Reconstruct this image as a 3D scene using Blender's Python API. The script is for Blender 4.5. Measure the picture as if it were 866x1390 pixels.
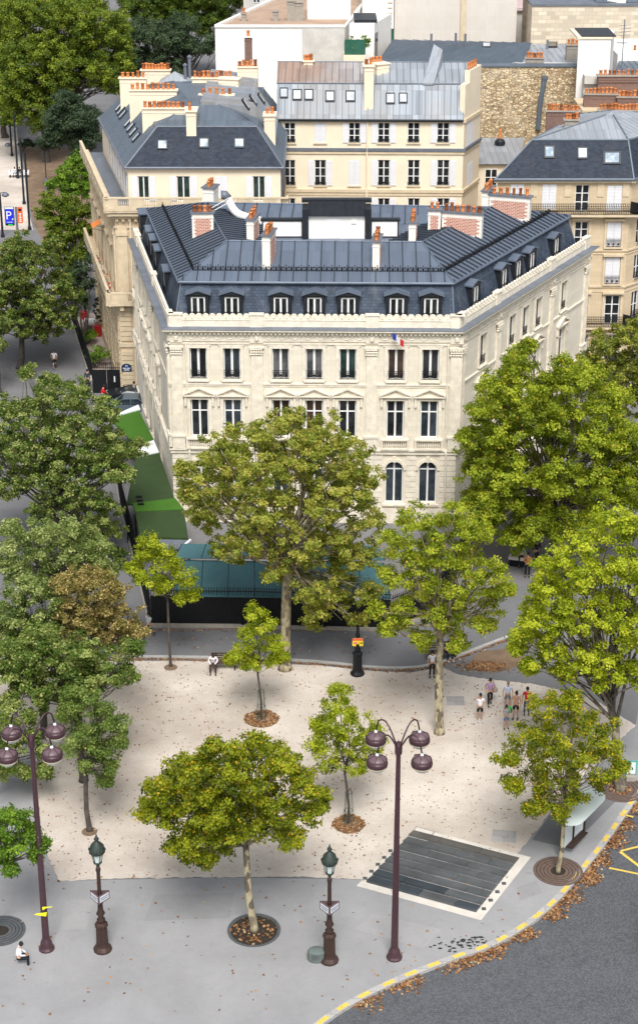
import bpy, math, random
import numpy as np
from mathutils import Vector, Matrix
R = math.radians
random.seed(7)
for o in list(bpy.data.objects): bpy.data.objects.remove(o)
S = bpy.context.scene
COL = S.collection
# ---------------------------------------------------------------- camera
F = 2377.; TH = R(22.8); H = 50.; CX = 433.; CY = 650.
cd = bpy.data.cameras.new('camera'); cam = bpy.data.objects.new('camera', cd); COL.objects.link(cam)
cam.location = (0, 0, H); cam.rotation_euler = (R(90) - TH, 0, 0)
cd.sensor_fit = 'VERTICAL'; cd.sensor_height = 36.; cd.lens = 36. * F / 1390.
cd.shift_y = -45. / 1390.; cd.clip_end = 3000.; cd.clip_start = .5
S.camera = cam
# ---------------------------------------------------------------- sky, sun, exposure
SUN_EL, SUN_AZ = 54., 177.            # azimuth of the sun, degrees clockwise from +Y (behind the camera)
W = bpy.data.worlds.new('World'); S.world = W; W.use_nodes = True
nt = W.node_tree; bg = nt.nodes['Background']
sky = nt.nodes.new('ShaderNodeTexSky'); sky.sky_type = 'NISHITA'; sky.sun_disc = False
sky.sun_elevation = R(SUN_EL); sky.sun_rotation = R(SUN_AZ); sky.dust_density = 3.0; sky.air_density = 1.0
hs = nt.nodes.new('ShaderNodeHueSaturation'); hs.inputs['Saturation'].default_value = .35
nt.links.new(sky.outputs[0], hs.inputs['Color']); nt.links.new(hs.outputs[0], bg.inputs[0])
bg.inputs[1].default_value = .12
sd = bpy.data.lights.new('sun', 'SUN'); sd.energy = 2.5; sd.angle = R(24); sd.color = (1, .975, .935)
sun = bpy.data.objects.new('sun', sd); COL.objects.link(sun)
el, az = R(SUN_EL), R(SUN_AZ)
sdir = Vector((math.sin(az) * math.cos(el), math.cos(az) * math.cos(el), math.sin(el)))
sun.rotation_euler = sdir.to_track_quat('Z', 'Y').to_euler(); sun.location = (0, -20, 120)
S.view_settings.view_transform = 'Standard'; S.view_settings.look = 'None'
S.view_settings.exposure = 0.48; S.view_settings.gamma = 1
S.render.engine = 'CYCLES'
S.cycles.max_bounces = 5; S.cycles.transparent_max_bounces = 8; S.cycles.diffuse_bounces = 3
# ---------------------------------------------------------------- surveying helpers (bearing and dip -> metres)
cT, sT = math.cos(TH), math.sin(TH)
def ray(u, v):
    x = (u - CX) / F; y = (CY - v) / F
    return x, cT + y * sT, -sT + y * cT
def G(u, v, z=0.):
    dx, dy, dz = ray(u, v); t = (z - H) / dz
    return Vector((dx * t, dy * t, z))
def Q(u, v, Y):
    dx, dy, dz = ray(u, v); t = Y / dy
    return Vector((dx * t, Y, H + dz * t))
def scl(Y, z=0.): return F / (Y * cT + (H - z) * sT)
# ---------------------------------------------------------------- materials
MATS = {}
def _nt(name):
    m = bpy.data.materials.new(name); m.use_nodes = True
    return m, m.node_tree, m.node_tree.nodes['Principled BSDF']
def N(t, typ, **k):
    n = t.nodes.new(typ)
    for a, b in k.items():
        if a in n.inputs: n.inputs[a].default_value = b
        else: setattr(n, a, b)
    return n
def c4(c): return (c[0], c[1], c[2], 1.)
def mixc(t, fac, a, b, mode='MIX'):
    n = t.nodes.new('ShaderNodeMix'); n.data_type = 'RGBA'; n.blend_type = mode; n.clamp_factor = True
    for s, x in ((0, fac), (6, a), (7, b)):
        if hasattr(x, 'links') or hasattr(x, 'is_output'): t.links.new(x, n.inputs[s])
        else: n.inputs[s].default_value = x if s == 0 else c4(x)
    return n.outputs[2]
def ramp(t, src, p0, p1, a=(0, 0, 0), b=(1, 1, 1)):
    n = t.nodes.new('ShaderNodeValToRGB'); e = n.color_ramp.elements
    e[0].position = p0; e[1].position = p1; e[0].color = c4(a); e[1].color = c4(b)
    t.links.new(src, n.inputs[0]); return n.outputs[0]
def coords(t, kind='Object', sc=(1, 1, 1)):
    tc = t.nodes.new('ShaderNodeTexCoord'); mp = t.nodes.new('ShaderNodeMapping'); mp.inputs['Scale'].default_value = sc
    t.links.new(tc.outputs[kind], mp.inputs[0]); return mp.outputs[0]
def noise(t, vec, scale, detail=4, rough=.6):
    n = N(t, 'ShaderNodeTexNoise', Scale=scale, Detail=detail, Roughness=rough); t.links.new(vec, n.inputs['Vector']); return n.outputs['Fac']
def bump(t, p, h, strength=.3, dist=.05):
    b = N(t, 'ShaderNodeBump', Strength=strength, Distance=dist); t.links.new(h, b.inputs['Height']); t.links.new(b.outputs[0], p.inputs['Normal'])
def mat(name, col, rough=.8, metal=0., var=.18, vs=1.5, fine=12., spec=.3, bmp=0.):
    """plain surface with two scales of tonal variation"""
    if name in MATS: return MATS[name]
    m, t, p = _nt(name); g = coords(t)
    a = noise(t, g, vs, 5); b = noise(t, g, fine, 3)
    c = mixc(t, ramp(t, a, .3, .7), tuple(x * (1 - var) for x in col), tuple(min(1, x * (1 + var)) for x in col))
    c = mixc(t, ramp(t, b, .35, .75), c, tuple(x * (1 - var * .8) for x in col)) if var > 0 else c
    if var > 0:
        # keep the fine layer weak
        t.nodes[-1].inputs[0].default_value = .5
        mm = N(t, 'ShaderNodeMath', operation='MULTIPLY'); t.links.new(ramp(t, b, .35, .75), mm.inputs[0]); mm.inputs[1].default_value = .45
        t.links.new(mm.outputs[0], c.node.inputs[0])
    t.links.new(c, p.inputs['Base Color'])
    p.inputs['Roughness'].default_value = rough; p.inputs['Metallic'].default_value = metal
    p.inputs['Specular IOR Level'].default_value = spec
    if bmp: bump(t, p, b, bmp, .03)
    MATS[name] = m; return m
def stone(name, col, joint, bw=1.1, bh=.38, mort=.012, contrast=.12, streak=.35, dirt=(.25, .2, .14)):
    if name in MATS: return MATS[name]
    m, t, p = _nt(name); uv = coords(t, 'UV'); g = coords(t)
    br = N(t, 'ShaderNodeTexBrick', Scale=1., **{'Mortar Size': mort, 'Mortar Smooth': .3, 'Brick Width': bw, 'Row Height': bh, 'Bias': 0.})
    t.links.new(uv, br.inputs['Vector'])
    br.inputs['Color1'].default_value = c4(tuple(x * (1 - contrast) for x in col)); br.inputs['Color2'].default_value = c4(tuple(min(1, x * (1 + contrast)) for x in col))
    br.inputs['Mortar'].default_value = c4(joint)
    n1 = noise(t, g, .7, 6, .65)
    sg = coords(t, 'Object', (2.2, 2.2, .18)); n2 = noise(t, sg, 1.6, 5, .7)
    mm = N(t, 'ShaderNodeMath', operation='MULTIPLY'); t.links.new(ramp(t, n2, .5, .78), mm.inputs[0]); mm.inputs[1].default_value = streak
    c = mixc(t, mm.outputs[0], br.outputs['Color'], dirt)
    m2 = N(t, 'ShaderNodeMath', operation='MULTIPLY'); t.links.new(ramp(t, n1, .42, .7), m2.inputs[0]); m2.inputs[1].default_value = .35
    c = mixc(t, m2.outputs[0], c, tuple(x * .82 for x in (col[0], col[1] * .97, col[2] * .9)))
    t.links.new(c, p.inputs['Base Color']); p.inputs['Roughness'].default_value = .85; p.inputs['Specular IOR Level'].default_value = .2
    nf = noise(t, g, 9., 4); bump(t, p, nf, .25, .03)
    MATS[name] = m; return m
def slate(name, col, bw=.32, bh=.2, var=.25, stain=(.3, .33, .36), stainf=.25):
    m, t, p = _nt(name); uv = coords(t, 'UV'); g = coords(t)
    br = N(t, 'ShaderNodeTexBrick', Scale=1., **{'Mortar Size': .012, 'Mortar Smooth': .2, 'Brick Width': bw, 'Row Height': bh})
    t.links.new(uv, br.inputs['Vector'])
    br.inputs['Color1'].default_value = c4(tuple(x * (1 - var) for x in col)); br.inputs['Color2'].default_value = c4(tuple(x * (1 + var) for x in col))
    br.inputs['Mortar'].default_value = c4(tuple(x * .45 for x in col))
    sg = coords(t, 'Object', (1, 1, .25)); n = noise(t, sg, .9, 6, .7)
    mm = N(t, 'ShaderNodeMath', operation='MULTIPLY'); t.links.new(ramp(t, n, .5, .75), mm.inputs[0]); mm.inputs[1].default_value = stainf
    t.links.new(mixc(t, mm.outputs[0], br.outputs['Color'], stain), p.inputs['Base Color'])
    p.inputs['Roughness'].default_value = .68; p.inputs['Specular IOR Level'].default_value = .22
    MATS[name] = m; return m
def zinc(name, col, rust=None, rough=.45, panel=.62, var=.12):
    """sheet metal: each sheet between two seams a little different, streaks down the slope"""
    m, t, p = _nt(name); uv = coords(t, 'UV'); g = coords(t)
    br = N(t, 'ShaderNodeTexBrick', Scale=1., offset=.5, **{'Mortar Size': .008, 'Brick Width': panel, 'Row Height': 2.1})
    t.links.new(uv, br.inputs['Vector'])
    br.inputs['Color1'].default_value = c4(tuple(x * (1 - var) for x in col)); br.inputs['Color2'].default_value = c4(tuple(min(1, x * (1 + var)) for x in col))
    br.inputs['Mortar'].default_value = c4(tuple(x * .6 for x in col))
    su = coords(t, 'UV', (3., .35, 1)); n = noise(t, su, 1.3, 6, .7)
    mm = N(t, 'ShaderNodeMath', operation='MULTIPLY'); t.links.new(ramp(t, n, .45, .75), mm.inputs[0]); mm.inputs[1].default_value = .45
    c = mixc(t, mm.outputs[0], br.outputs['Color'], tuple(min(1, x * 1.18) for x in col))
    if rust:
        n2 = noise(t, g, .22, 5, .65); m2 = N(t, 'ShaderNodeMath', operation='MULTIPLY'); t.links.new(ramp(t, n2, .42, .62), m2.inputs[0]); m2.inputs[1].default_value = rust[1]
        c = mixc(t, m2.outputs[0], c, rust[0])
    t.links.new(c, p.inputs['Base Color']); p.inputs['Roughness'].default_value = rough; p.inputs['Metallic'].default_value = .15
    MATS[name] = m; return m
def flat(name, col, rough=.6, metal=0., emis=None, spec=.4):
    if name in MATS: return MATS[name]
    m, t, p = _nt(name); p.inputs['Base Color'].default_value = c4(col); p.inputs['Roughness'].default_value = rough
    p.inputs['Metallic'].default_value = metal; p.inputs['Specular IOR Level'].default_value = spec
    MATS[name] = m; return m
def rubble(name):
    m, t, p = _nt(name); uv = coords(t, 'UV', (2.8, 5.2, 1))
    vo = N(t, 'ShaderNodeTexVoronoi', Scale=1.); t.links.new(uv, vo.inputs['Vector'])
    hs_ = t.nodes.new('ShaderNodeSeparateColor'); t.links.new(vo.outputs['Color'], hs_.inputs[0])
    c = mixc(t, hs_.outputs[0], (.34, .22, .11), (.80, .66, .42))
    v2 = N(t, 'ShaderNodeTexVoronoi', Scale=1., feature='DISTANCE_TO_EDGE'); t.links.new(uv, v2.inputs['Vector'])
    c = mixc(t, ramp(t, v2.outputs['Distance'], .02, .12), (.16, .125, .09), c)
    g = coords(t); n = noise(t, g, .35, 5); mm = N(t, 'ShaderNodeMath', operation='MULTIPLY'); t.links.new(ramp(t, n, .5, .7), mm.inputs[0]); mm.inputs[1].default_value = .45
    c = mixc(t, mm.outputs[0], c, (.68, .6, .46))
    t.links.new(c, p.inputs['Base Color']); p.inputs['Roughness'].default_value = .95
    bump(t, p, v2.outputs['Distance'], .6, .1)
    MATS[name] = m; return m
def brick(name, c1, c2, mortar, bw=.24, bh=.085):
    m, t, p = _nt(name); uv = coords(t, 'UV')
    br = N(t, 'ShaderNodeTexBrick', Scale=1., **{'Mortar Size': .014, 'Brick Width': bw, 'Row Height': bh}); t.links.new(uv, br.inputs['Vector'])
    br.inputs['Color1'].default_value = c4(c1); br.inputs['Color2'].default_value = c4(c2); br.inputs['Mortar'].default_value = c4(mortar)
    t.links.new(br.outputs['Color'], p.inputs['Base Color']); p.inputs['Roughness'].default_value = .9
    MATS[name] = m; return m
def glass(name, col, rough=.08, curtain=None):
    m, t, p = _nt(name); g = coords(t)
    n = noise(t, g, .9, 3); c = mixc(t, ramp(t, n, .42, .6), col, curtain or tuple(x * 1.8 + .01 for x in col))
    t.links.new(c, p.inputs['Base Color'])
    p.inputs['Roughness'].default_value = rough; p.inputs['Specular IOR Level'].default_value = .35
    MATS[name] = m; return m
def leafmat(name, cols, trans=.35):
    """cols: dark, mid, light, turning; the colour is picked per leaf by a face attribute"""
    if name in MATS: return MATS[name]
    m, t, p = _nt(name)
    at = t.nodes.new('ShaderNodeAttribute'); at.attribute_name = 'tint'
    cr = t.nodes.new('ShaderNodeValToRGB'); e = cr.color_ramp.elements
    e[0].position = 0.; e[0].color = c4(cols[0]); e[1].position = .5; e[1].color = c4(cols[1])
    x = e.new(.86); x.color = c4(cols[2]); x = e.new(.93); x.color = c4(cols[3]); x = e.new(1.); x.color = c4(cols[3])
    t.links.new(at.outputs['Fac'], cr.inputs[0]); t.links.new(cr.outputs[0], p.inputs['Base Color'])
    p.inputs['Roughness'].default_value = .55; p.inputs['Specular IOR Level'].default_value = .25
    tr = t.nodes.new('ShaderNodeBsdfTranslucent'); sc = mixc(t, 1., cr.outputs[0], (1.1, 1.15, .55), 'MULTIPLY'); t.links.new(sc, tr.inputs[0])
    ms = t.nodes.new('ShaderNodeMixShader'); ms.inputs[0].default_value = trans
    t.links.new(p.outputs[0], ms.inputs[1]); t.links.new(tr.outputs[0], ms.inputs[2])
    t.links.new(ms.outputs[0], t.nodes['Material Output'].inputs[0])
    MATS[name] = m; return m
def barkmat(name, a, b, c):
    m, t, p = _nt(name); g = coords(t, 'Object', (1, 1, .55))
    v = N(t, 'ShaderNodeTexVoronoi', Scale=4.5); t.links.new(g, v.inputs['Vector'])
    n = noise(t, g, 3.5, 4); k = mixc(t, ramp(t, n, .42, .56), a, b)
    sp = t.nodes.new('ShaderNodeSeparateColor'); t.links.new(v.outputs['Color'], sp.inputs[0])
    k = mixc(t, ramp(t, sp.outputs[0], .6, .7), k, c)
    t.links.new(k, p.inputs['Base Color']); p.inputs['Roughness'].default_value = .9; bump(t, p, n, .4, .04)
    MATS[name] = m; return m
def potmat(name, col, *a):
    m = mat(name, col, .75, 0, .22, 3., 14.); t = m.node_tree; p = t.nodes['Principled BSDF']; src = p.inputs['Base Color'].links[0].from_socket
    oi = t.nodes.new('ShaderNodeObjectInfo'); r = t.nodes.new('ShaderNodeValToRGB'); e = r.color_ramp.elements; e[0].color = (.45, .38, .36, 1); e[1].color = (1.25, 1.3, 1.5, 1); e[0].position = .05
    x = e.new(.35); x.color = (1, 1, 1, 1); t.links.new(oi.outputs['Random'], r.inputs[0]); t.links.new(mixc(t, 1., src, r.outputs[0], 'MULTIPLY'), p.inputs['Base Color']); return m
# ---------------------------------------------------------------- mesh builder
Z = Vector((0, 0, 1))
class MB:
    def __init__(s): s.v = []; s.f = []; s.m = []; s.k = 0
    def mi(s, k): s.k = k; return s
    def face(s, pts):
        i = len(s.v); s.v += [tuple(p) for p in pts]; s.f.append(tuple(range(i, i + len(pts)))); s.m.append(s.k)
    def mesh(s, vs, fs):
        i = len(s.v); s.v += [tuple(p) for p in vs]
        for f in fs: s.f.append(tuple(i + a for a in f)); s.m.append(s.k)
    def hexa(s, p):   # 8 points: bottom 4 ccw, top 4
        s.mesh(p, [(3, 2, 1, 0), (4, 5, 6, 7), (0, 1, 5, 4), (1, 2, 6, 5), (2, 3, 7, 6), (3, 0, 4, 7)])
    def box(s, c, d, rz=0.):
        c = Vector(c); ca, sa = math.cos(rz), math.sin(rz); x, y, z = d[0] / 2, d[1] / 2, d[2] / 2
        P = []
        for zz in (-z, z):
            for a, b in ((-x, -y), (x, -y), (x, y), (-x, y)): P.append(c + Vector((a * ca - b * sa, a * sa + b * ca, zz)))
        s.hexa(P)
    def prism(s, poly, z0, z1, top=True):   # vertical prism over a ccw ground polygon
        n = len(poly); v = [(p[0], p[1], z0) for p in poly] + [(p[0], p[1], z1) for p in poly]
        f = [(i, (i + 1) % n, n + (i + 1) % n, n + i) for i in range(n)] + [tuple(range(n, 2 * n))] + [tuple(range(n - 1, -1, -1))]
        s.mesh(v, f)
    def tube(s, pts, rad, n=8, cap=True):
        pts = [Vector(p) for p in pts]; m = len(pts); rad = rad if hasattr(rad, '__len__') else [rad] * m
        b = len(s.v); up = None
        for i, p in enumerate(pts):
            d = (pts[min(i + 1, m - 1)] - pts[max(i - 1, 0)]).normalized()
            a = d.cross(Vector((1, 0, 0)) if up is None else up)
            if up is None:
                a = d.orthogonal().normalized()
            else:
                a = (up - d * up.dot(d)).normalized()
            up = a; c = d.cross(a)
            for k in range(n):
                t = 2 * math.pi * k / n; q = p + (a * math.cos(t) + c * math.sin(t)) * rad[i]; s.v.append(tuple(q))
        for i in range(m - 1):
            for k in range(n):
                s.f.append((b + i * n + k, b + i * n + (k + 1) % n, b + (i + 1) * n + (k + 1) % n, b + (i + 1) * n + k)); s.m.append(s.k)
        if cap:
            s.f.append(tuple(b + k for k in range(n - 1, -1, -1))); s.m.append(s.k)
            s.f.append(tuple(b + (m - 1) * n + k for k in range(n))); s.m.append(s.k)
    def lathe(s, prof, c=(0, 0, 0), n=16, sx=1., sy=1., flute=0.):
        b = len(s.v); c = Vector(c)
        for r, z in prof:
            for k in range(n):
                t = 2 * math.pi * k / n; rr = r * (1 - flute * (k % 2)); s.v.append((c.x + rr * sx * math.cos(t), c.y + rr * sy * math.sin(t), c.z + z))
        for i in range(len(prof) - 1):
            for k in range(n):
                s.f.append((b + i * n + k, b + i * n + (k + 1) % n, b + (i + 1) * n + (k + 1) % n, b + (i + 1) * n + k)); s.m.append(s.k)
        s.f.append(tuple(b + k for k in range(n - 1, -1, -1))); s.m.append(s.k)
        s.f.append(tuple(b + (len(prof) - 1) * n + k for k in range(n))); s.m.append(s.k)
    def build(s, name, mats, parent=None, org=(0, 0, 0), smooth=False):
        me = bpy.data.meshes.new(name); o = Vector(org)
        me.from_pydata([(a[0] - o.x, a[1] - o.y, a[2] - o.z) for a in s.v], [], s.f)
        if not isinstance(mats, (list, tuple)): mats = [mats]
        for m in mats: me.materials.append(m)
        if len(mats) > 1: me.polygons.foreach_set('material_index', s.m)
        if smooth: me.polygons.foreach_set('use_smooth', [True] * len(me.polygons))
        me.update()
        uvl = me.uv_layers.new(name='UVMap'); uv = []
        for p in me.polygons:
            n = p.normal
            t = Vector((-n.y, n.x, 0))
            if t.length < .05: t = Vector((1, 0, 0)); bb = Vector((0, 1, 0))
            else: t.normalize(); bb = n.cross(t)
            for vi in p.vertices:
                c = me.vertices[vi].co; uv += [(c.dot(t)) + .013, (c.dot(bb)) + .011]
        uvl.data.foreach_set('uv', uv)
        ob = bpy.data.objects.new(name, me); COL.objects.link(ob)
        if parent is not None: ob.parent = parent
        elif any(org): ob.location = o
        return ob
def tag(o, label, cat, group=None, kind=None):
    if label: o['label'] = label
    if cat: o['category'] = cat
    if group: o['group'] = group
    if kind: o['kind'] = kind
    return o
def thing(name, loc, label, cat, group=None, rz=0.):
    o = bpy.data.objects.new(name, None); o.empty_display_size = .3; COL.objects.link(o); o.location = loc; o.rotation_euler = (0, 0, rz)
    return tag(o, label, cat, group)
def kids(o): return [c for c in bpy.data.objects if c.parent == o]
def copy_tree(o, parent=None):
    c = o.copy(); COL.objects.link(c); c.parent = parent
    for ch in kids(o): copy_tree(ch, c)
    return c
def struct(name, mb, m, lift=0.):
    o = mb.build(name, m); o['kind'] = 'structure'; return o
# ---------------------------------------------------------------- wall frames
class Wall:
    """vertical plane through ground points a -> b (a on the left when facing it)"""
    def __init__(s, a, b):
        s.a = Vector((a[0], a[1], 0)); d = Vector((b[0] - a[0], b[1] - a[1], 0)); s.L = d.length; s.d = d.normalized()
        s.n = Vector((s.d.y, -s.d.x, 0))          # outward, towards the viewer
    def P(s, x, z, off=0.): return s.a + s.d * x + s.n * off + Z * z
    def hit(s, u, v, off=0.):
        D = Vector(ray(u, v)); o = s.a + s.n * off; C = Vector((0, 0, H))
        t = (o - C).dot(s.n) / D.dot(s.n); p = C + D * t
        return (p - s.a).dot(s.d), p.z
    def box(s, mb, x0, x1, z0, z1, o0, o1):
        p = [s.P(x0, z0, o1), s.P(x1, z0, o1), s.P(x1, z0, o0), s.P(x0, z0, o0)]
        mb.hexa(p + [q + Z * (z1 - z0) for q in p])
    def grid(s, mb, x0, x1, z0, z1, holes, off=0., depth=.3):
        """wall skin with rectangular openings (x0,x1,z0,z1,arch) and their reveals"""
        holes = [h for h in holes if h[1] > x0 and h[0] < x1]
        xs = sorted({x0, x1, *[h[0] for h in holes], *[h[1] for h in holes]}); zs = sorted({z0, z1, *[h[2] for h in holes], *[h[3] for h in holes]})
        for i in range(len(xs) - 1):
            for j in range(len(zs) - 1):
                cx, cz = (xs[i] + xs[i + 1]) / 2, (zs[j] + zs[j + 1]) / 2
                if any(h[0] < cx < h[1] and h[2] < cz < h[3] for h in holes): continue
                mb.face([s.P(xs[i], zs[j], off), s.P(xs[i + 1], zs[j], off), s.P(xs[i + 1], zs[j + 1], off), s.P(xs[i], zs[j + 1], off)])
        for h in holes:
            a, b, c, d = h[:4]; arch = len(h) > 4 and h[4]
            top = d - (b - a) / 2 if arch else d
            for q in ([(a, c), (a, top)], [(b, top), (b, c)], [(b, c), (a, c)]) + (() if arch else ([(a, top), (b, top)],)):
                (xa, za), (xb, zb) = q
                mb.face([s.P(xa, za, off), s.P(xb, zb, off), s.P(xb, zb, off - depth), s.P(xa, za, off - depth)])
            if arch:
                r = (b - a) / 2; m = (a + b) / 2; n = 10; A = [(m - r * math.cos(math.pi * k / n), top + r * math.sin(math.pi * k / n)) for k in range(n + 1)]
                for k in range(n):
                    (xa, za), (xb, zb) = A[k], A[k + 1]
                    mb.face([s.P(xa, za, off), s.P(xb, zb, off), s.P(xb, d, off), s.P(xa, d, off)])
                    mb.face([s.P(xb, zb, off), s.P(xa, za, off), s.P(xa, za, off - depth), s.P(xb, zb, off - depth)])
GLS = [glass('glass_dark', (.012, .014, .016)), glass('glass_blue', (.02, .028, .035)), glass('glass_green', (.015, .028, .025)),
       glass('glass_brown', (.035, .02, .012)), glass('glass_curtain', (.05, .055, .06), .25, (.13, .13, .13))]
rw = random.Random(3)
def window(w, b, parent, org, fm, off=-.16, rows=(), rail=None, shut=None, gl=None, arch=False, cols=2, fw=.07, mull=.1, shm=None):
    """casement window: frame with mullion (part) > pane, railing, shutters"""
    x0, x1, z0, z1 = b[:4]; mb = MB()
    zt = z1 - (x1 - x0) / 2 if arch else z1
    w.box(mb, x0, x0 + fw, z0, zt, off - .06, off); w.box(mb, x1 - fw, x1, z0, zt, off - .06, off)
    w.box(mb, x0 + fw, x1 - fw, z0, z0 + fw, off - .06, off - .002)
    if not arch: w.box(mb, x0 + fw, x1 - fw, z1 - fw, z1, off - .06, off - .002)
    for k in range(1, cols):
        c = x0 + (x1 - x0) * k / cols; w.box(mb, c - mull / 2, c + mull / 2, z0 + fw, z1 - fw, off - .06, off + .012)
    for r_ in rows: 
        zr = z0 + (z1 - z0) * r_; w.box(mb, x0 + fw, x1 - fw, zr - fw * .45, zr + fw * .45, off - .06, off + .005)
    if arch:
        r = (x1 - x0) / 2; m = (x0 + x1) / 2; n = 10
        for k in range(n):
            t0, t1 = math.pi * k / n, math.pi * (k + 1) / n
            q = [w.P(m - rr * math.cos(t), zt + rr * math.sin(t), o) for o in (off, off - .06) for rr, t in ((r, t0), (r, t1), (r - fw, t1), (r - fw, t0))]
            mb.hexa(q)
        w.box(mb, x0 + fw, x1 - fw, zt - fw * .5, zt + fw * .5, off - .06, off + .005)
    wn = mb.build('window', fm, parent, org)
    g = MB(); o2 = off - .035
    if arch:
        r = (x1 - x0) / 2 - fw * .4; m = (x0 + x1) / 2
        g.face([w.P(x0 + .02, z0 + .02, o2), w.P(x1 - .02, z0 + .02, o2)] + [w.P(m + r * math.cos(math.pi * k / 10), zt + r * math.sin(math.pi * k / 10), o2) for k in range(11)])
    else: g.face([w.P(x0 + .02, z0 + .02, o2), w.P(x1 - .02, z0 + .02, o2), w.P(x1 - .02, z1 - .02, o2), w.P(x0 + .02, z1 - .02, o2)])
    g.build('pane', gl or GLS[rw.choice([0, 0, 0, 0, 1, 1, 2, 2, 3, 4])], wn, org)
    if rail:
        h, ro, rm = rail; q = MB(); a, c = x0 - .02, x1 + .02
        w.box(q, a, c, z0 + h - .03, z0 + h, ro - .03, ro); w.box(q, a, c, z0 + .04, z0 + .07, ro - .03, ro); w.box(q, a, c, z0 + h * .72, z0 + h * .72 + .02, ro - .025, ro - .004)
        n = max(4, int((c - a) / .11))
        for k in range(n + 1):
            x = a + (c - a) * k / n; w.box(q, max(a, x - .012), min(c, x + .012), z0 + .07, z0 + h - .03, ro - .025, ro - .005)
        for k in range(3):
            x = a + (c - a) * (k + .5) / 3; w.box(q, x - .09, x + .09, z0 + .2, z0 + .34, ro - .022, ro - .008)
        q.build('railing', rm, wn, org)
    if shut:
        sw = (x1 - x0) * .52
        for sd_ in shut:
            q = MB()
            if sd_ == 'L': a, c = x0 - sw - .02, x0 - .02
            elif sd_ == 'R': a, c = x1 + .02, x1 + sw + .02
            elif sd_ == 'l': a, c = x0 + .01, (x0 + x1) / 2 - .01
            else: a, c = (x0 + x1) / 2 + .01, x1 - .01
            so = .03 if sd_ in 'LR' else -.02
            w.box(q, a, c, z0, z1, so, so + .03)
            n = max(6, int((z1 - z0) / .13))
            for k in range(n):
                zz = z0 + .06 + (z1 - z0 - .12) * k / n; w.box(q, a + .05, c - .05, zz, zz + (z1 - z0) / n * .45, so + .03, so + .045)
            q.build('shutter', shm, wn, org)
    return wn
def clip_line(poly2, u):   # polygon in 2d (u,v) cut by the line u=const -> (vmin,vmax)
    vs = []
    n = len(poly2)
    for i in range(n):
        (a, b), (c, d) = poly2[i], poly2[(i + 1) % n]
        if (a - u) * (c - u) < 0: vs.append(b + (d - b) * (u - a) / (c - a))
    return (min(vs), max(vs)) if len(vs) >= 2 else None
def roof_face(mb, poly, sp=.62, rib=.05, k0=0, k1=None, phase=.31):
    """sheet-metal slope: polygon + standing seams running down the slope"""
    poly = [Vector(p) for p in poly]; n = (poly[1] - poly[0]).cross(poly[2] - poly[1]).normalized()
    if n.z < 0: poly.reverse(); n = -n
    mb.mi(k0).face(poly)
    if not sp: return
    t = Vector((-n.y, n.x, 0)); t = Vector((1, 0, 0)) if t.length < .02 else t.normalized(); b = n.cross(t).normalized(); o = poly[0]
    p2 = [((p - o).dot(t), (p - o).dot(b)) for p in poly]; us = [a for a, _ in p2]
    u = min(us) + sp * phase
    mb.mi(k0 if k1 is None else k1)
    while u < max(us) - .02:
        c = clip_line(p2, u)
        if c and c[1] - c[0] > .1:
            A = o + t * u + b * (c[0] + .01); B = o + t * u + b * (c[1] - .01); w = t * (rib * .3)
            mb.hexa([A - w, A + w, B + w, B - w, A - w + n * rib, A + w + n * rib, B + w + n * rib, B - w + n * rib])
        u += sp
    mb.mi(k0)
def ridge_roll(mb, a, b, r=.07): mb.tube([a, b], r, 6)
# ================================================================ GROUND
def asph(name, col, patches=0., grain=.25, sc=60., big=.3):
    m, t, p = _nt(name); g = coords(t)
    a = noise(t, g, big, 6, .7); b = noise(t, g, sc, 2, .6); d = noise(t, g, 2.2, 5, .7)
    c = mixc(t, ramp(t, a, .3, .7), tuple(x * .86 for x in col), tuple(x * 1.12 for x in col))
    mm = N(t, 'ShaderNodeMath', operation='MULTIPLY'); t.links.new(ramp(t, b, .4, .62), mm.inputs[0]); mm.inputs[1].default_value = grain
    c = mixc(t, mm.outputs[0], c, tuple(x * 2.4 for x in col))
    m3 = N(t, 'ShaderNodeMath', operation='MULTIPLY'); t.links.new(ramp(t, d, .55, .75), m3.inputs[0]); m3.inputs[1].default_value = patches
    c = mixc(t, m3.outputs[0], c, tuple(x * .5 for x in col))
    t.links.new(c, p.inputs['Base Color']); p.inputs['Roughness'].default_value = .85; p.inputs['Specular IOR Level'].default_value = .25
    bump(t, p, b, .3, .01); MATS[name] = m; return m
M_path = asph('asphalt_path', (.16, .16, .168), .15, .12, 45.)
M_pave = asph('asphalt_pavement', (.285, .283, .29), .2, .10, 40.)
M_road = asph('asphalt_road', (.078, .082, .09), .55, .42, 13., .5)
M_ground = asph('ground_asphalt', (.17, .168, .172), .2, .12, 45.)
def sandmat():
    m, t, p = _nt('sand'); g = coords(t)
    a = noise(t, g, .16, 6, .65); b = noise(t, g, 1.1, 6, .75); d = noise(t, g, 7., 4, .7); e = noise(t, g, 28., 2, .5)
    c = mixc(t, ramp(t, a, .38, .64), (.66, .595, .53), (.45, .39, .335))
    def ov(src, lo, hi, f, col, c):
        mm = N(t, 'ShaderNodeMath', operation='MULTIPLY'); t.links.new(ramp(t, src, lo, hi), mm.inputs[0]); mm.inputs[1].default_value = f
        return mixc(t, mm.outputs[0], c, col)
    c = ov(b, .5, .72, .45, (.54, .43, .35), c); c = ov(d, .5, .72, .5, (.40, .33, .27), c); c = ov(e, .6, .72, .3, (.76, .71, .66), c)
    t.links.new(c, p.inputs['Base Color']); p.inputs['Roughness'].default_value = .95; p.inputs['Specular IOR Level'].default_value = .1
    bump(t, p, d, .35, .04); MATS['sand'] = m; return m
M_sand = sandmat()
M_kerb = stone('kerb_granite', (.42, .41, .40), (.2, .2, .2), 1.0, .5, .012, .08, .2)
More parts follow.
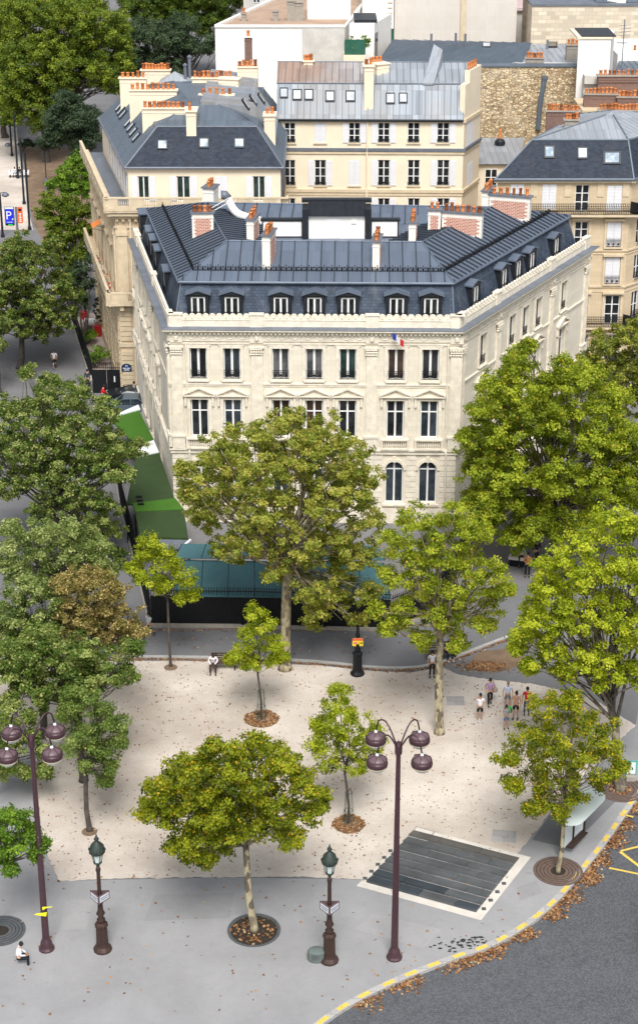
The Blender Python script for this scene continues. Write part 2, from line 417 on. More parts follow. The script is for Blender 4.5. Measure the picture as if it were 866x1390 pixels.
M_yel = mat('yellow_paint', (.74, .52, .10), .7, 0, .22, 9.)
M_dirt = mat('bare_earth', (.21, .145, .095), .95, 0, .3, .8, 9.)
def sheet(name, pix, m, z, tw=0):
    mb = MB(); mb.face([G(u, v, z) for u, v in pix]) ; return struct(name, mb, m)
def smooth_poly(pts, it=2, closed=False):
    for _ in range(it):
        q = []
        n = len(pts)
        for i in range(n if closed else n - 1):
            a, b = Vector(pts[i]), Vector(pts[(i + 1) % n]); q += [a * .75 + b * .25, a * .25 + b * .75]
        pts = q if closed else [Vector(pts[0])] + q + [Vector(pts[-1])]
    return pts
# sandy square: outline surveyed on the ground
sq = [(-60, 905), (110, 898), (232, 897), (330, 899), (430, 903), (500, 911), (560, 913), (600, 905), (622, 916), (660, 922), (720, 928), (800, 945), (862, 985), (836, 1010),
      (790, 1055), (760, 1085), (735, 1118), (705, 1155), (690, 1174), (648, 1222), (608, 1210), (560, 1200), (500, 1194), (400, 1190), (300, 1191), (180, 1192), (80, 1196), (60, 1150), (52, 1080), (40, 1000), (20, 960), (-60, 955)]
pts = []
_sq = [G(u, v) for u, v in sq]
for _a, _b in zip(_sq, _sq[1:] + _sq[:1]):
    _n = max(1, int((_b - _a).length / .2))
    for _k in range(_n):
        _p = _a.lerp(_b, _k / _n); pts.append(_p + Vector((random.gauss(0, .02), random.gauss(0, .025) - .0, 0)))
mb = MB(); mb.face([(p.x, p.y, .008) for p in pts]); struct('sand_square', mb, M_sand)
# lighter asphalt pavement in front
kerb_px = [(250, 1640), (320, 1520), (390, 1430), (460, 1372), (540, 1332), (620, 1301), (665, 1287), (700, 1268), (735, 1244), (765, 1216), (795, 1180), (825, 1142), (850, 1105), (875, 1070), (915, 1015), (960, 960), (1010, 905)]
kerb = smooth_poly([G(u, v) for u, v in kerb_px], 3)
mb = MB(); mb.face([(-900, -60, -.13), (900, -60, -.13), (900, 2500, -.13), (-900, 2500, -.13)]); struct('ground', mb, M_ground)
mb = MB(); mb.face([(p.x, p.y, 0) for p in kerb] + [(70, 84, 0), (900, 84, 0), (900, 2500, 0), (-900, 2500, 0), (-900, -60, 0), (kerb[0].x, -60, 0)]); struct('town_ground', mb, M_ground)
mb = MB(); mb.face([(p.x, p.y, .004) for p in kerb + [G(1010, 880), G(870, 940), G(862, 985), G(836, 1010), G(790, 1055), G(735, 1118), G(690, 1174), G(648, 1222), G(500, 1194), G(300, 1191), G(80, 1196), G(60, 1150), G(52, 1080), G(40, 1000), G(-60, 990), G(-260, 1000), G(-260, 1640)]]); struct('pavement', mb, M_pave)
# path along the garden wall and up the avenue
pa = [(165, 700), (206, 851), (300, 852), (440, 856), (520, 858), (600, 850), (640, 835), (700, 800), (900, 690), (1000, 760), (760, 850), (700, 875), (622, 905), (600, 897), (560, 905), (500, 904), (430, 896), (330, 892), (232, 890), (110, 890), (-80, 895), (-80, 780), (60, 720), (90, 560), (60, 460), (112, 480)]
sheet('path', [(165, 690), (206, 851), (300, 852), (440, 856), (520, 858), (600, 850), (640, 835), (700, 800), (880, 690), (1000, 760), (760, 850), (700, 875), (622, 905), (600, 897), (560, 905), (500, 904), (430, 896), (330, 892), (232, 890), (110, 890), (-80, 895), (-80, 690)], M_path, .0045)
# road: a step down from the kerb -> the pavement side stands on a raised kerb line
road_out = [(p.x, p.y) for p in kerb]
mb = MB(); mb.face([(p[0], p[1], -.12) for p in road_out] + [(70, 84, -.12), (70, -50, -.12), (kerb[0].x, -50, -.12)]); struct('road', mb, M_road)
def strip(name, line, w0, w1, z0, z1, m, dash=None):
    """raised strip following a ground line, w0..w1 to the left of its direction"""
    mb = MB(); n = len(line); nn = []
    for i in range(n):
        d = (line[min(i + 1, n - 1)] - line[max(0, i - 1)]); d.z = 0; d.normalize(); nn.append(Vector((-d.y, d.x, 0)))
    acc = 0
    for i in range(n - 1):
        a, b = line[i], line[i + 1]; L = (b - a).length
        if dash and not (acc % (dash[0] + dash[1]) < dash[0]): acc += L; continue
        acc += L
        P = [a + nn[i] * w0, b + nn[i + 1] * w0, b + nn[i + 1] * w1, a + nn[i] * w1]
        P = [Vector((p.x, p.y, z0)) for p in P]
        if dash: mb.face([p + Z * (z1 - z0) for p in P])
        else:
            Q_ = [p + Z * (z1 - z0) for p in P]; mb.face(Q_); mb.face([P[0], P[1], Q_[1], Q_[0]]); mb.face([P[2], P[3], Q_[3], Q_[2]])
    return mb
def resample(line, step):
    out = [line[0].copy()]; acc = 0.
    for i in range(len(line) - 1):
        a, b = line[i], line[i + 1]; L = (b - a).length; d = step - acc
        while d <= L: out.append(a + (b - a) * (d / L)); d += step
        acc = (acc + L) % step
    return out
kf = resample(kerb, .12)
struct('kerb', strip('k', kf, -.01, .32, -.125, .02, M_kerb), M_kerb)
struct('kerb_dashes', strip('k', kf, .06, .27, 0, .024, M_yel, (.62, .62)), M_yel)
pk = resample(smooth_poly([G(u, v) for u, v in [(-80, 896), (110, 893), (232, 893), (330, 895), (430, 899), (500, 907.5), (560, 909), (600, 901), (640, 885), (700, 862)]], 3), .25)
struct('path_edging', strip('k', pk, 0, .22, 0, .07, M_kerb), M_kerb)
# yellow box marking on the road
def line_mark(pts, w, z, m, name):
    mb = MB()
    for a, b in zip(pts[:-1], pts[1:]):
        a, b = G(*a, z), G(*b, z); d = (b - a).normalized(); n = Vector((-d.y, d.x, 0)) * w / 2; mb.face([a - n, b - n, b + n, a + n])
    return struct(name, mb, m)
line_mark([(826, 1178), (870, 1187), (900, 1192)], .13, -.116, M_yel, 'road_marking')
line_mark([(842, 1155), (870, 1148), (900, 1140)], .13, -.116, M_yel, 'road_marking')
line_mark([(841, 1156), (870, 1178), (900, 1200)], .16, -.112, M_yel, 'road_marking')
line_mark([(840, 1104), (859, 1109)], .13, .0165, M_yel, 'road_marking')
# white joint along the bottom pavement and shaded sandy avenue far left
sheet('sand_path', [(-60, 312), (46, 312), (40, 290), (34, 240), (26, 200), (22, 160), (10, 130), (-60, 120)], M_sand, .008)
sheet('lawn_earth', [(47, 305), (60, 330), (140, 330), (170, 250), (110, 205), (70, 196), (30, 198), (36, 240), (42, 285)], M_dirt, .0075)
sheet('bare_earth_patch', [(640, 893), (652, 884), (690, 880), (712, 890), (700, 905), (672, 914), (645, 910)], M_dirt, .0125)
# dark stone gulley grid with pale border
M_pale = mat('pale_stone_border', (.62, .58, .52), .85, 0, .1, 2.)
M_dslab = mat('dark_slab', (.10, .107, .114), .55, 0, .35, .5, 3., .5, .2)
MSL = [mat('dark_slab_blue', (.05, .062, .075), .5, 0, .3, .8, 3., .5, .2), M_dslab, mat('dark_slab_warm', (.115, .108, .10), .6, 0, .3, .8, 3., .5, .2), mat('dark_slab_pale', (.17, .16, .145), .7, 0, .3, .8, 3., .4, .2), mat('dark_slab_mid', (.10, .105, .11), .6, 0, .3, .8, 3., .4, .2)]
M_steel = mat('steel_plate', (.16, .17, .18), .4, .5, .2, 3.)
M_stud = flat('pale_stud', (.7, .7, .68))
o0 = G(497, 1198); ex = G(646, 1239) - o0; ey = G(562, 1127) - o0
exn, eyn = ex.normalized(), ey.normalized()
def SL(a, b, z=0): return o0 + ex * a + ey * b + Z * z
mb = MB(); mb.face([SL(-.05, -.09, .0125), SL(1.08, -.09, .0125), SL(1.08, 1.05, .0125), SL(-.0, 1.05, .0125)]); struct('stone_border', mb, M_pale)
grid = thing('floor_grating', SL(.5, .5), 'large square of dark sloping slabs in a pale border beside the curved pavement', 'floor grate')
nr = 8
for i in range(nr):
    mb = MB(); b0, b1 = i / nr, (i + 1) / nr - .012
    cuts = [0, .28, .66, 1.] if i % 2 else [0, .48, .8, 1.]
    for a0, a1 in zip(cuts[:-1], cuts[1:]):
        j = random.uniform(0, .015); mb = MB()
        p = [SL(a0 + .002, b0, .014), SL(a1 - .002, b0, .014), SL(a1 - .002, b1, .014), SL(a0 + .002, b1, .014)]
        mb.hexa(p + [p[0] + Z * (.13 + j), p[1] + Z * (.13 + j), p[2] + Z * (.03 + j), p[3] + Z * (.03 + j)]); mb.build('slab', ([MSL[0], MSL[0], M_dslab, M_dslab, M_dslab, MSL[4], MSL[4], MSL[2]][i] if random.random() < .75 else M_dslab), grid, SL(.5, .5))
for i in range(9):
    a, b = (-.035, .05 + i * .13) if i < 5 else (1.035, .08 + (i - 5) * .15)
    q = MB(); q.box(SL(a, b, .03), (.2, .2, .03)); q.build('stud', M_steel, grid, SL(.5, .5))
def plate(u, v, w, d, rz, label, ring=True):
    M_steel, M_pale = M_kerb, MATS['pale_stone_border']
    g = G(u, v); t = thing('hatch_cover', g, label, 'hatch', rz=rz); q = MB(); q.box((0, 0, .02), (w, d, .03)); q.build('lid', M_steel if not ring else M_pale, t)
    q = MB()
    for s_ in (-1, 1): q.box((0, s_ * d / 2, .026), (w + .1, .08, .036)); q.box((s_ * w / 2, 0, .024), (.08, d - .08, .036))
    q.build('rim', M_steel, t)
plate(572, 1133, .95, .95, R(-28), 'pale square hatch cover at the far corner of the dark slab grid')
plate(684, 1136, 1.1, .9, R(-8), 'grey steel hatch cover set in the sand between slab grid and shelter', False)
plate(618, 952, .9, .9, R(0), 'sandy manhole cover in the square near the walking woman', False)
# manhole + oil stain
mb = MB(); c = G(636, 1281); rs = random.Random(5)
for k in range(70):
    a = rs.gauss(0, .6), rs.gauss(0, .14); r = rs.uniform(.015, .08); n = 7
    mb.face([(c.x + a[0] + r * 1.8 * math.cos(t_ * 2 * math.pi / n) * rs.uniform(.7, 1.2), c.y + a[1] * 2 + r * math.sin(t_ * 2 * math.pi / n), .128 + k * .0002 if False else .0052 + .0003 * k) for t_ in range(n)])
o = struct('stain', mb, mat('stain_dark', (.04, .04, .042), .5, 0, .1))
# ================================================================ MAIN MANSION
M_lime = stone('limestone_pale', (.74, .68, .565), (.62, .565, .465), 1.1, .36, .008, .06, .2, (.44, .36, .26))
M_limec = mat('limestone_carved', (.77, .705, .585), .85, 0, .17, 2.2, 16., .2, .5)
M_slate = slate('slate_blue', (.050, .068, .10))
M_zinc = zinc('zinc_dark', (.125, .155, .205), None, .42)
M_seam = mat('zinc_seam', (.042, .052, .068), .45, .2, .1)
M_zled = zinc('zinc_ledge', (.15, .17, .205), None, .5)
M_dark = mat('dark_metal', (.022, .026, .032), .45, .2, .2, 2.)
M_iron = mat('wrought_iron', (.016, .017, .02), .5, .3, .15, 3.)
M_white = mat('white_window_paint', (.80, .80, .79), .5, 0, .05, 2.)
M_plast = mat('chimney_plaster', (.80, .765, .70), .85, 0, .08, 2., 10.)
M_cream = mat('cream_plaster', (.83, .72, .55), .85, 0, .07, .6, 6.)
M_pot = potmat('terracotta', (.56, .20, .065), .75, 0, .22, 3., 14.)
M_pan = brick('brick_panel', (.40, .13, .085), (.52, .21, .14), (.78, .66, .56), .3, .11)
def _x(): pass
def isect(p, d, q, e):
    k = d.x * e.y - d.y * e.x; t = ((q.x - p.x) * e.y - (q.y - p.y) * e.x) / k; return p + d * t
def inset(poly, ds):
    n = len(poly); L = []
    for i in range(n):
        a, b = Vector((*poly[i], 0)), Vector((*poly[(i + 1) % n], 0)); d = (b - a).normalized(); nn = Vector((-d.y, d.x, 0)); L.append((a + nn * ds[i], d))
    return [isect(L[i - 1][0], L[i - 1][1], L[i][0], L[i][1]) for i in range(n)]
def ring(mb, A, za, B, zb):
    n = len(A)
    for i in range(n):
        a, b, c, d = A[i], A[(i + 1) % n], B[(i + 1) % n], B[i]
        mb.face([(a.x, a.y, za), (b.x, b.y, za), (c.x, c.y, zb), (d.x, d.y, zb)])
def chimney(parent, org, c, z0, zt, L, wd, ang, n, panel='', m=None, cap=None, potm=None, pot_h=.5, potr=.15, name='chimney', skew=0.):
    """slab stack with a cap and a row of clay pots along its length"""
    m = m or M_plast; x, y = c[0], c[1]; mb = MB(); mb.box((x, y, (z0 + zt) / 2), (L, wd, zt - z0), ang)
    mb.box((x, y, zt - .32), (L + .06, wd + .06, .05), ang)
    ch = mb.build(name, m, parent, org)
    q = MB(); q.box((x, y, zt + .045), (L + .22, wd + .2, .09), ang); q.build('cap', cap or M_zled, ch, org)
    ca, sa = math.cos(ang), math.sin(ang)
    if panel:
        for s_ in panel:
            sg = -1 if s_ == 'f' else 1; q = MB(); a = (L * .5 - .16)
            if s_ in 'fb':
                zb = z0 + (zt - z0) * .28; 
                rowsN = max(4, int((zt - .28 - zb) / .13))
                for r_ in range(rowsN):
                    w_ = a * (1 if r_ % 2 else .86); h_ = (zt - .28 - zb) / rowsN
                    q.box((x - sa * sg * wd / 2, y + ca * sg * wd / 2, zb + h_ * (r_ + .5)), (2 * w_, .03, h_ - .002), ang)
            q.build('brick_panel', M_pan, ch, org)
    rr = random.Random(int(abs(x * 100)) + n)
    for k in range(n):
        t = (k + .5) / n - .5; px, py = x + ca * t * (L - .1), y + sa * t * (L - .1); h = pot_h * rr.uniform(.8, 1.15)
        q = MB(); r = potr * rr.uniform(.85, 1.1); q.lathe([(r, 0), (r * .86, h * .15), (r * .8, h * .8), (r, h * .86), (r, h)], (px, py, zt + .09), 8); q.build('chimney_pot', potm or M_pot, ch, org, True)
    return ch
FL, FR, BR, BL = (-10.0, 111.4), (9.3, 111.0), (20.85, 131.4), (-14.45, 133.6)
POLY = [FL, FR, BR, BL]
orgA = (-.3, 111.2, 0)
A_ = thing('mansion', orgA, 'pale limestone mansion with slate mansard roof, small dormers and scalloped parapet facing the square', 'building')
wF, wR, wL = Wall(FL, FR), Wall(FR, BR), Wall(BL, FL)
def s_at(w, u, v, off=0.): return w.hit(u, v, off)[0]
fr_c = [s_at(wF, u, 495) for u in (269.5, 315, 381, 426.5, 472, 537.5, 584)]
fr_p = [(s_at(wF, a, 495), s_at(wF, b, 495)) for a, b in ((232, 249), (340, 358), (496, 513), (610, 628))]
ri_c = [s_at(wR, u, v) for u, v in ((655, 468), (694.4, 445), (712.4, 435), (730, 424), (764.3, 401))]
le_c = [s_at(wL, u, v, -1.) for u, v in ((197.6, 309), (207.7, 329), (212.7, 340), (218.8, 352.5), (230.9, 376.7))]
def plA(w, cs):
    cs = sorted(cs); ps = [(0.05, .95)]
    ps += [((cs[0] + cs[1]) / 2 - .4, (cs[0] + cs[1]) / 2 + .4), ((cs[-1] + cs[-2]) / 2 - .4, (cs[-1] + cs[-2]) / 2 + .4), (w.L - .95, w.L - .05)]
    return ps
def facadeA(w, cs, pil, bal=True):
    holes = []
    for c in cs: holes += [(c - .56, c + .56, 10.5, 12.68), (c - .6, c + .6, 6.3, 9.02), (c - .62, c + .62, 1.5, 4.6, True)]
    mb = MB(); w.grid(mb, 0, w.L, 0, 13.2, holes, 0, .3); mb.build('wall', M_lime, A_, orgA)
    t = MB()
    # plinth, string courses
    for z0, z1, o in ((0, 1.1, .12), (5.15, 5.4, .14), (5.4, 5.52, .22), (10.12, 10.22, .1), (9.98, 10.118, .05), (12.98, 13.1, .08)):
        w.box(t, -o, w.L + o, z0, z1, .002, o)
    # ground floor rustication
    xs = [-.05]
    for c in sorted(cs): xs += [c - .82, c + .82]
    xs += [w.L + .05]
    for a, b in zip(xs[::2], xs[1::2]):
        z = 1.14
        while z < 5.1: w.box(t, a, b, z, min(5.14, z + .36), .003, .06); z += .4
    for a, b in pil:
        w.box(t, a, b, 5.55, 6.35, .003, .2); w.box(t, a - .05, b + .05, 6.35, 6.5, .003, .25); w.box(t, a + .06, b - .06, 6.502, 12.2, .003, .13)
        w.box(t, a - .04, b + .04, 12.75, 12.85, .003, .26); w.box(t, a, b, 13.12, 13.7, .003, .16)
        for k in range(5):
            x = a + .13 + (b - a - .26) * k / 4; w.box(t, x - .025, x + .025, 6.9, 12.0, .133, .155)
    for c in cs:
        # architraves
        for (x0, x1, z0, z1) in ((-.78, -.58, 10.42, 12.86), (.58, .78, 10.42, 12.86), (-.579, .579, 12.70, 12.86), (-.86, .86, 12.87, 12.94), (-.84, -.62, 6.3, 9.2), (.62, .84, 6.3, 9.2), (-.619, .619, 9.04, 9.2)):
            w.box(t, c + x0, c + x1, z0, z1, .003, .09)
        w.box(t, c - .7, c + .7, 10.34, 10.42, .003, .16)
        w.box(t, c - 1.0, c - .86, 8.6, 9.28, .003, .17); w.box(t, c + .86, c + 1.0, 8.6, 9.28, .003, .17)
        w.box(t, c - 1.08, c + 1.08, 9.3, 9.38, .003, .26)
        # pediment
        for s_ in (-1, 1):
            p = [w.P(c + s_ * 1.08, 9.382, o) for o in (.26, .003)] + [w.P(c, 9.85, o) for o in (.26, .003)]
            q = [x + Z * .09 for x in p]
            t.hexa([p[0], p[2], p[3], p[1], q[0], q[2], q[3], q[1]])
        t.mesh([w.P(c - 1., 9.385, .06), w.P(c + 1., 9.385, .06), w.P(c, 9.85, .06)], [(0, 1, 2)])
        # arch surround
        n = 10
        for k in range(n):
            t0, t1 = math.pi * k / n, math.pi * (k + 1) / n; zc = 3.98
            t.hexa([w.P(c - r * math.cos(tt), zc + r * math.sin(tt), o) for o in (.1, .003) for r, tt in ((.64, t0), (.84, t0), (.84, t1), (.64, t1))])
        w.box(t, c - .12, c + .12, 4.6, 5.0, .003, .2)
        w.box(t, c - .8, c + .8, 1.32, 1.46, .003, .18)
        # balustrade
        w.box(t, c - .95, c + .95, 5.523, 5.64, .003, .3); w.box(t, c - .95, c + .95, 6.2, 6.3, .05, .3)
        for k in range(11):
            x = c - .72 + .144 * k; t.lathe([(.035, 0), (.06, .18), (.03, .36), (.045, .555)], w.P(x, 5.643, .18), 6)
        w.box(t, c - .95, c - .82, 5.643, 6.198, .05, .28); w.box(t, c + .82, c + .95, 5.643, 6.198, .05, .28)
    t.build('stone_trim', M_limec, A_, orgA)
    # carved capitals and frieze
    for a, b in pil:
        t = MB()
        for r_ in range(3):
            for k in range(5):
                x = a + .02 + (b - a - .04) * (k + (.5 if r_ % 2 else 0.3)) / 5; zz = 12.22 + .18 * r_
                t.lathe([(.03, 0), (.1, .06), (.09, .12), (.02, .19)], w.P(x, zz, .13 + .035 * r_), 6)
        t.build('capital', M_limec, A_, orgA); t = MB(); t.lathe([(.02, 0), (.17, .1), (.17, .32), (.02, .42)], w.P((a + b) / 2, 13.2, .12), 8); t.build('rosette', M_limec, A_, orgA)
    t = MB(); x = .3
    while x < w.L - .9:
        if not any(a - .3 < x + .35 < b + .3 for a, b in pil):
            pts = [w.P(x + .7 * k / 6, 13.58 - .22 * math.sin(math.pi * k / 6), .07) for k in range(7)]
            t.tube(pts, [.03, .05, .07, .08, .07, .05, .03], 5)
            t.lathe([(.01, 0), (.07, .05), (.07, .12), (.01, .17)], w.P(x + .79, 13.45, .06), 6)
        x += .86
    t.build('carved_frieze', M_limec, A_, orgA)
    for c in cs:
        b = (c - .56, c + .56, 10.5, 12.68); window(w, b, A_, orgA, M_white, -.2, (), (.62, -.03, M_iron), mull=.16)
        window(w, (c - .6, c + .6, 6.3, 9.02), A_, orgA, M_white, -.2, (.69,), None, gl=GLS[rw.choice([3, 0, 0, 1])], fw=.09, mull=.13)
        window(w, (c - .62, c + .62, 1.5, 4.6, True), A_, orgA, M_white, -.2, (), None, gl=GLS[1], arch=True, fw=.08, mull=.12)
facadeA(wF, fr_c, fr_p); facadeA(wR, ri_c, plA(wR, ri_c)); facadeA(wL, le_c, plA(wL, le_c))
# back wall, cornice, parapet
mb = MB(); mb.face([(BR[0], BR[1], 0), (BL[0], BL[1], 0), (BL[0], BL[1], 14), (BR[0], BR[1], 14)]); mb.build('wall', M_lime, A_, orgA)
def P2(poly): return [Vector((p[0], p[1], 0)) for p in poly]
mb = MB(); base = P2(POLY)
o1, o2, o3 = inset(POLY, [-.1] * 4), inset(POLY, [-.3] * 4), inset(POLY, [-.48] * 4)
for A, za, B, zb in ((base, 13.2, o1, 13.2), (o1, 13.2, o1, 13.7), (o1, 13.7, o2, 13.86), (o2, 13.86, o2, 13.94), (o2, 13.94, o3, 13.98), (o3, 13.98, o3, 14.12)): ring(mb, A, za, B, zb)
cor = mb.build('cornice', M_limec, A_, orgA)
mb = MB()
for w in (wF, wR, wL):
    x = .1
    while x < w.L - .05: w.box(mb, x, x + .13, 13.74, 13.9, .1, .34); x += .29
mb.build('dentils', M_limec, cor, orgA)
mb = MB(); i1 = inset(POLY, [.25] * 4); ring(mb, o3, 14.122, i1, 14.2); mb.mi(0); ring(mb, inset(POLY, [-.5] * 4), 14.07, inset(POLY, [-.5] * 4), 14.121); mb.build('cornice_ledge', M_zled, A_, orgA)
mb = MB()
pp = {0: fr_p, 1: plA(wR, ri_c), 2: plA(wL, le_c)}
for wi, w in enumerate((wF, wR, wL)):
    w.box(mb, .02, w.L - .02, 14.15, 14.62, -.24, -.04); w.box(mb, .0, w.L, 14.62, 14.68, -.27, -.01)
    for a, b in pp[wi]: w.box(mb, max(a, .0) - .0, min(b, w.L), 14.15, 15.0, -.32, .03); w.box(mb, a - .05, b + .05, 15.0, 15.08, -.36, .08)
    x = 0.; seg = []
    edges = sorted(pp[wi])
    for (a, b), (c, d) in zip(edges[:-1], edges[1:]):
        n = max(2, round((c - b) / .47)); st = (c - b) / n
        for k in range(n):
            m = b + st * (k + .5); N_ = 8; r = st * .5
            fpts = [(m - r * math.cos(math.pi * j / N_), 14.68 + .17 + r * .95 * math.sin(math.pi * j / N_)) for j in range(N_ + 1)]
            fpts = [(m - r, 14.68)] + fpts + [(m + r, 14.68)]
            f1 = [w.P(x_, z_, -.05) for x_, z_ in fpts]; f2 = [w.P(x_, z_, -.2) for x_, z_ in fpts]
            nn = len(f1); mb.mesh(f1 + f2, [tuple(range(nn))[::-1], tuple(range(nn, 2 * nn))] + [(j, j + 1, nn + j + 1, nn + j) for j in range(nn - 1)])
            mb.lathe([(.01, 0), (.06, .03), (.06, .1), (.01, .14)], w.P(m, 14.74, -.04), 5)
mb.build('parapet', M_limec, A_, orgA)
# mansard
sl0, sl1 = inset(POLY, [.95, .7, .6, .55]), inset(POLY, [2.0, 1.35, .9, 1.15])
mb = MB(); ring(mb, sl0, 14.2, sl1, 16.72); mb.face([(p.x, p.y, 14.205) for p in inset(POLY, [.2] * 4)]); sl = mb.build('slate_slope', M_slate, A_, orgA)
for i in range(4): mb = MB(); ridge_roll(mb, (sl0[i].x, sl0[i].y, 14.2), (sl1[i].x, sl1[i].y, 16.72), .06); mb.build('hip_roll', M_zinc, sl, orgA)
g1 = inset(POLY, [1.75, 1.15, .8, .95]); r1 = inset(POLY, [6.4, 5.1, 4.6, 4.8]); r2 = inset(POLY, [8.6, 8.3, 7.6, 8.3])
mb = MB(); ring(mb, g1, 16.66, g1, 16.82)
n = 4
for i in range(4):
    a, b, c, d = g1[i], g1[(i + 1) % 4], r1[(i + 1) % 4], r1[i]
    roof_face(mb, [(a.x, a.y, 16.82), (b.x, b.y, 16.82), (c.x, c.y, 18.3), (d.x, d.y, 18.3)], .92 if i in (0, 2) else .62, .1, 0, 1)
    a, b, c, d = r1[i], r1[(i + 1) % 4], r2[(i + 1) % 4], r2[i]
    roof_face(mb, [(a.x, a.y, 18.3), (b.x, b.y, 18.3), (c.x, c.y, 17.7), (d.x, d.y, 17.7)], .92 if i in (0, 2) else .62, .1, 0, 1)
    ridge_roll(mb, (r1[i].x, r1[i].y, 18.33), (r1[(i + 1) % 4].x, r1[(i + 1) % 4].y, 18.33), .06)
    ridge_roll(mb, (g1[i].x, g1[i].y, 16.84), (r1[i].x, r1[i].y, 18.32), .06)
    ridge_roll(mb, (g1[i].x, g1[i].y, 16.72), (g1[(i + 1) % 4].x, g1[(i + 1) % 4].y, 16.72), .09)
mb.face([(p.x, p.y, 17.69) for p in r2])
zr = mb.build('zinc_roof', [M_zinc, M_seam], A_, orgA)
cr = inset(POLY, [2.9, 2.2, 1.8, 2.05]); zcr = 17.15
for i in (0, 1, 3):
    a, b = cr[i], cr[(i + 1) % 4]; d = (b - a); L = d.length; d.normalize(); q = MB(); k = 0.
    for zz in (zcr + .1, zcr + .3): q.tube([(a.x, a.y, zz), (b.x, b.y, zz)], .022, 4)
    while k < L:
        p = a + d * k; h = .5 if int(k / .17) % 3 == 0 else .4
        q.lathe([(.014, 0), (.014, h - .1), (.045, h - .06), (.01, h)], (p.x, p.y, zcr), 4)
        if int(k / .17) % 2 == 0: q.box((p.x, p.y, zcr + .2), (.1, .1, .1), R(45))
        k += .17
    q.build('roof_cresting', M_iron, zr, orgA)
# dormers
def dormer(w, c, f=-1.0):
    bk = f - 1.2; d = MB()
    w.box(d, c - .72, c - .5, 14.25, 16.05, bk, f); w.box(d, c + .5, c + .72, 14.25, 16.05, bk, f); w.box(d, c - .5, c + .5, 15.93, 16.05, bk, f)
    dr = MB()
    for s_ in (-1, 1):
        p = [w.P(c + s_ * .86, 16.06, f + .12), w.P(c, 16.34, f + .12), w.P(c, 16.34, bk - .1), w.P(c + s_ * .86, 16.06, bk - .1)]
        dr.hexa(p + [x + Z * .1 for x in p])
    d.mesh([w.P(c - .8, 16.06, f + .05), w.P(c + .8, 16.06, f + .05), w.P(c, 16.36, f + .05)], [(0, 1, 2)])
    w.box(d, c - .5, c + .5, 14.25, 14.55, f - .2, f - .03)
    o = d.build('dormer', M_dark, A_, orgA); dr.build('dormer_roof', M_zinc, o, orgA)
    ww = window(w, (c - .47, c + .47, 14.56, 15.92), o, orgA, M_white, f - .08, (), (.35, f + .03, M_iron), fw=.08, mull=.11) if False else None
    mb = MB(); 
    for x0, x1 in ((c - .47, c - .37), (c + .37, c + .47), (c - .07, c + .07)): w.box(mb, x0, x1, 14.56, 15.92, f - .14, f - .08)
    w.box(mb, c - .37, c + .37, 15.82, 15.92, f - .14, f - .082); w.box(mb, c - .37, c + .37, 14.56, 14.66, f - .14, f - .082)
    mb.build('window_frame', M_white, o, orgA)
    q = MB(); w.box(q, c - .46, c + .46, 14.58, 15.9, f - .16, f - .12); q.build('pane', GLS[0], o, orgA)
    q = MB(); w.box(q, c - .5, c + .5, 14.86, 14.9, f - .02, f + .01)
    for k in range(9): x = c - .48 + .12 * k; w.box(q, x - .012, x + .012, 14.6, 14.86, f - .01, f + .005)
    q.build('railing', M_iron, o, orgA)
for c in fr_c: dormer(wF, c)
for u, v in ((644.5, 380.8), (683.3, 356.4), (702.7, 344), (721.3, 332.8), (754.6, 312.6)): dormer(wR, s_at(wR, u, v, -.8), -.68)
for c in le_c: dormer(wL, c, -.55)
# chimneys on the roof: foot surveyed on the roof surface
def chA(u0, u1, vb, vt, zb, wd, ang, n, panel='', L=None, **k):
    g = G((u0 + u1) / 2, vb, zb); L = L or (u1 - u0) / scl(g.y, zb); zt = Q((u0 + u1) / 2, vt, g.y).z
    return chimney(A_, orgA, (g.x, g.y + wd / 2), zb - .8, zt, L, wd, ang, n, panel, **k)
chA(261, 290, 318, 290, 17.9, .55, R(4), 4, 'f')
g = G(341, 325, 18.1); chimney(A_, orgA, (g.x + .1, g.y + .9), 17, Q(341, 299, g.y).z, 1.9, .5, R(80), 5, 'f')
g = G(363, 366, 17.2); chimney(A_, orgA, (g.x + .1, g.y + 1.0), 16.6, Q(363, 321, g.y).z, 2.0, .55, R(80), 6, 'f')
g = G(511, 368, 17.2); chimney(A_, orgA, (g.x + .05, g.y + 1.0), 16.6, Q(511, 329, g.y).z, 2.0, .48, R(84), 6, 'f')
g = G(560, 327, 18.2); chimney(A_, orgA, (g.x + .05, g.y + .9), 17, Q(560, 303, g.y).z, 1.9, .5, R(84), 6, 'f')
chA(581, 598, 311, 286, 18.2, .6, R(-6), 2, 'f')
chA(600, 655, 315, 290, 18.0, .6, R(-16), 7, 'f')
chA(664, 720, 292, 267, 17.8, .6, R(-18), 6, 'f')
g = G(654, 280, 18.3); chimney(A_, orgA, (g.x + .5, g.y + .8), 17.2, Q(654, 260, g.y).z, 2., .5, R(72), 5, '')
g = G(284, 283, 17.8); chimney(A_, orgA, (g.x + .1, g.y + .6), 17, Q(284, 256, g.y).z, 1.2, .85, R(75), 4, '')
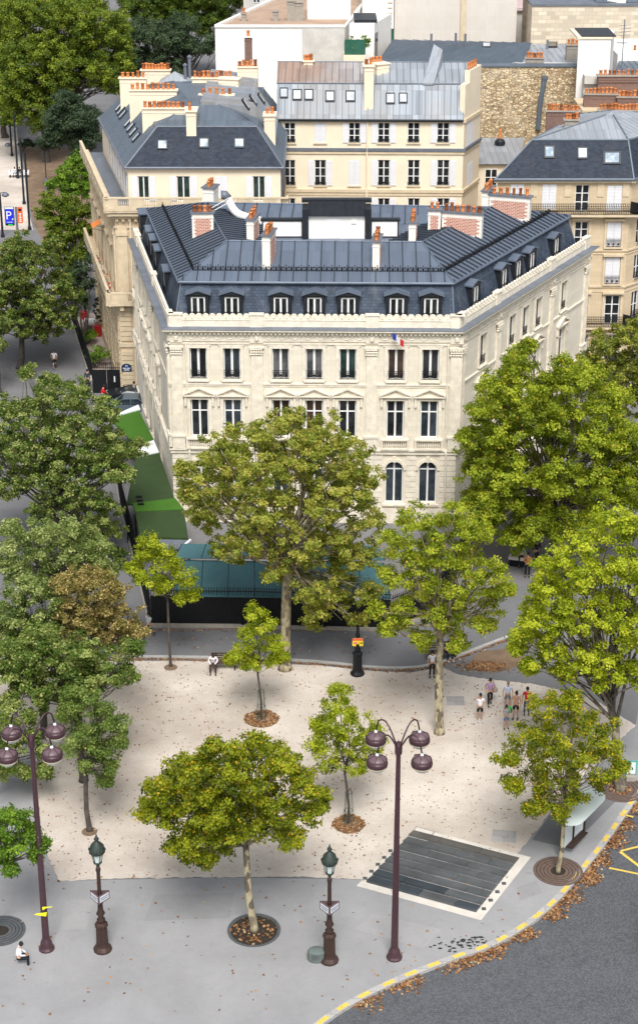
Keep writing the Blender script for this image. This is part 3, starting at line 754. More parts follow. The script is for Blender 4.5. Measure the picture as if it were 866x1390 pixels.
# rooftop penthouse
pY = G(457, 318, 18.).y; wP = Wall((Q(419, 318, pY).x, pY), (Q(495, 318, pY).x, pY)); zA, zB = 17.6, wP.hit(457, 293)[1]
M_wht = mat('white_render', (.86, .84, .80), .85, 0, .06, 1.)
mb = MB(); wP.box(mb, 0, wP.L, zA, zB, -2.4, 0); ph = mb.build('penthouse', M_wht, A_, orgA)
mb = MB(); roof_face(mb, [wP.P(-.05, zB + .02, .25), wP.P(wP.L + .05, zB + .02, .25), wP.P(wP.L + .05, zB + .75, -1.4), wP.P(-.05, zB + .75, -1.4)], .5, .05)
wP.box(mb, -.5, wP.L + .5, zB + .62, zB + .86, -1.9, -1.3)
for a, b in ((-.45, -.02), (wP.L + .02, wP.L + .45)): wP.box(mb, a, b, zA, zB + .5, -1.6, .2)
for a, b in ((-3.3, -.46), (wP.L + .46, wP.L + 2.4)): wP.box(mb, a, b, zA, zB - .28, -.6, -.302); wP.box(mb, a - .1, b + .1, zB - .45, zB - .3, -.75, -.15)
mb.build('penthouse_roof', M_dark, ph, orgA)
for a, b in ((-3.2, -.5), (wP.L + .5, wP.L + 2.3)): mb = MB(); wP.box(mb, a, b, zA + .2, zB - .46, -.3, -.2); mb.build('low_wall', M_wht, ph, orgA)
mb = MB(); wP.box(mb, 1.35, 2.2, zA + .1, zB - .08, .001, .04); mb.build('door', M_white, ph, orgA); mb = MB(); wP.box(mb, 3.0, 3.35, zB - .55, zB - .25, .001, .08); mb.build('wall_vent', M_white, ph, orgA)
# white duct with dark mouth
pts = [Q(u, v, Y) for u, v, Y in ((310, 270, 126.2), (316, 284, 126), (325, 292, 125.6), (345, 297, 125), (366, 304, 124.2), (374, 312, 124), (374, 322, 124))]
pts = smooth_poly(pts, 2); mb = MB(); mb.tube(pts, .3, 10); du = mb.build('air_duct', M_wht, A_, orgA, True)
mb = MB(); a = pts[0]; mb.tube([a + Vector((-.5, 0, .28)), a + Vector((-.25, 0, .3)), a + Vector((0, 0, .02))], [.34, .33, .31], 10); mb.build('duct_mouth', M_zled, du, orgA, True)
mb = MB(); mb.tube([Q(288, 282, 124), Q(312, 268, 125)], .03, 4); mb.tube([Q(290, 286, 124), Q(314, 273, 125)], .03, 4); mb.build('duct_stay', M_wht, du, orgA)
# rain pipes
mb = MB()
for u in (248, 611):
    x = s_at(wF, u, 480) + (.25 if u < 400 else -.15); mb.tube([wF.P(x, 13.1, .1), wF.P(x, 5.6, .1), wF.P(x + .05, 5.3, .28), wF.P(x + .05, .2, .26)], .06, 6)
mb.build('rain_pipe', M_limec, A_, orgA)
# flag
f = thing('flag', wF.P(s_at(wF, 534, 465), 13.3, .2), 'small blue, white and red flag hung under the cornice of the mansion', 'flag')
mb = MB(); mb.tube([(0, 0, .1), (0, -.7, .55)], .02, 5); mb.build('flag_pole', M_iron, f)
mb = MB()
fm = [flat('flag_blue', (.03, .06, .4)), flat('flag_white', (.8, .8, .8)), flat('flag_red', (.6, .03, .03))]
for k in range(9):
    x0, x1 = k / 9 * .75, (k + 1) / 9 * .75; wv = lambda x: .06 * math.sin(9 * x)
    mb.mi(k // 3).face([(x0 - .1, -.5 + wv(x0), .35 - x0 * .8), (x1 - .1, -.5 + wv(x1), .35 - x1 * .8), (x1 - .1, -.55 + wv(x1), .8 - x1 * .8), (x0 - .1, -.55 + wv(x0), .8 - x0 * .8)])
mb.build('cloth', fm, f)
# ================================================================ BUILDINGS BEHIND
M_cut = stone('limestone_warm', (.62, .50, .34), (.48, .38, .26), 1.3, .42, .01, .05, .3, (.36, .27, .17))
M_cutt = mat('limestone_warm_trim', (.64, .53, .37), .85, 0, .14, 1.8, 14., .2, .35)
M_zlt = zinc('zinc_light', (.33, .355, .39), None, .4, .62, .16)
M_zru = zinc('zinc_rusty', (.33, .23, .18), ((.36, .33, .32), .6), .5, .62, .2)
M_zmid = zinc('zinc_part_rusty', (.38, .36, .36), ((.34, .24, .18), .7), .5, .62, .2)
M_zst = zinc('zinc_streaked', (.27, .30, .34), ((.30, .25, .19), .4), .5, .55, .3)
M_zbl = zinc('zinc_blue', (.12, .15, .185), None, .5, .62, .12)
M_slt2 = slate('slate_dark', (.030, .040, .060), .3, .18, .25, (.075, .07, .07), .3)
M_shut = mat('shutter_white', (.74, .74, .76), .6, 0, .04, 2.)
M_gwall = mat('stained_render', (.58, .56, .52), .9, 0, .2, .5, 3.)
M_pwall = stone('pale_party_wall', (.66, .62, .57), (.62, .58, .53), 3.2, 1.4, .02, .03, .3, (.5, .42, .36))
M_rub = rubble('rubble_stone')
M_brk = brick('brick_red_dark', (.13, .045, .03), (.20, .08, .055), (.26, .22, .19))
M_stk = mat('grey_stone_stack', (.34, .31, .27), .9, 0, .15, 3.)
M_green = mat('green_mesh', (.03, .12, .08), .8)
M_pink = mat('pink_render', (.62, .5, .52), .9)
def body(parent, org, poly, z1, m, z0=0.):
    mb = MB(); mb.prism(poly, z0, z1); return mb.build('wall', m, parent, org)
def wbox(w, b, parent, org, m, name):
    mb = MB(); w.box(mb, *b); return mb.build(name, m, parent, org)
def skylight(w_or_pts, parent, org, gm=None):
    """roof light: four corner points on the slope"""
    p = [Vector(x) for x in w_or_pts]; n = (p[1] - p[0]).cross(p[3] - p[0]).normalized()
    if n.y > 0 and n.z < 0: n = -n
    if n.z < 0: n = -n
    c = sum(p, Vector()) / 4; mb = MB()
    mb.hexa([q - n * .02 for q in p] + [q + n * .12 for q in p]); f = mb.build('roof_light', M_dark, parent, org)
    q = [c + (x - c) * .76 + n * .135 for x in p]; g = MB(); g.face(q); g.build('pane', gm or M_sky, f, org); return f
M_sky = glass('glass_sky', (.20, .27, .34), .5, (.5, .57, .62))
M_skyw = glass('glass_white', (.42, .46, .50), .3, (.62, .64, .66))
def on_plane(u, v, a, b, c):
    n = (b - a).cross(c - a); D = Vector(ray(u, v)); C = Vector((0, 0, H)); return C + D * ((a - C).dot(n) / D.dot(n))
def light_px(u0, u1, v0, v1, pl, parent, org, gm=None):
    skylight([on_plane(u0, v1, *pl), on_plane(u1, v1, *pl), on_plane(u1, v0, *pl), on_plane(u0, v0, *pl)], parent, org, gm)
# ---- B: left building with the stone balconies
oB = (-9.6, 137., 0)
B_ = thing('apartment_building', oB, 'cream corner building with stone balconies, slate roof and plastered chimney walls, left behind the mansion', 'building')
bl, br = (-16.3, 137.0), (-2.9, 137.0); bk_l, bk_r = (-20.9, 158.), (-2.9, 158.)
wBf, wBl = Wall(bl, br), Wall(bk_l, bl)
hs_ = []
lw = [wBl.L - d for d in (2.2, 5.4, 8.6, 11.8, 15., 18.2)]
def wall_grid(w, parent, org, z0, z1, holes, m, depth=.25):
    mb = MB(); w.grid(mb, 0, w.L, z0, z1, holes, 0, depth); return mb.build('wall', m, parent, org)
hl = []
for c in lw: hl += [(c - .55, c + .55, 9.1, 12.3), (c - .55, c + .55, 4.9, 7.2), (c - .55, c + .55, 1.2, 3.7)]
wall_grid(wBl, B_, oB, 0, 15.0, hl, M_cut)
hf = [(6.5, 7.5, 11.6, 14.2), (3.1, 4.1, 11.6, 14.2), (6.5, 7.5, 8.4, 10.8)]
wall_grid(wBf, B_, oB, 0, 15.0, hf, M_cut)
for h in hl: window(wBl, h, B_, oB, M_white, -.15, (), None)
for h in hf: window(wBf, h, B_, oB, M_white, -.15, (), None)
mb = MB(); mb.face([(bk_r[0], bk_r[1], 0), (bk_l[0], bk_l[1], 0), (bk_l[0], bk_l[1], 15), (bk_r[0], bk_r[1], 15)]); mb.face([(br[0], br[1], 0), (bk_r[0], bk_r[1], 0), (bk_r[0], bk_r[1], 15), (br[0], br[1], 15)]); mb.build('wall', M_cut, B_, oB)
t = MB()
for w in (wBf, wBl):
    for z0, z1, o in ((0, .9, .1), (4.2, 4.5, .12), (7.75, 7.95, .2), (14.2, 14.35, .1), (15.0, 15.3, .25), (15.3, 15.62, .6), (15.62, 15.72, .75)): w.box(t, -o, w.L + o, z0, z1, .002, o)
    x = .1
    while x < w.L: w.box(t, x, x + .22, 14.8, 14.998, .003, .3); x += .5
    for a in ([.15, 1.9] if w is wBf else [w.L - 1.1] + [c - 2.0 for c in lw]):
        w.box(t, a, a + .8, 8.0, 14.19, .003, .14); w.box(t, a - .06, a + .86, 13.6, 13.9, .003, .22)
        z = .95
        while z < 7.6:
            if not (4.1 < z < 4.5 or z + .4 > 4.2 and z < 4.5): w.box(t, a - .05, a + .85, z, z + .36, .003, .1)
            z += .42
for c in lw:
    wBl.box(t, c - .8, c + .8, 12.45, 12.6, .003, .35); wBl.box(t, c - .8, c + .8, 7.3, 7.45, .003, .3); wBl.box(t, c - .75, c - .56, 9, 12.44, .003, .12); wBl.box(t, c + .56, c + .75, 9, 12.44, .003, .12)
t.build('stone_trim', M_cutt, B_, oB)
def stone_balcony(w, x0, x1, z, out, parent, org, m, h=.85, gaps=None, ends=True):
    t = MB(); w.box(t, x0, x1, z - .25, z, .004, out); w.box(t, x0, x1, z + h - .12, z + h, out - .22, out + .02); w.box(t, x0, x1, z + .001, z + .14, out - .2, out)
    x = x0
    while x < x1 - .1:
        e = min(x + 2.1, x1); solid = 1.15 if gaps is None else gaps
        w.box(t, x, min(x + solid, x1), z + .141, z + h - .121, out - .2, out)
        k = x + solid + .1
        while k < e - .04: t.lathe([(.03, 0), (.055, .15), (.03, .4), (.04, h - .27)], w.P(k, z + .142, out - .1), 5); k += .17
        x = e
    if ends:
        for e in (x0, x1 - .2): w.box(t, e, e + .2, z + .001, z + h, .01, out - .21)
    b = t.build('balcony', m, parent, org); return b
stone_balcony(wBf, -.75, wBf.L + .5, 16.0, .75, B_, oB, M_cutt)
stone_balcony(wBl, 0., wBl.L + .74, 16.0, .75, B_, oB, M_cutt, ends=False)
stone_balcony(wBf, -.9, 2.2, 7.95 + .25, .9, B_, oB, M_cutt, gaps=1.8)
stone_balcony(wBl, 1., wBl.L + .88, 7.95 + .25, .9, B_, oB, M_cutt, gaps=1.8, ends=False)
t = MB()
for w, n in ((wBf, (0.2, 1.6)), (wBl, tuple(c - 1.6 for c in lw))):
    for a in n: w.box(t, a, a + .3, 7.5, 7.949, .004, .7)
t.build('balcony_bracket', M_cutt, B_, oB)
# top storey
tp = inset([bl, br, bk_r, bk_l], [1.2, .15, .1, 1.3]); tl = [(p.x, p.y) for p in tp]
wTf, wTl = Wall(tl[0], tl[1]), Wall(tl[3], tl[0])
mb = MB(); mb.face([(p.x, p.y, 15.73) for p in inset([bl, br, bk_r, bk_l], [-.7, 0, 0, -.7])]); mb.build('terrace', M_zled, B_, oB)
th = []
for (u0, u1, v0, v1, sh) in ((187, 202.6, 239, 272, 'LR'), (239.7, 258, 239, 272, 'LR'), (292, 309.5, 239, 272, 'lr'), (343, 360, 239, 272, 'LR')):
    a, zt = wTf.hit(u0, v0); b, _ = wTf.hit(u1, v0); th.append((a, b, 16.1, zt, sh))
tz = wTf.hit(275, 229)[1] + .1
wall_grid(wTf, B_, oB, 15.7, tz, [h[:4] for h in th], M_cream, .2)
for h in th: window(wTf, h, B_, oB, M_white, -.1, (), None, shut=h[4], shm=M_shut, gl=GLS[2])
tll = [(wTl.L - d - .45, wTl.L - d + .45, 16.1, 18.1) for d in (1.2, 3.2, 5.2, 7.2, 9.2, 11.2, 13.2)]
wall_grid(wTl, B_, oB, 15.7, tz, tll, M_cream, .2)
for h in tll: window(wTl, h, B_, oB, M_white, -.1, (), None, shut='LR', shm=M_shut)
mb = MB(); ring(mb, inset(tl, [0.] * 4), tz - .12, inset(tl, [-.18] * 4), tz - .1); ring(mb, inset(tl, [-.18] * 4), tz - .1, inset(tl, [-.18] * 4), tz); mb.build('eaves', M_cutt, B_, oB)
e0, e1, e2 = inset(tl, [-.25] * 4), inset(tl, [1.5, 1.9, 1.0, 2.6]), inset(tl, [5.2, 5.4, 5., 5.8])
zt2 = Q(270, 172, e1[0].y).z; zt3 = zt2 + 1.25
mb = MB(); mb.face([(e0[0].x, e0[0].y, tz), (e0[1].x, e0[1].y, tz), (e1[1].x, e1[1].y, zt2), (e1[0].x, e1[0].y, zt2)]); mb.build('slate_slope', M_slt2, B_, oB)
mb = MB(); a, b, c, d = e0[3], e0[0], e1[0], e1[3]; roof_face(mb, [(a.x, a.y, tz), (b.x, b.y, tz), (c.x, c.y, zt2), (d.x, d.y, zt2)], .6, .04); 
a, b, c, d = e0[1], e0[2], e1[2], e1[1]; roof_face(mb, [(a.x, a.y, tz), (b.x, b.y, tz), (c.x, c.y, zt2), (d.x, d.y, zt2)], .6, .04)
sd_ = mb.build('side_slope', M_zbl, B_, oB)
mb = MB()
for i in range(4):
    a, b, c, d = e1[i], e1[(i + 1) % 4], e2[(i + 1) % 4], e2[i]; roof_face(mb, [(a.x, a.y, zt2), (b.x, b.y, zt2), (c.x, c.y, zt3), (d.x, d.y, zt3)], .6, .04)
mb.face([(p.x, p.y, zt3) for p in e2]); mb.build('zinc_roof', M_zbl, B_, oB)
mb = MB()
for i in (0, 1, 3):
    ridge_roll(mb, (e0[i].x, e0[i].y, tz), (e1[i].x, e1[i].y, zt2), .075) if i != 3 else None; ridge_roll(mb, (e1[i].x, e1[i].y, zt2), (e2[i].x, e2[i].y, zt3), .07)
    ridge_roll(mb, (e1[i].x, e1[i].y, zt2), (e1[(i + 1) % 4].x, e1[(i + 1) % 4].y, zt2), .07)
    ridge_roll(mb, (e0[i].x, e0[i].y, tz), (e0[(i + 1) % 4].x, e0[(i + 1) % 4].y, tz), .11)
mb.build('ridge_roll', M_zled, B_, oB)
pl = [Vector((e0[0].x, e0[0].y, tz)), Vector((e0[1].x, e0[1].y, tz)), Vector((e1[1].x, e1[1].y, zt2))]
for u0, u1, v0, v1 in ((214, 228, 190, 203), (270.5, 284, 187.5, 201), (318, 332, 187.5, 201)): light_px(u0, u1, v0, v1, pl, B_, oB)
pl = [Vector((e0[3].x, e0[3].y, tz)), Vector((e0[0].x, e0[0].y, tz)), Vector((e1[0].x, e1[0].y, zt2))]
for k, (u, v) in enumerate(((186, 187), (182, 180), (178.5, 173.5), (175, 167.5), (168, 156), (165.5, 151), (163, 146))):
    p = on_plane(u, v, *pl); dn = (pl[1] - pl[0]).normalized(); up = ((pl[2] - pl[1]) - dn * (pl[2] - pl[1]).dot(dn)).normalized()
    skylight([p - dn * .3 - up * .5, p + dn * .3 - up * .5, p + dn * .3 + up * .5, p - dn * .3 + up * .5], B_, oB, M_skyw)
def chP(parent, org, u0, u1, vt, vb, Y, wd, n, m, ang=0., panel='', cap=None, down=1.2, **k):
    a, b = Q(u0, vt, Y), Q(u1, vt, Y); zb = Q((u0 + u1) / 2, vb, Y).z; L = (b.x - a.x) / max(.5, math.cos(ang))
    return chimney(parent, org, ((a.x + b.x) / 2, Y + wd / 2), zb - down, a.z, L, wd, ang, n, panel, m, cap or M_cream, pot_h=.5, potr=.165, **k)
chP(B_, oB, 193, 252, 148, 172, 141.5, .6, 9, M_cream, 0)
chP(B_, oB, 252.5, 266, 152, 205, 139.3, 1.8, 0, M_cream, 0)
for k in range(3):
    p = Q(258, 151, 139.6 + .5 * k); q = MB(); q.lathe([(.14, 0), (.11, .1), (.11, .45), (.13, .5)], (p.x, 139.6 + .5 * k, Q(258, 152, 139.3).z + .09), 8); q.build('chimney_pot', M_pot, B_, oB, True)
chP(B_, oB, 175.5, 240, 123.5, 152, 147.5, .6, 9, M_cream, 0)
chP(B_, oB, 162.6, 198.7, 107, 135, 153., .6, 5, M_cream, 0)
chP(B_, oB, 192, 231, 96, 108, 157., .6, 9, M_cream, 0)
chP(B_, oB, 261, 316, 107, 140, 152., .6, 9, M_cream, 0)
chP(B_, oB, 298, 325, 108, 150, 151., .9, 0, M_cream, R(-12))
chP(B_, oB, 271, 317, 130, 147, 146.5, .6, 5, M_cream, 0)
chP(B_, oB, 358.5, 373.5, 158, 212, 141.5, 1.6, 2, M_cream, 0)
a = Q(238, 111, 155); mb = MB(); mb.mesh([(a.x - 1.4, a.y - 1.2, a.z), (a.x + 1.4, a.y - 1.2, a.z), (a.x + 1.4, a.y + 1.4, a.z), (a.x - 1.4, a.y + 1.4, a.z), (a.x, a.y, a.z + .9)], [(0, 1, 4), (1, 2, 4), (2, 3, 4), (3, 0, 4)])
roof_face(mb, [(a.x - 1.4, a.y - 1.2, a.z + .01), (a.x + 1.4, a.y - 1.2, a.z + .01), (a.x, a.y, a.z + .91)], .4, .05); mb.box((a.x, a.y + .1, a.z - .6), (2.7, 2.5, 1.2)); mb.build('roof_lantern', M_zlt, B_, oB)
mb = MB()
for u, v, h in ((252, 95, 1.1), (258, 92, 1.6), (269, 128, 1.4)): p = Q(u, v + 12, 152); mb.tube([p, p + Z * h], .14, 8); mb.lathe([(.2, 0), (.2, .12), (.02, .25)], p + Z * h, 8)
mb.build('vent_pipe', M_zled, B_, oB)
mb = MB(); x = wBf.L * 0 + 1.25; mb.tube([wBf.P(x, 15.2, .18), wBf.P(x, 8.5, .18)], .07, 6); mb.tube([wBf.P(x, 7.6, .18), wBf.P(x, .2, .18)], .07, 6); mb.build('rain_pipe', M_cream, B_, oB)
# the low connecting wing with rooflights between B and C
oW = (-6.5, 147, 0); W_ = thing('linking_wing', oW, 'low rear wing with streaked zinc roof and tilted rooflights between the two cream buildings', 'building')
body(W_, oW, [(-9.5, 143.), (-3.7, 143.), (-3.75, 158.), (-9.5, 158.)], 20.0, M_cream)
mb = MB(); wr = [Vector((-3.55, 143., 20.)), Vector((-3.55, 152., 20.)), Vector((-5.4, 152., 22.7)), Vector((-5.4, 143., 22.7))]
roof_face(mb, wr, .55, .04); roof_face(mb, [(-5.4, 143., 22.7), (-5.4, 158., 22.7), (-9.6, 158., 23.2), (-9.6, 143., 23.2)], .55, .04); mb.face([(-3.55, 143, 20), (-5.4, 143, 22.7), (-9.6, 143, 23.2), (-9.6, 143, 20)]); mb.build('roof', M_zst, W_, oW)
for u, v in ((333, 142), (343, 136), (354, 134)):
    p = on_plane(u, v, wr[0], wr[1], wr[2]); dn = Vector((0, 1, 0)); up = (wr[2] - wr[1]).normalized()
    skylight([p - dn * .45 - up * .5, p + dn * .45 - up * .5, p + dn * .45 + up * .5, p - dn * .45 + up * .5], W_, oW, M_skyw)
chP(W_, oW, 322, 350, 92, 106, 156., .7, 5, M_cream, 0, cap=M_cream, down=2.5)
# ---- C: courtyard building with shutters
oC = (4.5, 152., 0)
C_ = thing('apartment_building', oC, 'cream courtyard block with white shutters and streaked zinc mansard, directly behind the mansion roof', 'building')
cA, cB, cD, cE = (-3.64, 152.), (12.55, 151.6), (14.35, 156.2), (-3.64, 160.)
wCf, wCr = Wall(cA, cB), Wall(cB, cD); ze = wCf.hit(500, 163)[1]
rows = [(166.5, 194), (217, 252), (269, 301), (318, 348)]
cols = [(386, 401, ('', '', '', '')), (427, 442.5, ('c', 'LR', '', '')), (473.5, 488.5, ('LR', 'c', '', '')), (513, 528.5, ('LR', 'LR', 'LR', 'LR')), (553.5, 569, ('', '', '', '')), (593.5, 609, ('LR', 'LR', 'LR', 'LR'))]
ws = []
for u0, u1, sh in cols:
    for (v0, v1), s_ in zip(rows, sh):
        a, zt = wCf.hit(u0, v0); b, zb = wCf.hit(u1, v1); ws.append((a, b, zb, zt, s_))
wall_grid(wCf, C_, oC, 0, ze, [w_[:4] for w_ in ws], M_cream, .22)
for w_ in ws:
    window(wCf, w_, C_, oC, M_white, -.12, (.36, .68), (.32, .02, M_iron) if w_[4] != 'c' else None, shut={'c': 'lr', '': None}.get(w_[4], w_[4]), shm=M_shut, gl=GLS[0], fw=.06, mull=.1)
sw = []
for (v0, v1) in ((168, 200), (222, 257)):
    a, zt = wCr.hit(634.5, v0); b, zb = wCr.hit(641.5, v0 - 2); sw.append((a, b, zt - 2.0, zt))
wall_grid(wCr, C_, oC, 0, ze, sw, M_cream, .22)
for h in sw: window(wCr, h, C_, oC, M_white, -.12, (), None, shut='lr', shm=M_shut)
mb = MB(); mb.face([(cD[0], cD[1], 0), (cE[0], cE[1], 0), (cE[0], cE[1], ze), (cD[0], cD[1], ze)]); mb.build('wall', M_cream, C_, oC)
t = MB(); m2 = MB()
for w in (wCf, wCr):
    for v0, v1, o, k in ((201, 205, .16, 1), (206, 209, .1, 0), (257, 261, .12, 0), (263.5, 265.5, .07, 0), (306, 310, .1, 0), (161.5, 166, .14, 0)):
        z1, z0 = wCf.hit(500, v0)[1], wCf.hit(500, v1)[1]; w.box(m2 if k else t, -.02, w.L + o, z0, z1, .004, o + (.001 if w is wCf else 0))
for a, b, zb, zt, s_ in ws: wCf.box(t, a - .1, b + .1, zb - .1, zb - .005, .004, .12)
t.build('stone_trim', M_cutt, C_, oC); m2.build('ledge', M_zled, C_, oC)
ce0, ce1, ce2 = inset([cA, cB, cD, cE], [-.25, .0, 0, 0]), inset([cA, cB, cD, cE], [.9, .0, .5, 0]), [Vector((cA[0], 156.6, 0)), Vector((13.9, 156.2, 0))]
zc1 = Q(450, 113, ce1[0].y).z; zc2 = Q(480, 84, 156.5).z
mb = MB(); roof_face(mb, [(ce0[0].x, ce0[0].y, ze), (ce0[1].x, ce0[1].y, ze), (ce1[1].x, ce1[1].y, zc1), (ce1[0].x, ce1[0].y, zc1)], .55, .07, 0, 1); mb.build('mansard_slope', [M_zst, M_zbl], C_, oC)
def lerp2(k): a_, b_ = ce1[0].lerp(ce1[1], k), ce2[0].lerp(ce2[1], k); return (a_.x, a_.y, zc1), (b_.x, b_.y, zc2)
for k0_, k1_, m_ in ((0, .24, M_zru), (.24, .47, M_zmid), (.47, 1., M_zlt)):
    mb = MB(); (p0, q0), (p1, q1) = lerp2(k0_), lerp2(k1_); roof_face(mb, [p0, p1, q1, q0], .6, .07, 0, 1)
    mb.mi(0).face([q0, q1, (q1[0], 160.5, zc2 - 2.5), (q0[0], 162.5, zc2 - 2.5)]); mb.build('zinc_roof', [m_, M_zbl], C_, oC)
mb = MB(); ridge_roll(mb, (ce0[0].x, ce0[0].y, ze + .02), (ce0[1].x, ce0[1].y, ze + .02), .12); mb.build('gutter', M_dark, C_, oC)
mb = MB(); ridge_roll(mb, (ce1[0].x, ce1[0].y, zc1 + .02), (ce1[1].x, ce1[1].y, zc1 + .02), .07); ridge_roll(mb, (ce2[0].x, ce2[0].y, zc2), (ce2[1].x, ce2[1].y, zc2), .07); mb.build('ridge_roll', M_zled, C_, oC)
pl = [Vector((ce0[0].x, ce0[0].y, ze)), Vector((ce0[1].x, ce0[1].y, ze)), Vector((ce1[1].x, ce1[1].y, zc1))]
for u0, u1, v0, v1 in ((380, 391, 119, 133), (397, 410, 121, 136), (413, 425.5, 121, 136), (441.5, 454.5, 123, 138), (469, 482.5, 123, 138), (523.5, 536, 126, 141), (541, 553, 126, 140)):
    light_px(u0, u1, v0, v1, pl, C_, oC, M_skyw)
chP(C_, oC, 494, 507, 91, 155, 151.9, 1.7, 2, M_cream, R(2), down=.2)
chP(C_, oC, 503, 520, 88, 108, 154.2, 2.2, 3, M_cream, R(30))
chP(C_, oC, 412, 425, 84, 98, 156, .8, 3, M_cream, 0)
# end gable rising as a chimney wall, cream
mb = MB(); w = wCr; zg = Q(640, 97, 153).z
w.box(mb, -.05, 1.2, ze + .02, zc1 + .1, -.45, .02); w.box(mb, 1.2, 4.6, ze + .02, zc1 + 1.1, -.45, .02); gb = mb.build('gable_wall', M_cream, C_, oC)
for k in range(4):
    q = MB(); q.lathe([(.15, 0), (.12, .1), (.12, .5), (.15, .55)], w.P(1.5 + .65 * k, zc1 + 1.2, -.2), 8); q.build('chimney_pot', M_pot, gb, oC, True)
# white metal ventilation chute
pz = [on_plane(u, v, Vector((ce1[0].x, ce1[0].y, zc1)), Vector((ce1[1].x, ce1[1].y, zc1)), Vector((ce2[1].x, ce2[1].y, zc2))) for u, v in ((574, 115), (589, 115), (600, 88), (588, 80))]
mb = MB(); mb.hexa([p + Z * .0 for p in pz] + [p + Z * h for p, h in zip(pz, (.15, .15, 1.3, 1.3))]); mb.build('vent_chute', M_zlt, C_, oC)
mb = MB(); mb.tube([wCf.P(wCf.hit(498, 200)[0], ze - .2, .1), wCf.P(wCf.hit(498, 200)[0], 3, .1)], .07, 6); mb.build('rain_pipe', M_cream, C_, oC)
# ---- D: right building with iron balconies
yD = 146.; xl, xr = Q(675, 243, yD).x, Q(857, 243, yD).x
oD = ((xl + xr) / 2, yD, 0)
D_ = thing('apartment_building', oD, 'tan stone apartment house with long wrought iron balconies and dark slate mansard at the right', 'building')
dA, dB, dC, dE = (xl, yD), (xr, yD), (xr + 9., yD + 9), (xl + 7., yD + 14)
wDf, wDr = Wall(dA, dB), Wall(dB, dC); zd = wDf.hit(760, 243)[1]
dw = []
for u0, u1, v0, v1, sh, fl in ((693, 709.5, 250, 282, 'lr', 0), (736, 753.6, 250, 284, 'lr', 0), (781, 798, 251, 287, '', 0), (824, 842, 252, 287, 'lr', 0),
                         (737, 753, 301, 334, '', 1), (780, 796.5, 301, 334, '', 1), (824, 841, 302, 335, 'lr', 1), (737, 753, 350, 385, '', 1), (779, 796, 350, 385, 'lr', 1), (822, 839, 350, 385, 'lr', 1),
                         (737, 753, 401, 440, '', 0), (779, 795, 401, 440, '', 0), (821, 838.5, 401, 440, '', 0), (779, 795, 455, 490, '', 1), (821, 838, 455, 490, '', 1)):
    a, zt = wDf.hit(u0, v0); b, zb = wDf.hit(u1, v1); dw.append((a, b, zb, zt, sh, fl))
wall_grid(wDf, D_, oD, 0, zd, [x[:4] for x in dw], M_cut, .25)
for x in dw: window(wDf, x, D_, oD, M_white, -.12, (.35, .68) if not x[4] else (), (.75, .18, M_iron) if x[5] else None, shut=x[4] or None, shm=M_shut, gl=GLS[0])
rw_ = [(1.2, 2.2, zb, zt) for zb, zt in ((13.2, 15.6), (10.2, 12.4), (7., 9.2), (3.5, 5.9))] + [(4.2, 5.2, zb, zt) for zb, zt in ((13.2, 15.6), (10.2, 12.4), (7., 9.2), (3.5, 5.9))]
wall_grid(wDr, D_, oD, 0, zd, rw_, M_cut, .25)
for x in rw_: window(wDr, x, D_, oD, M_white, -.12, (.5,), (.75, .18, M_iron), gl=GLS[0])
mb = MB(); mb.face([(dC[0], dC[1], 0), (dE[0], dE[1], 0), (dE[0], dE[1], zd), (dC[0], dC[1], zd)]); mb.face([(dE[0], dE[1], 0), (dA[0], dA[1], 0), (dA[0], dA[1], zd), (dE[0], dE[1], zd)]); mb.build('wall', M_cut, D_, oD)
t = MB()
for w in (wDf, wDr):
    for v, h, o in ((292, .16, .75), (341, .14, .1), (390, .14, .1), (444, .16, .75), (396, .06, .05), (345, .06, .06)):
        z = wDf.hit(760, v)[1]; w.box(t, -.02 if o > .5 else 0, w.L + (o if w is wDf else 0), z, z + h, .004, o + (0 if w is wDf else .001))
    z = wDf.hit(760, 243)[1]; w.box(t, -.3, w.L + .3, z - .25, z - .05, .004, .3)
for a, b, zb, zt, sh, fl in dw:
    if zt < 12.6:
        wDf.box(t, a - .28, b + .28, zt + .18, zt + .36, .004, .32); wDf.box(t, a - .22, a - .05, zb, zt + .17, .004, .09); wDf.box(t, b + .05, b + .22, zb, zt + .17, .004, .09)
    wDf.box(t, a - .2, b + .2, zb - .14, zb - .01, .004, .2)
for u in (768, 812, 846, 722):
    x = wDf.hit(u, 300)[0]; wDf.box(t, x - .28, x + .28, wDf.hit(760, 270)[1] + .2, zd - .26, .004, .06)
t.build('stone_trim', M_cutt, D_, oD)
def iron_rail(w, x0, x1, z, out, parent, org, h=1.0):
    q = MB(); 
    for zz in (z + .05, z + h - .04, z + h * .72): w.box(q, x0, x1, zz, zz + .035, out - .035, out)
    k = x0
    while k < x1:
        w.box(q, k - .02, k + .02, z + .05, z + h, out - .04, out - .005); w.box(q, k + .03, k + .12, z + .3, z + .42, out - .025, out - .01); w.box(q, k + .055, k + .095, z + .5, z + .62, out - .025, out - .01); k += .15
    w.box(q, x0, x0 + .04, z, z + h, .01, out); w.box(q, x1 - .04, x1, z, z + h, .01, out)
    return q.build('balcony_railing', M_iron, parent, org)
for v in (292, 444):
    z = wDf.hit(760, v)[1] + .16; iron_rail(wDf, .0, wDf.L + .7, z, .7, D_, oD); iron_rail(wDr, .1, wDr.L, z, .7, D_, oD)
PD = [dA, dB, dC, dE]; d0, d1, d2 = inset(PD, [-.35, -.35, 0, -.1]), inset(PD, [1.6, 1.3, .5, 1.9]), inset(PD, [6.2, 5.0, 4., 6.])
zd1 = Q(760, 190, d1[0].y).z; zd2 = Q(811, 156, d2[0].y).z
mb = MB()
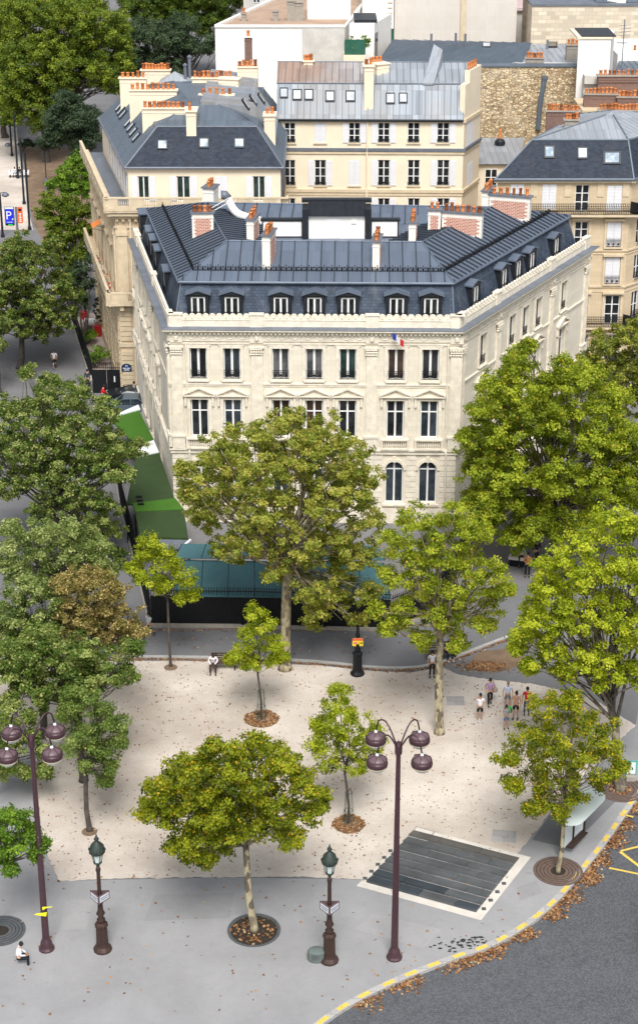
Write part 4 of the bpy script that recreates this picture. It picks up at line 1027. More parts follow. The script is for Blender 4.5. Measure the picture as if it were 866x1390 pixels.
for i in (0, 1, 3):
    a, b, c, d = d0[i], d0[(i + 1) % 4], d1[(i + 1) % 4], d1[i]; mb.face([(a.x, a.y, zd), (b.x, b.y, zd), (c.x, c.y, zd1), (d.x, d.y, zd1)])
mb.build('slate_slope', M_slt2, D_, oD)
mb = MB()
for i in range(4):
    a, b, c, d = d1[i], d1[(i + 1) % 4], d2[(i + 1) % 4], d2[i]; roof_face(mb, [(a.x, a.y, zd1), (b.x, b.y, zd1), (c.x, c.y, zd2), (d.x, d.y, zd2)], .6, .05)
mb.face([(p.x, p.y, zd2) for p in d2]); mb.build('zinc_roof', M_zlt, D_, oD)
mb = MB()
for i in (0, 1, 3):
    j = (i + 1) % 4; ridge_roll(mb, (d0[i].x, d0[i].y, zd + .02), (d0[j].x, d0[j].y, zd + .02), .13); ridge_roll(mb, (d1[i].x, d1[i].y, zd1), (d1[j].x, d1[j].y, zd1), .1); ridge_roll(mb, (d0[i].x, d0[i].y, zd), (d1[i].x, d1[i].y, zd1), .08); ridge_roll(mb, (d1[i].x, d1[i].y, zd1), (d2[i].x, d2[i].y, zd2), .08)
mb.build('ridge_roll', M_zbl, D_, oD)
pl = [Vector((d0[0].x, d0[0].y, zd)), Vector((d0[1].x, d0[1].y, zd)), Vector((d1[1].x, d1[1].y, zd1))]
for u0, u1, v0, v1, gm in ((738, 752, 198, 215, M_sky), (783, 797, 200, 216, M_skyw), (818, 842, 206, 223, M_sky)): light_px(u0, u1, v0, v1, pl, D_, oD, gm)
chP(D_, oD, 767, 786, 164, 184, 150.5, .9, 4, M_stk, R(-5), cap=M_stk, down=.8)
chP(D_, oD, 742, 787, 152, 168, 153.5, .7, 8, M_brk, R(-3), cap=M_stk, down=1.2)
chP(D_, oD, 813, 872, 151, 163, 156, .7, 12, M_brk, R(-3), cap=M_stk, down=1.5)
# ---- smaller roofs and walls further back
def block(label, name, u0, u1, vt, vb, Y, dep, m, cat='building', z0=0., shear=0.):
    a, b = Q(u0, vt, Y), Q(u1, vt, Y); zb = Q((u0 + u1) / 2, vb, Y).z if vb else 0
    org = ((a.x + b.x) / 2, Y, 0); t = thing(name, org, label, cat)
    body(t, org, [(a.x, Y), (b.x, Y), (b.x + shear, Y + dep), (a.x + shear, Y + dep)], a.z, m, z0)
    return t, org, Wall((a.x, Y), (b.x, Y)), a.z
def rooft(parent, org, pix, m, sp=.6, th=0.):
    mb = MB(); roof_face(mb, [Q(u, v, Y) for u, v, Y in pix], sp, .05); return mb.build('roof', m, parent, org)
# cream lean-to between C and D
t, o, w, zt = block('small cream house with a pale zinc lean-to roof squeezed between the two larger blocks', 'courtyard_house', 646, 700, 224, 0, 158, 8, M_cream)
rooft(t, o, [(650, 223, 157.6), (702, 223, 157.6), (712, 187, 168), (640, 187, 168)], M_zlt)
a, z1 = w.hit(658, 229); b, z2 = w.hit(674, 252); window(w, (a, b, z2, z1), t, o, M_white, .08, (.5,), None, gl=GLS[0])
p = Q(678, 196, 165); mb = MB(); mb.lathe([(.5, 0), (.5, .3), (.3, .5)], p, 10); mb.build('roof_vent', M_dark, t, o)
p = Q(678, 190, 167); mb = MB(); mb.lathe([(.2, 0), (.15, .3), (.15, .9), (.2, 1.)], p, 8); mb.build('chimney_pot', M_pot, t, o, True)
# rubble party wall
t, o, w, zt = block('tall rubble stone party wall with a zinc drainpipe in the middle', 'party_wall', 640, 790, 91, 0, 170, 1.2, M_rub, 'wall')
mb = MB(); w.box(mb, -.1, w.L + .1, zt + .004, zt + .14, -1.3, .1); mb.build('coping', M_zbl, t, o)
mb = MB(); x = w.hit(732, 150)[0]; mb.tube([w.P(x - .1, w.hit(732, 175)[1], .2), w.P(x, w.hit(732, 140)[1], .2), w.P(x + .3, w.hit(732, 107)[1], .2)], .24, 8); mb.lathe([(.3, 0), (.3, .3)], w.P(x + .3, w.hit(732, 107)[1], .2), 8); mb.build('drainpipe', M_zbl, t, o)
# long blue zinc roof
t, o, w, zt = block('low block with a long blue grey zinc roof in front of the pale blank wall', 'low_building', 514, 788, 88, 0, 173, 1.5, M_gwall)
rooft(t, o, [(512, 84, 172.8), (706, 89, 172.8), (722, 58, 186), (533, 54, 186)], M_zbl)
rooft(t, o, [(700, 92, 172.), (788, 92, 172.), (788, 60, 186), (722, 60, 186)], M_zlt).name = 'roof'
mb = MB()
for u, v in ((585, 62), (618, 61), (631, 62), (742, 70)): p = Q(u, v, 183); mb.tube([p - Z * .3, p + Z * 1.2], .12, 6)
mb.build('vent_pipe', M_zled, t, o)
pl = [Q(512, 84, 172.8), Q(706, 89, 172.8), Q(533, 54, 186)]; light_px(654, 666, 59, 65, pl, t, o, M_skyw); light_px(742, 756, 58, 65, [Q(700, 92, 172.), Q(788, 92, 172.), Q(722, 60, 186)], t, o, GLS[0])
chP(t, o, 714, 738, 80, 90, 172.6, .8, 5, M_stk, R(-4), cap=M_stk, down=.6)
chP(t, o, 769, 786, 62, 75, 176, .8, 3, M_stk, 0, cap=M_stk, down=1.)
# big blank walls behind
t, o, w, zt = block('tall pale blank party wall with a vertical flue, at the top of the view', 'party_wall', 536, 703, -28, 0, 196, 10, M_pwall, 'wall')
mb = MB(); x = w.hit(628, 30)[0]; w.box(mb, x - .28, x + .28, 5, zt, .004, .3); mb.build('flue', M_cutt, t, o)
t, o, w, zt = block('white rendered wall with iron ladder rungs left of the pale blank wall', 'white_building', 492, 535, -28, 0, 195.4, 8, M_wht)
mb = MB(); x = w.hit(537, 30)[0]
for k in range(26): w.box(mb, x - .9, x - .4, zt - 14 + k * .55, zt - 14 + k * .55 + .08, .002, .12)
mb.build('ladder', M_cutt, t, o)
t, o, w, zt = block('narrow grey house with a small window in the gap between two blank walls', 'narrow_house', 700, 724, 14, 0, 204, 8, M_gwall)
a, z1 = w.hit(714, 19); b, z2 = w.hit(721, 38); window(w, (a, b, z2, z1), t, o, M_white, .08, (.33, .66), None, gl=GLS[0])
mb = MB(); w.box(mb, -.3, w.L + .3, zt + .01, zt + .35, -8, .4); w.box(mb, 0, w.L, zt + .351, zt + 3.2, -7.5, -.6); mb.build('pink_upper_floor', M_pink, t, o)
M_rubl = stone('pale_rubble', (.66, .58, .46), (.55, .48, .38), .9, .42, .03, .2, .3, (.62, .48, .3))
t, o, w, zt = block('wide pale stone gable wall behind the white roof tower', 'stone_gable', 722, 900, 8, 0, 192, 9, M_rubl, 'wall')
mb = MB(); w.box(mb, -.1, w.L, zt + .004, zt + .2, -9.2, .12); mb.build('coping', M_zled, t, o)
chP(t, o, 826, 850, -4, 5, 193, .8, 4, M_wht, R(-15), down=.3)
mb = MB(); roof_face(mb, [(w.P(7, zt + .25, -1)), w.P(w.L, zt + .25, -1), w.P(w.L, zt + 2, -6), w.P(7, zt + 2, -6)], .6, .05); mb.build('roof', M_zbl, t, o)
# white roof tower with brick stacks
t, o, w, zt = block('white rendered roof tower with flat black top above brick chimney walls', 'roof_tower', 785, 829, 53, 0, 168, 5.5, M_wht, shear=1.2)
mb = MB(); w.box(mb, -.12, w.L + .12, zt + .004, zt + .16, -5.6, .1); mb.build('cornice', M_cream, t, o)
mb = MB(); w.box(mb, .3, w.L + .5, zt + .17, zt + .26, -5.3, -.2); mb.build('flat_top', M_dark, t, o)
mb = MB(); a, z1 = w.hit(790, 99); b, z2 = w.hit(809, 110); w.box(mb, a, b, z2, z1, .3, 1.6); w.box(mb, a, b, z1 - 6, z2 - .004, .3, 1.2); mb.build('lift_box', M_gwall, t, o)
mb = MB(); p = Q(846, 50, 167); mb.tube([p - Z * 3.2, p + Z * 1.6], .05, 5)
for k in range(4): mb.tube([p + Vector((-.5, 0, .1 + .3 * k)), p + Vector((.6, 0, .2 + .3 * k))], .03, 4)
mb.tube([Q(836, 58, 167), Q(850, 58, 167)], .06, 5); mb.build('antenna', M_zled, t, o)
t, o, w, zt = block('dark red brick chimney wall behind the tan stone house, upper right', 'brick_house', 812, 900, 106, 0, 165, .8, M_brk)
for u0, u1, vt, Y, n in ((812, 875, 105, 165, 10),): chP(t, o, u0, u1, vt - 1, vt + 4, Y - .1, 1., n, M_brk, 0, cap=M_stk, down=.2)
t, o, w, zt = block('zinc roofed house with two brick stacks of mixed pots left of the tall brick wall', 'zinc_house', 790, 900, 150, 0, 159.5, 6, M_cut)
rooft(t, o, [(760, 172, 157), (880, 168, 157), (905, 138, 166), (838, 133, 166)], M_zlt)
chP(t, o, 793, 838, 129, 142, 161, .8, 8, M_brk, R(-3), cap=M_stk, down=2.)
chP(t, o, 838, 880, 133, 140, 160.5, .8, 8, M_brk, R(-2), cap=M_stk, down=2.)
t, o, w, zt = block('grey roofed house at the far right edge beyond the roof tower', 'zinc_house', 838, 900, 74, 0, 176, 10, M_wht)
rooft(t, o, [(832, 104, 168.5), (900, 104, 168.5), (900, 72, 180), (843, 72, 180)], M_zbl)
chP(t, o, 858, 872, 70, 78, 178, .8, 2, M_wht, 0, down=1.5)
# white building top left-centre with terrace roof
a, b = Q(292, 37, 182), Q(468, 39, 182); o = ((a.x + b.x) / 2, 182, 0)
t = thing('white_building', o, 'long white rendered building with a brown gravel roof terrace at the top of the view', 'building')
c_, d_ = Q(376, 9, 204), Q(470, 9, 204)
body(t, o, [(a.x, 182), (b.x, 182), (d_.x + 2.5, 204), (c_.x, 204)], a.z, M_wht)
wW = Wall((a.x, 182), (b.x, 182)); x = wW.hit(410, 50)[0]
mb = MB(); wW.box(mb, x, wW.L - .01, 8, a.z, .004, .06); mb.build('stained_panel', M_gwall, t, o)
mb = MB(); wW.box(mb, -.05, wW.L + .05, a.z + .004, a.z + .22, -.3, .12)
wX = Wall((c_.x, 204), (a.x, 182)); wX.box(mb, 0, wX.L, a.z + .004, a.z + .26, -.35, .05); mb.build('coping', M_wht, t, o)
M_grav = mat('roof_gravel', (.42, .30, .22), .95, 0, .2, .6)
mb = MB(); mb.face([(a.x + .3, 182.3, a.z + .02), (b.x - .2, 182.3, a.z + .02), (d_.x + 2, 203.6, a.z + .02), (c_.x + .3, 203.6, a.z + .02)]); mb.build('roof_terrace', M_grav, t, o)
for u, vt, vb, n, wd in ((331, 19, 32, 1, .7), (374, 16, 35, 0, .8), (395, 2, 25, 0, 1.2), (406, 4, 21, 0, 1.2)): chP(t, o, u - 4.5 * wd, u + 4.5 * wd, vt, vb, 186, .8, n, M_stk, 0, cap=M_stk, down=.6)
chP(t, o, 332, 342, 51, 85, 176, .8, 1, M_brk, 0, cap=M_wht, down=2.2)
t, o, w, zt = block('white roof cabin on the terrace of the long white building', 'roof_cabin', 417, 476, 2, 0, 187.5, 6, M_wht)
t, o, w, zt = block('narrow white house with a planted balcony and open dark hatch on its roof', 'white_house', 474, 508, 32, 0, 181, 7, M_wht, shear=2.)
mb = MB(); w.box(mb, .5, w.L + .3, zt + .004, zt + .3, -5.5, -.5); mb.build('roof_hatch', M_dark, t, o)
wS = Wall((w.P(w.L, 0).x, 181), (w.P(w.L, 0).x + 2.3, 189)); mb = MB(); wS.box(mb, .3, 1.4, zt - 3.6, zt - 1, .004, .04); mb.build('pane', GLS[1], t, o)
t, o, w, zt = block('cream terrace wall with green mesh screens and climbing plants beside the white house', 'terrace_house', 500, 534, 62, 0, 188, 7, M_cream)
mb = MB(); w.box(mb, .1, w.L, zt + .01, zt + 1.7, -.4, -.3); mb.build('green_screen', M_green, t, o)
t, o, w, zt = block('cream parapet with a green planted screen in front of the narrow white house', 'terrace_house', 466, 496, 75, 0, 178, 2.5, M_cream)
mb = MB(); w.box(mb, .1, w.L, zt + .01, zt + 1.5, -.3, -.2); mb.build('green_screen', M_green, t, o); ROOFPL = [(w.P(.6 + .6 * k, zt + 1.2, -.8)) for k in range(4)]
# far facade behind the trees, top centre
t, o, w, zt = block('distant grey facade with tall windows glimpsed at the top edge', 'far_building', 330, 420, -30, 0, 225, 8, M_gwall)
for k in range(5):
    for j in range(3):
        x = 1.2 + 2. * k; window(w, (x, x + .9, zt - 3 - 3.2 * j, zt - .8 - 3.2 * j), t, o, M_white, .06, (), None, gl=GLS[1])
t, o, w, zt = block('distant pale rendered block closing the view behind the blank walls', 'far_building', 380, 900, -60, 0, 232, 8, M_pwall)
# ================================================================ TREES
nr_ = np.random.default_rng(42)
L_plane = leafmat('leaves_plane_bright', [(.055, .09, .006), (.265, .335, .02), (.47, .52, .045), (.56, .38, .045)], .42)
L_lime = leafmat('leaves_plane_yellowgreen', [(.07, .115, .006), (.35, .42, .02), (.60, .64, .05), (.64, .48, .06)], .45)
L_olive = leafmat('leaves_plane_autumn', [(.08, .11, .012), (.30, .345, .05), (.52, .50, .10), (.58, .42, .11)], .42)
L_gold = leafmat('leaves_plane_golden', [(.055, .085, .005), (.275, .32, .014), (.47, .47, .03), (.64, .42, .03)], .42)
L_lind = leafmat('leaves_linden_dark', [(.024, .055, .008), (.12, .19, .028), (.38, .43, .13), (.48, .46, .18)], .35)
L_lin2 = leafmat('leaves_linden_silver', [(.04, .075, .014), (.20, .27, .065), (.46, .50, .20), (.54, .52, .25)], .35)
L_lin3 = leafmat('leaves_linden_green', [(.045, .08, .014), (.16, .24, .045), (.36, .43, .13), (.48, .40, .11)], .38)
L_brown = leafmat('leaves_linden_brown', [(.10, .10, .025), (.27, .23, .06), (.46, .36, .15), (.58, .40, .18)], .3)
L_wood = leafmat('leaves_park', [(0.045, 0.0825, 0.009), (0.1275, 0.1875, 0.018), (0.255, 0.315, 0.03), (0.3, 0.24, 0.045)], .3)
L_yew = leafmat('leaves_yew', [(0.018, 0.036, 0.018), (0.036, 0.063, 0.03), (0.0675, 0.105, 0.045), (0.105, 0.135, 0.06)], .1)
L_bush = leafmat('leaves_bush', [(0.0525, 0.1125, 0.012), (0.15, 0.27, 0.0225), (0.3, 0.45, 0.045), (0.39, 0.51, 0.075)], .35)
B_plane = barkmat('bark_plane', (.24, .20, .13), (.42, .37, .24), (.12, .10, .07))
B_mid = barkmat('bark_mid', (.13, .11, .08), (.22, .19, .14), (.09, .075, .06))
B_dark = barkmat('bark_dark', (.055, .045, .04), (.10, .085, .07), (.07, .06, .05))
def leaf_mesh(name, C_, Nn, size, tint, m, parent, org, asp=.72):
    n = len(C_)
    Nn = Nn / np.linalg.norm(Nn, axis=1, keepdims=True)
    r = nr_.normal(size=(n, 3)); t = np.cross(Nn, r); t /= np.linalg.norm(t, axis=1, keepdims=True) + 1e-9; b = np.cross(Nn, t)
    s = (size * nr_.uniform(.65, 1.3, n))[:, None]
    fold = Nn * s * nr_.uniform(-.12, .25, n)[:, None]
    P = np.empty((n, 6, 3)); w = asp
    P[:, 0] = C_ - t * s * .5; P[:, 1] = C_ - t * s * .12 + b * s * .5 * w + fold; P[:, 2] = C_ + t * s * .28 + b * s * .34 * w + fold * .6
    P[:, 3] = C_ + t * s * .5; P[:, 4] = C_ + t * s * .28 - b * s * .34 * w + fold * .6; P[:, 5] = C_ - t * s * .12 - b * s * .5 * w + fold
    P -= np.array(org)
    me = bpy.data.meshes.new(name); me.vertices.add(n * 6); me.vertices.foreach_set('co', P.reshape(-1).astype(np.float32))
    me.loops.add(n * 6); me.loops.foreach_set('vertex_index', np.arange(n * 6, dtype=np.int32))
    me.polygons.add(n); me.polygons.foreach_set('loop_start', np.arange(0, n * 6, 6, dtype=np.int32))
    me.materials.append(m); at = me.attributes.new('tint', 'FLOAT', 'FACE'); at.data.foreach_set('value', tint.astype(np.float32))
    me.update(calc_edges=True)
    o = bpy.data.objects.new(name, me); COL.objects.link(o); o.parent = parent; return o
def crown(parent, org, lobes, m, size=.24, dens=1., turn=.03, flat_=.5, clump=.4, per=40, mean=.42, name='crown', shell=.42, hv=.17):
    """lobes: (centre, radius) in metres; leaves gather in twig clumps, thicker towards the outside of each lobe"""
    CC = []; NN = []; TT = []; size *= .54; clump *= .92
    per *= 1.95
    for c, r in lobes:
        k = max(6, int(dens * 9.5 * r * r)); d = nr_.normal(size=(k, 3)); d /= np.linalg.norm(d, axis=1, keepdims=True)
        rad = r * (nr_.uniform(0, 1, k) ** shell) * nr_.uniform(.86, 1.14, k)
        cc = np.array(c) + d * rad[:, None] * np.array([1, 1, .82])
        ct = np.clip(nr_.normal(mean, hv, k), .02, .84); cn = d * .6 + np.array([0, 0, .55])
        q = nr_.integers(int(per * .6), int(per * 1.4), k); idx = np.repeat(np.arange(k), q)
        e = nr_.normal(size=(len(idx), 3)); e *= (clump * nr_.uniform(.2, 1, len(idx)) / np.linalg.norm(e, axis=1))[:, None]; e[:, 2] *= flat_ + .2
        CC.append(cc[idx] + e); NN.append(cn[idx] * .8 + nr_.normal(size=(len(idx), 3)) * .5 + e * .8)
        t_ = ct[idx] + nr_.normal(0, .1, len(idx)); t_ = np.clip(t_, 0, .86); t_[nr_.uniform(size=len(idx)) < turn] = .97; TT.append(t_)
    CC = np.concatenate(CC); g = CC[:, 2] > .6
    return leaf_mesh(name, CC[g], np.concatenate(NN)[g], size, np.concatenate(TT)[g], m, parent, org)
def limb(mb, a, b, r0, r1, rr, bend=.12, n=6, seg=5):
    a, b = Vector(a), Vector(b); L = (b - a).length; pts = []; rd = []
    off = Vector((rr.uniform(-1, 1), rr.uniform(-1, 1), rr.uniform(-.2, 1))) * L * bend
    for k in range(seg + 1):
        t = k / seg; p = a.lerp(b, t) + off * math.sin(math.pi * t) * .8 + Z * (-.15 * L * math.sin(math.pi * t) * .3); pts.append(p); rd.append(r0 + (r1 - r0) * t)
    mb.tube(pts, rd, n); return pts
ALLT = {}
def tree(label, base, fork, lobes, m, size=.24, dens=1., turn=.03, r0=.2, bark=None, name='plane_tree', group=None, deep=.62, seed=1, twigs=2, y=None, z_at=None, cat='tree', minr=0, **k):
    """base, fork: bearings of trunk foot and first fork; lobes: (u, v, r) bearings of the leaf masses, given depth about the trunk"""
    rr = random.Random(seed)
    b = Vector(base) if len(base) == 3 else G(*base); Y = b.y; t = thing(name, b, label, cat, group)
    f = Q(fork[0], fork[1], Y); s = scl(Y, f.z); W3 = []
    us = [l[0] for l in lobes]; vs = [l[1] for l in lobes]; cu, cv = (min(us) + max(us)) / 2, (min(vs) + max(vs)) / 2
    Rc = max(max(abs(l[0] - cu), abs(l[1] - cv)) + l[2] for l in lobes) / s
    for l in lobes:
        p = Q(l[0], l[1], Y); sc_ = scl(Y, p.z); r = l[2] / sc_; W3.append((p, r))
        dd = math.hypot(l[0] - cu, l[1] - cv) / s; h = math.sqrt(max(.05, 1 - min(1, dd / Rc) ** 2)) * Rc * deep
        for sg in (-1, 1):
            if h > .5 * r: W3.append((Q(l[0] + rr.uniform(-.2, .2) * l[2], l[1] + rr.uniform(-.2, .2) * l[2], Y + sg * h * rr.uniform(.7, 1.)), r * rr.uniform(.75, .95)))
    mb = MB(); top = Q(cu, cv, Y); bend = Vector((rr.uniform(-.1, .1), rr.uniform(-.1, .1), 0))
    mb.tube([b + Z * -.05, b + Z * .25, b.lerp(f, .35) + bend, b.lerp(f, .7) + bend * .6, f], [r0 * 1.45, r0 * 1.08, r0 * .95, r0 * .88, r0 * .8], 10)
    mb.tube([f - Z * .05, f.lerp(top, .5) + bend * 2, top], [r0 * .78, r0 * .5, r0 * .2], 8)
    for i, (p, r) in enumerate(W3):
        st = f.lerp(top, rr.uniform(0, .55)) if i else f
        e = p + Vector((0, 0, -r * .1)); pts = limb(mb, st, e, r0 * (.36 if i % 3 == 0 else .2), r0 * .05, rr)
        for q in range(twigs):
            a = pts[rr.randint(2, 5)]; dv = Vector((rr.gauss(0, 1), rr.gauss(0, 1), rr.gauss(.35, .7))).normalized() * r * rr.uniform(.6, .95); limb(mb, a, p + dv, r0 * .09, r0 * .02, rr, .15, 5, 4)
    tr = mb.build('trunk', bark or B_plane, t, b, True)
    crown(t, b, [(tuple(p), r) for p, r in W3], m, size, dens, turn, **k)
    return t
GP = 'plane trees on the sandy square'
# --- square, near
tree('small round plane tree with golden green crown, in a dark round soil bed', (345, 1262), (334, 1150),
     [(270, 1052, 44), (345, 1105, 36), (362, 1088, 34), (290, 1090, 40), (225, 1105, 24), (430, 1085, 20), (322, 1028, 36), (375, 1035, 40), (408, 1065, 34), (420, 1100, 24), (335, 1075, 48), (255, 1090, 40), (215, 1078, 28), (200, 1100, 20), (300, 1110, 40), (375, 1108, 38), (262, 1130, 30), (255, 1158, 20), (278, 1166, 14), (300, 1142, 24), (395, 1138, 20), (240, 1148, 20), (320, 1135, 22), (262, 1040, 30), (230, 1055, 24), (350, 1008, 20), (290, 1012, 18)], L_gold, .24, 1.3, .05, .17, group=None, seed=2, twigs=2, shell=.5, mean=.42)
tree('slim young plane tree with conical crown inside a wire guard, left of tall lamp', (473, 1118), (468, 1050),
     [(462, 942, 16), (455, 965, 24), (478, 972, 24), (445, 992, 26), (472, 1000, 30), (502, 990, 18), (430, 1010, 17), (500, 1015, 18), (455, 1030, 24), (488, 1035, 22), (432, 985, 14), (515, 1005, 9)], L_lime, .2, .85, .02, .07, seed=3, twigs=2, clump=.35, per=34, bark=B_dark, mean=.5)
tree('spreading young plane tree with yellowish crown and thin pale trunk in a round grate', (757, 1183), (765, 1100),
     [(738, 962, 26), (765, 956, 28), (800, 985, 32), (825, 1020, 26), (714, 1000, 24), (745, 1010, 40), (790, 1030, 34), (690, 1028, 24), (740, 1050, 32), (815, 1055, 22), (780, 1075, 26), (735, 1085, 24), (720, 1100, 14), (760, 1105, 14), (840, 1040, 12), (700, 1062, 16), (778, 948, 12)], L_gold, .22, 1.0, .08, .11, seed=4, mean=.46)
tree('small sparse plane tree in wire guard beside the bench, ringed by fallen leaves', (355, 975), (350, 915),
     [(345, 830, 17), (360, 850, 20), (335, 862, 20), (355, 880, 24), (322, 885, 16), (375, 875, 16), (340, 900, 15), (368, 898, 14), (385, 890, 10), (312, 895, 8)], L_lime, .2, .62, .03, .065, seed=5, bark=B_dark, per=34, clump=.35, mean=.5)
tree('thin yellow green young tree standing at the corner of the black garden fence', (232, 905), (228, 815),
     [(205, 735, 19), (222, 752, 20), (195, 755, 15), (238, 770, 20), (210, 780, 22), (225, 798, 18), (252, 785, 16), (192, 785, 12), (262, 806, 10), (180, 770, 8), (245, 812, 9)], L_lime, .22, .5, .02, .08, seed=6, bark=B_dark, per=34, clump=.4, mean=.5)
tree('large plane tree with yellowing olive crown and pale forked limbs before the mansion front', (387, 908), (390, 780),
     [(392, 572, 32), (352, 590, 38), (435, 590, 38), (305, 612, 40), (395, 625, 52), (470, 622, 40), (335, 650, 54), (270, 650, 30), (492, 655, 34), (445, 670, 50), (290, 690, 40), (380, 695, 55), (500, 700, 28), (258, 672, 18), (330, 732, 38), (430, 738, 45), (480, 750, 42), (388, 760, 30), (300, 745, 20), (450, 800, 36), (495, 800, 26), (425, 835, 22), (480, 835, 22), (405, 800, 22), (370, 780, 16), (250, 635, 12)], L_olive, .27, 1.0, .07, .33, seed=7, twigs=3, mean=.52, deep=.55)
tree('airy yellow green plane tree with visible grey limbs, right of the cast iron lamp', (596, 995), (597, 870),
     [(570, 705, 30), (615, 700, 32), (650, 718, 28), (540, 738, 30), (590, 745, 40), (640, 760, 36), (675, 775, 24), (530, 780, 26), (575, 790, 34), (625, 805, 38), (670, 815, 26), (545, 830, 28), (600, 840, 34), (650, 850, 26), (525, 850, 18), (575, 865, 20), (686, 800, 14), (510, 830, 12), (625, 870, 16), (560, 760, 18)], L_plane, .24, .95, .05, .24, seed=8, twigs=3, mean=.6)
# --- right side
tree('very large bright green plane tree rising against the right flank of the mansion', (762, 770), (762, 700),
     [(705, 490, 28), (680, 525, 36), (740, 525, 34), (790, 520, 36), (830, 545, 32), (655, 555, 24), (700, 570, 50), (760, 575, 48), (815, 590, 44), (860, 600, 44), (660, 605, 38), (645, 640, 24), (700, 640, 50), (760, 650, 50), (820, 655, 46), (668, 680, 36), (720, 700, 40), (860, 665, 40), (700, 730, 26), (660, 712, 20), (755, 710, 30), (800, 700, 26), (765, 495, 18), (632, 590, 12), (640, 680, 14), (716, 470, 12)], L_plane, .29, 1.25, .03, .42, seed=9, bark=B_mid, twigs=2, mean=.52, deep=.6, clump=.5)
tree('dull brownish green tree behind the right flank, below the lower iron balcony', (850, 640), (845, 540),
     [(825, 465, 30), (860, 455, 30), (800, 490, 22), (840, 500, 36), (880, 495, 36), (870, 540, 34), (810, 515, 24), (900, 470, 30), (840, 535, 24)], L_olive, .27, 1., .05, .3, seed=10, mean=.35)
tree('wide lime green plane tree leaning in from the right edge behind the round grate', (841, 1072), (835, 985),
     [(830, 705, 28), (860, 715, 30), (800, 735, 28), (765, 755, 26), (850, 765, 40), (795, 785, 40), (745, 800, 36), (885, 790, 40), (830, 830, 44), (770, 840, 40), (720, 830, 28), (710, 860, 20), (870, 860, 40), (745, 880, 30), (800, 890, 34), (840, 905, 28), (880, 915, 28), (765, 915, 20), (700, 880, 12), (740, 772, 16), (905, 740, 30), (720, 905, 12), (815, 925, 14)], L_lime, .25, 1.3, .02, .26, seed=11, twigs=2, mean=.58, deep=.5, bark=B_mid)
# --- left side lindens
def gz(u, v, z): g = G(u, v, z); return (g.x, g.y, 0)
tree('young linden with fresh green crown on a dark trunk, nearest the left tall lamp', (122, 1128), (117, 1050),
     [(118, 950, 28), (95, 965, 18), (145, 965, 26), (125, 990, 34), (160, 985, 18), (105, 1010, 22), (140, 1015, 26), (165, 1005, 12), (125, 1035, 20), (98, 940, 14), (150, 1040, 12), (142, 1058, 8)], L_lin3, .2, 1.0, .02, .13, bark=B_dark, name='linden_tree', seed=12, mean=.5)
tree('dense dark green linden whose trunk stands just behind the young linden', (114, 1060), (108, 970),
     [(60, 870, 40), (105, 885, 34), (150, 905, 34), (170, 915, 20), (85, 905, 44), (35, 910, 36), (125, 925, 34), (20, 930, 24), (60, 945, 26), (95, 960, 24), (40, 880, 40), (10, 895, 30), (180, 880, 14)], L_lind, .24, 1.2, .06, .2, bark=B_dark, name='linden_tree', seed=13, mean=.5)
tree('linden turning brown and gold among the green ones on the left', gz(130, 850, 6.5), (125, 890),
     [(115, 785, 28), (92, 798, 26), (150, 810, 32), (125, 835, 36), (172, 842, 26), (100, 850, 32), (152, 866, 30), (186, 858, 14), (130, 800, 28), (92, 828, 22)], L_brown, .24, 1.15, .12, .2, bark=B_dark, name='linden_tree', seed=14, mean=.5)
tree('green linden with pale tips at the left edge below the silvery one', gz(50, 845, 7), (50, 900),
     [(30, 800, 30), (60, 805, 28), (15, 835, 32), (65, 845, 34), (35, 870, 36), (75, 875, 20), (5, 870, 30), (-20, 840, 30)], L_lin2, .24, 1.2, .05, .2, bark=B_dark, name='linden_tree', seed=15, mean=.42)
tree('silvery pale green linden with a rounded top, left of the garden corner', gz(80, 745, 7.5), (80, 800),
     [(95, 715, 24), (60, 722, 26), (30, 740, 28), (120, 735, 26), (80, 755, 36), (130, 762, 24), (45, 780, 32), (100, 785, 30), (10, 765, 28), (15, 715, 18), (150, 775, 14), (-15, 770, 26), (140, 740, 14)], L_lin2, .24, 1.2, .04, .22, bark=B_dark, name='linden_tree', seed=16, mean=.5)
tree('huge dark green linden with light tips covering the avenue beside the turf roof', gz(90, 615, 8), (72, 700),
     [(60, 520, 24), (100, 540, 32), (50, 555, 34), (140, 560, 26), (90, 580, 44), (150, 595, 34), (30, 600, 40), (180, 610, 20), (70, 630, 46), (130, 640, 44), (165, 640, 22), (20, 650, 34), (100, 680, 36), (140, 690, 28), (150, 720, 20), (60, 690, 26), (10, 560, 30), (-15, 610, 36), (120, 715, 18), (160, 752, 14), (35, 505, 12)], L_lind, .25, 1.25, .1, .26, bark=B_dark, name='linden_tree', seed=17, mean=.52, twigs=3)
tree('broad linden with yellowing leaves on the upper left avenue, dark trunk beside the jogger', (28, 500), (30, 462),
     [(30, 335, 26), (65, 345, 22), (10, 350, 26), (40, 375, 32), (85, 385, 24), (5, 395, 30), (60, 410, 36), (100, 400, 16), (25, 430, 34), (80, 440, 20), (55, 450, 20), (-20, 400, 34), (95, 425, 14), (-10, 440, 26), (78, 330, 10)], L_lin3, .28, 1.15, .12, .28, bark=B_dark, name='linden_tree', seed=18, mean=.32)
tree('pale green linden cut off by the left edge, above the red box', gz(-8, 440, 6), (-6, 470),
     [(5, 440, 14), (-5, 460, 16), (-15, 440, 22), (0, 470, 10)], L_lin2, .28, 1.1, .05, .2, bark=B_dark, name='linden_tree', seed=19)
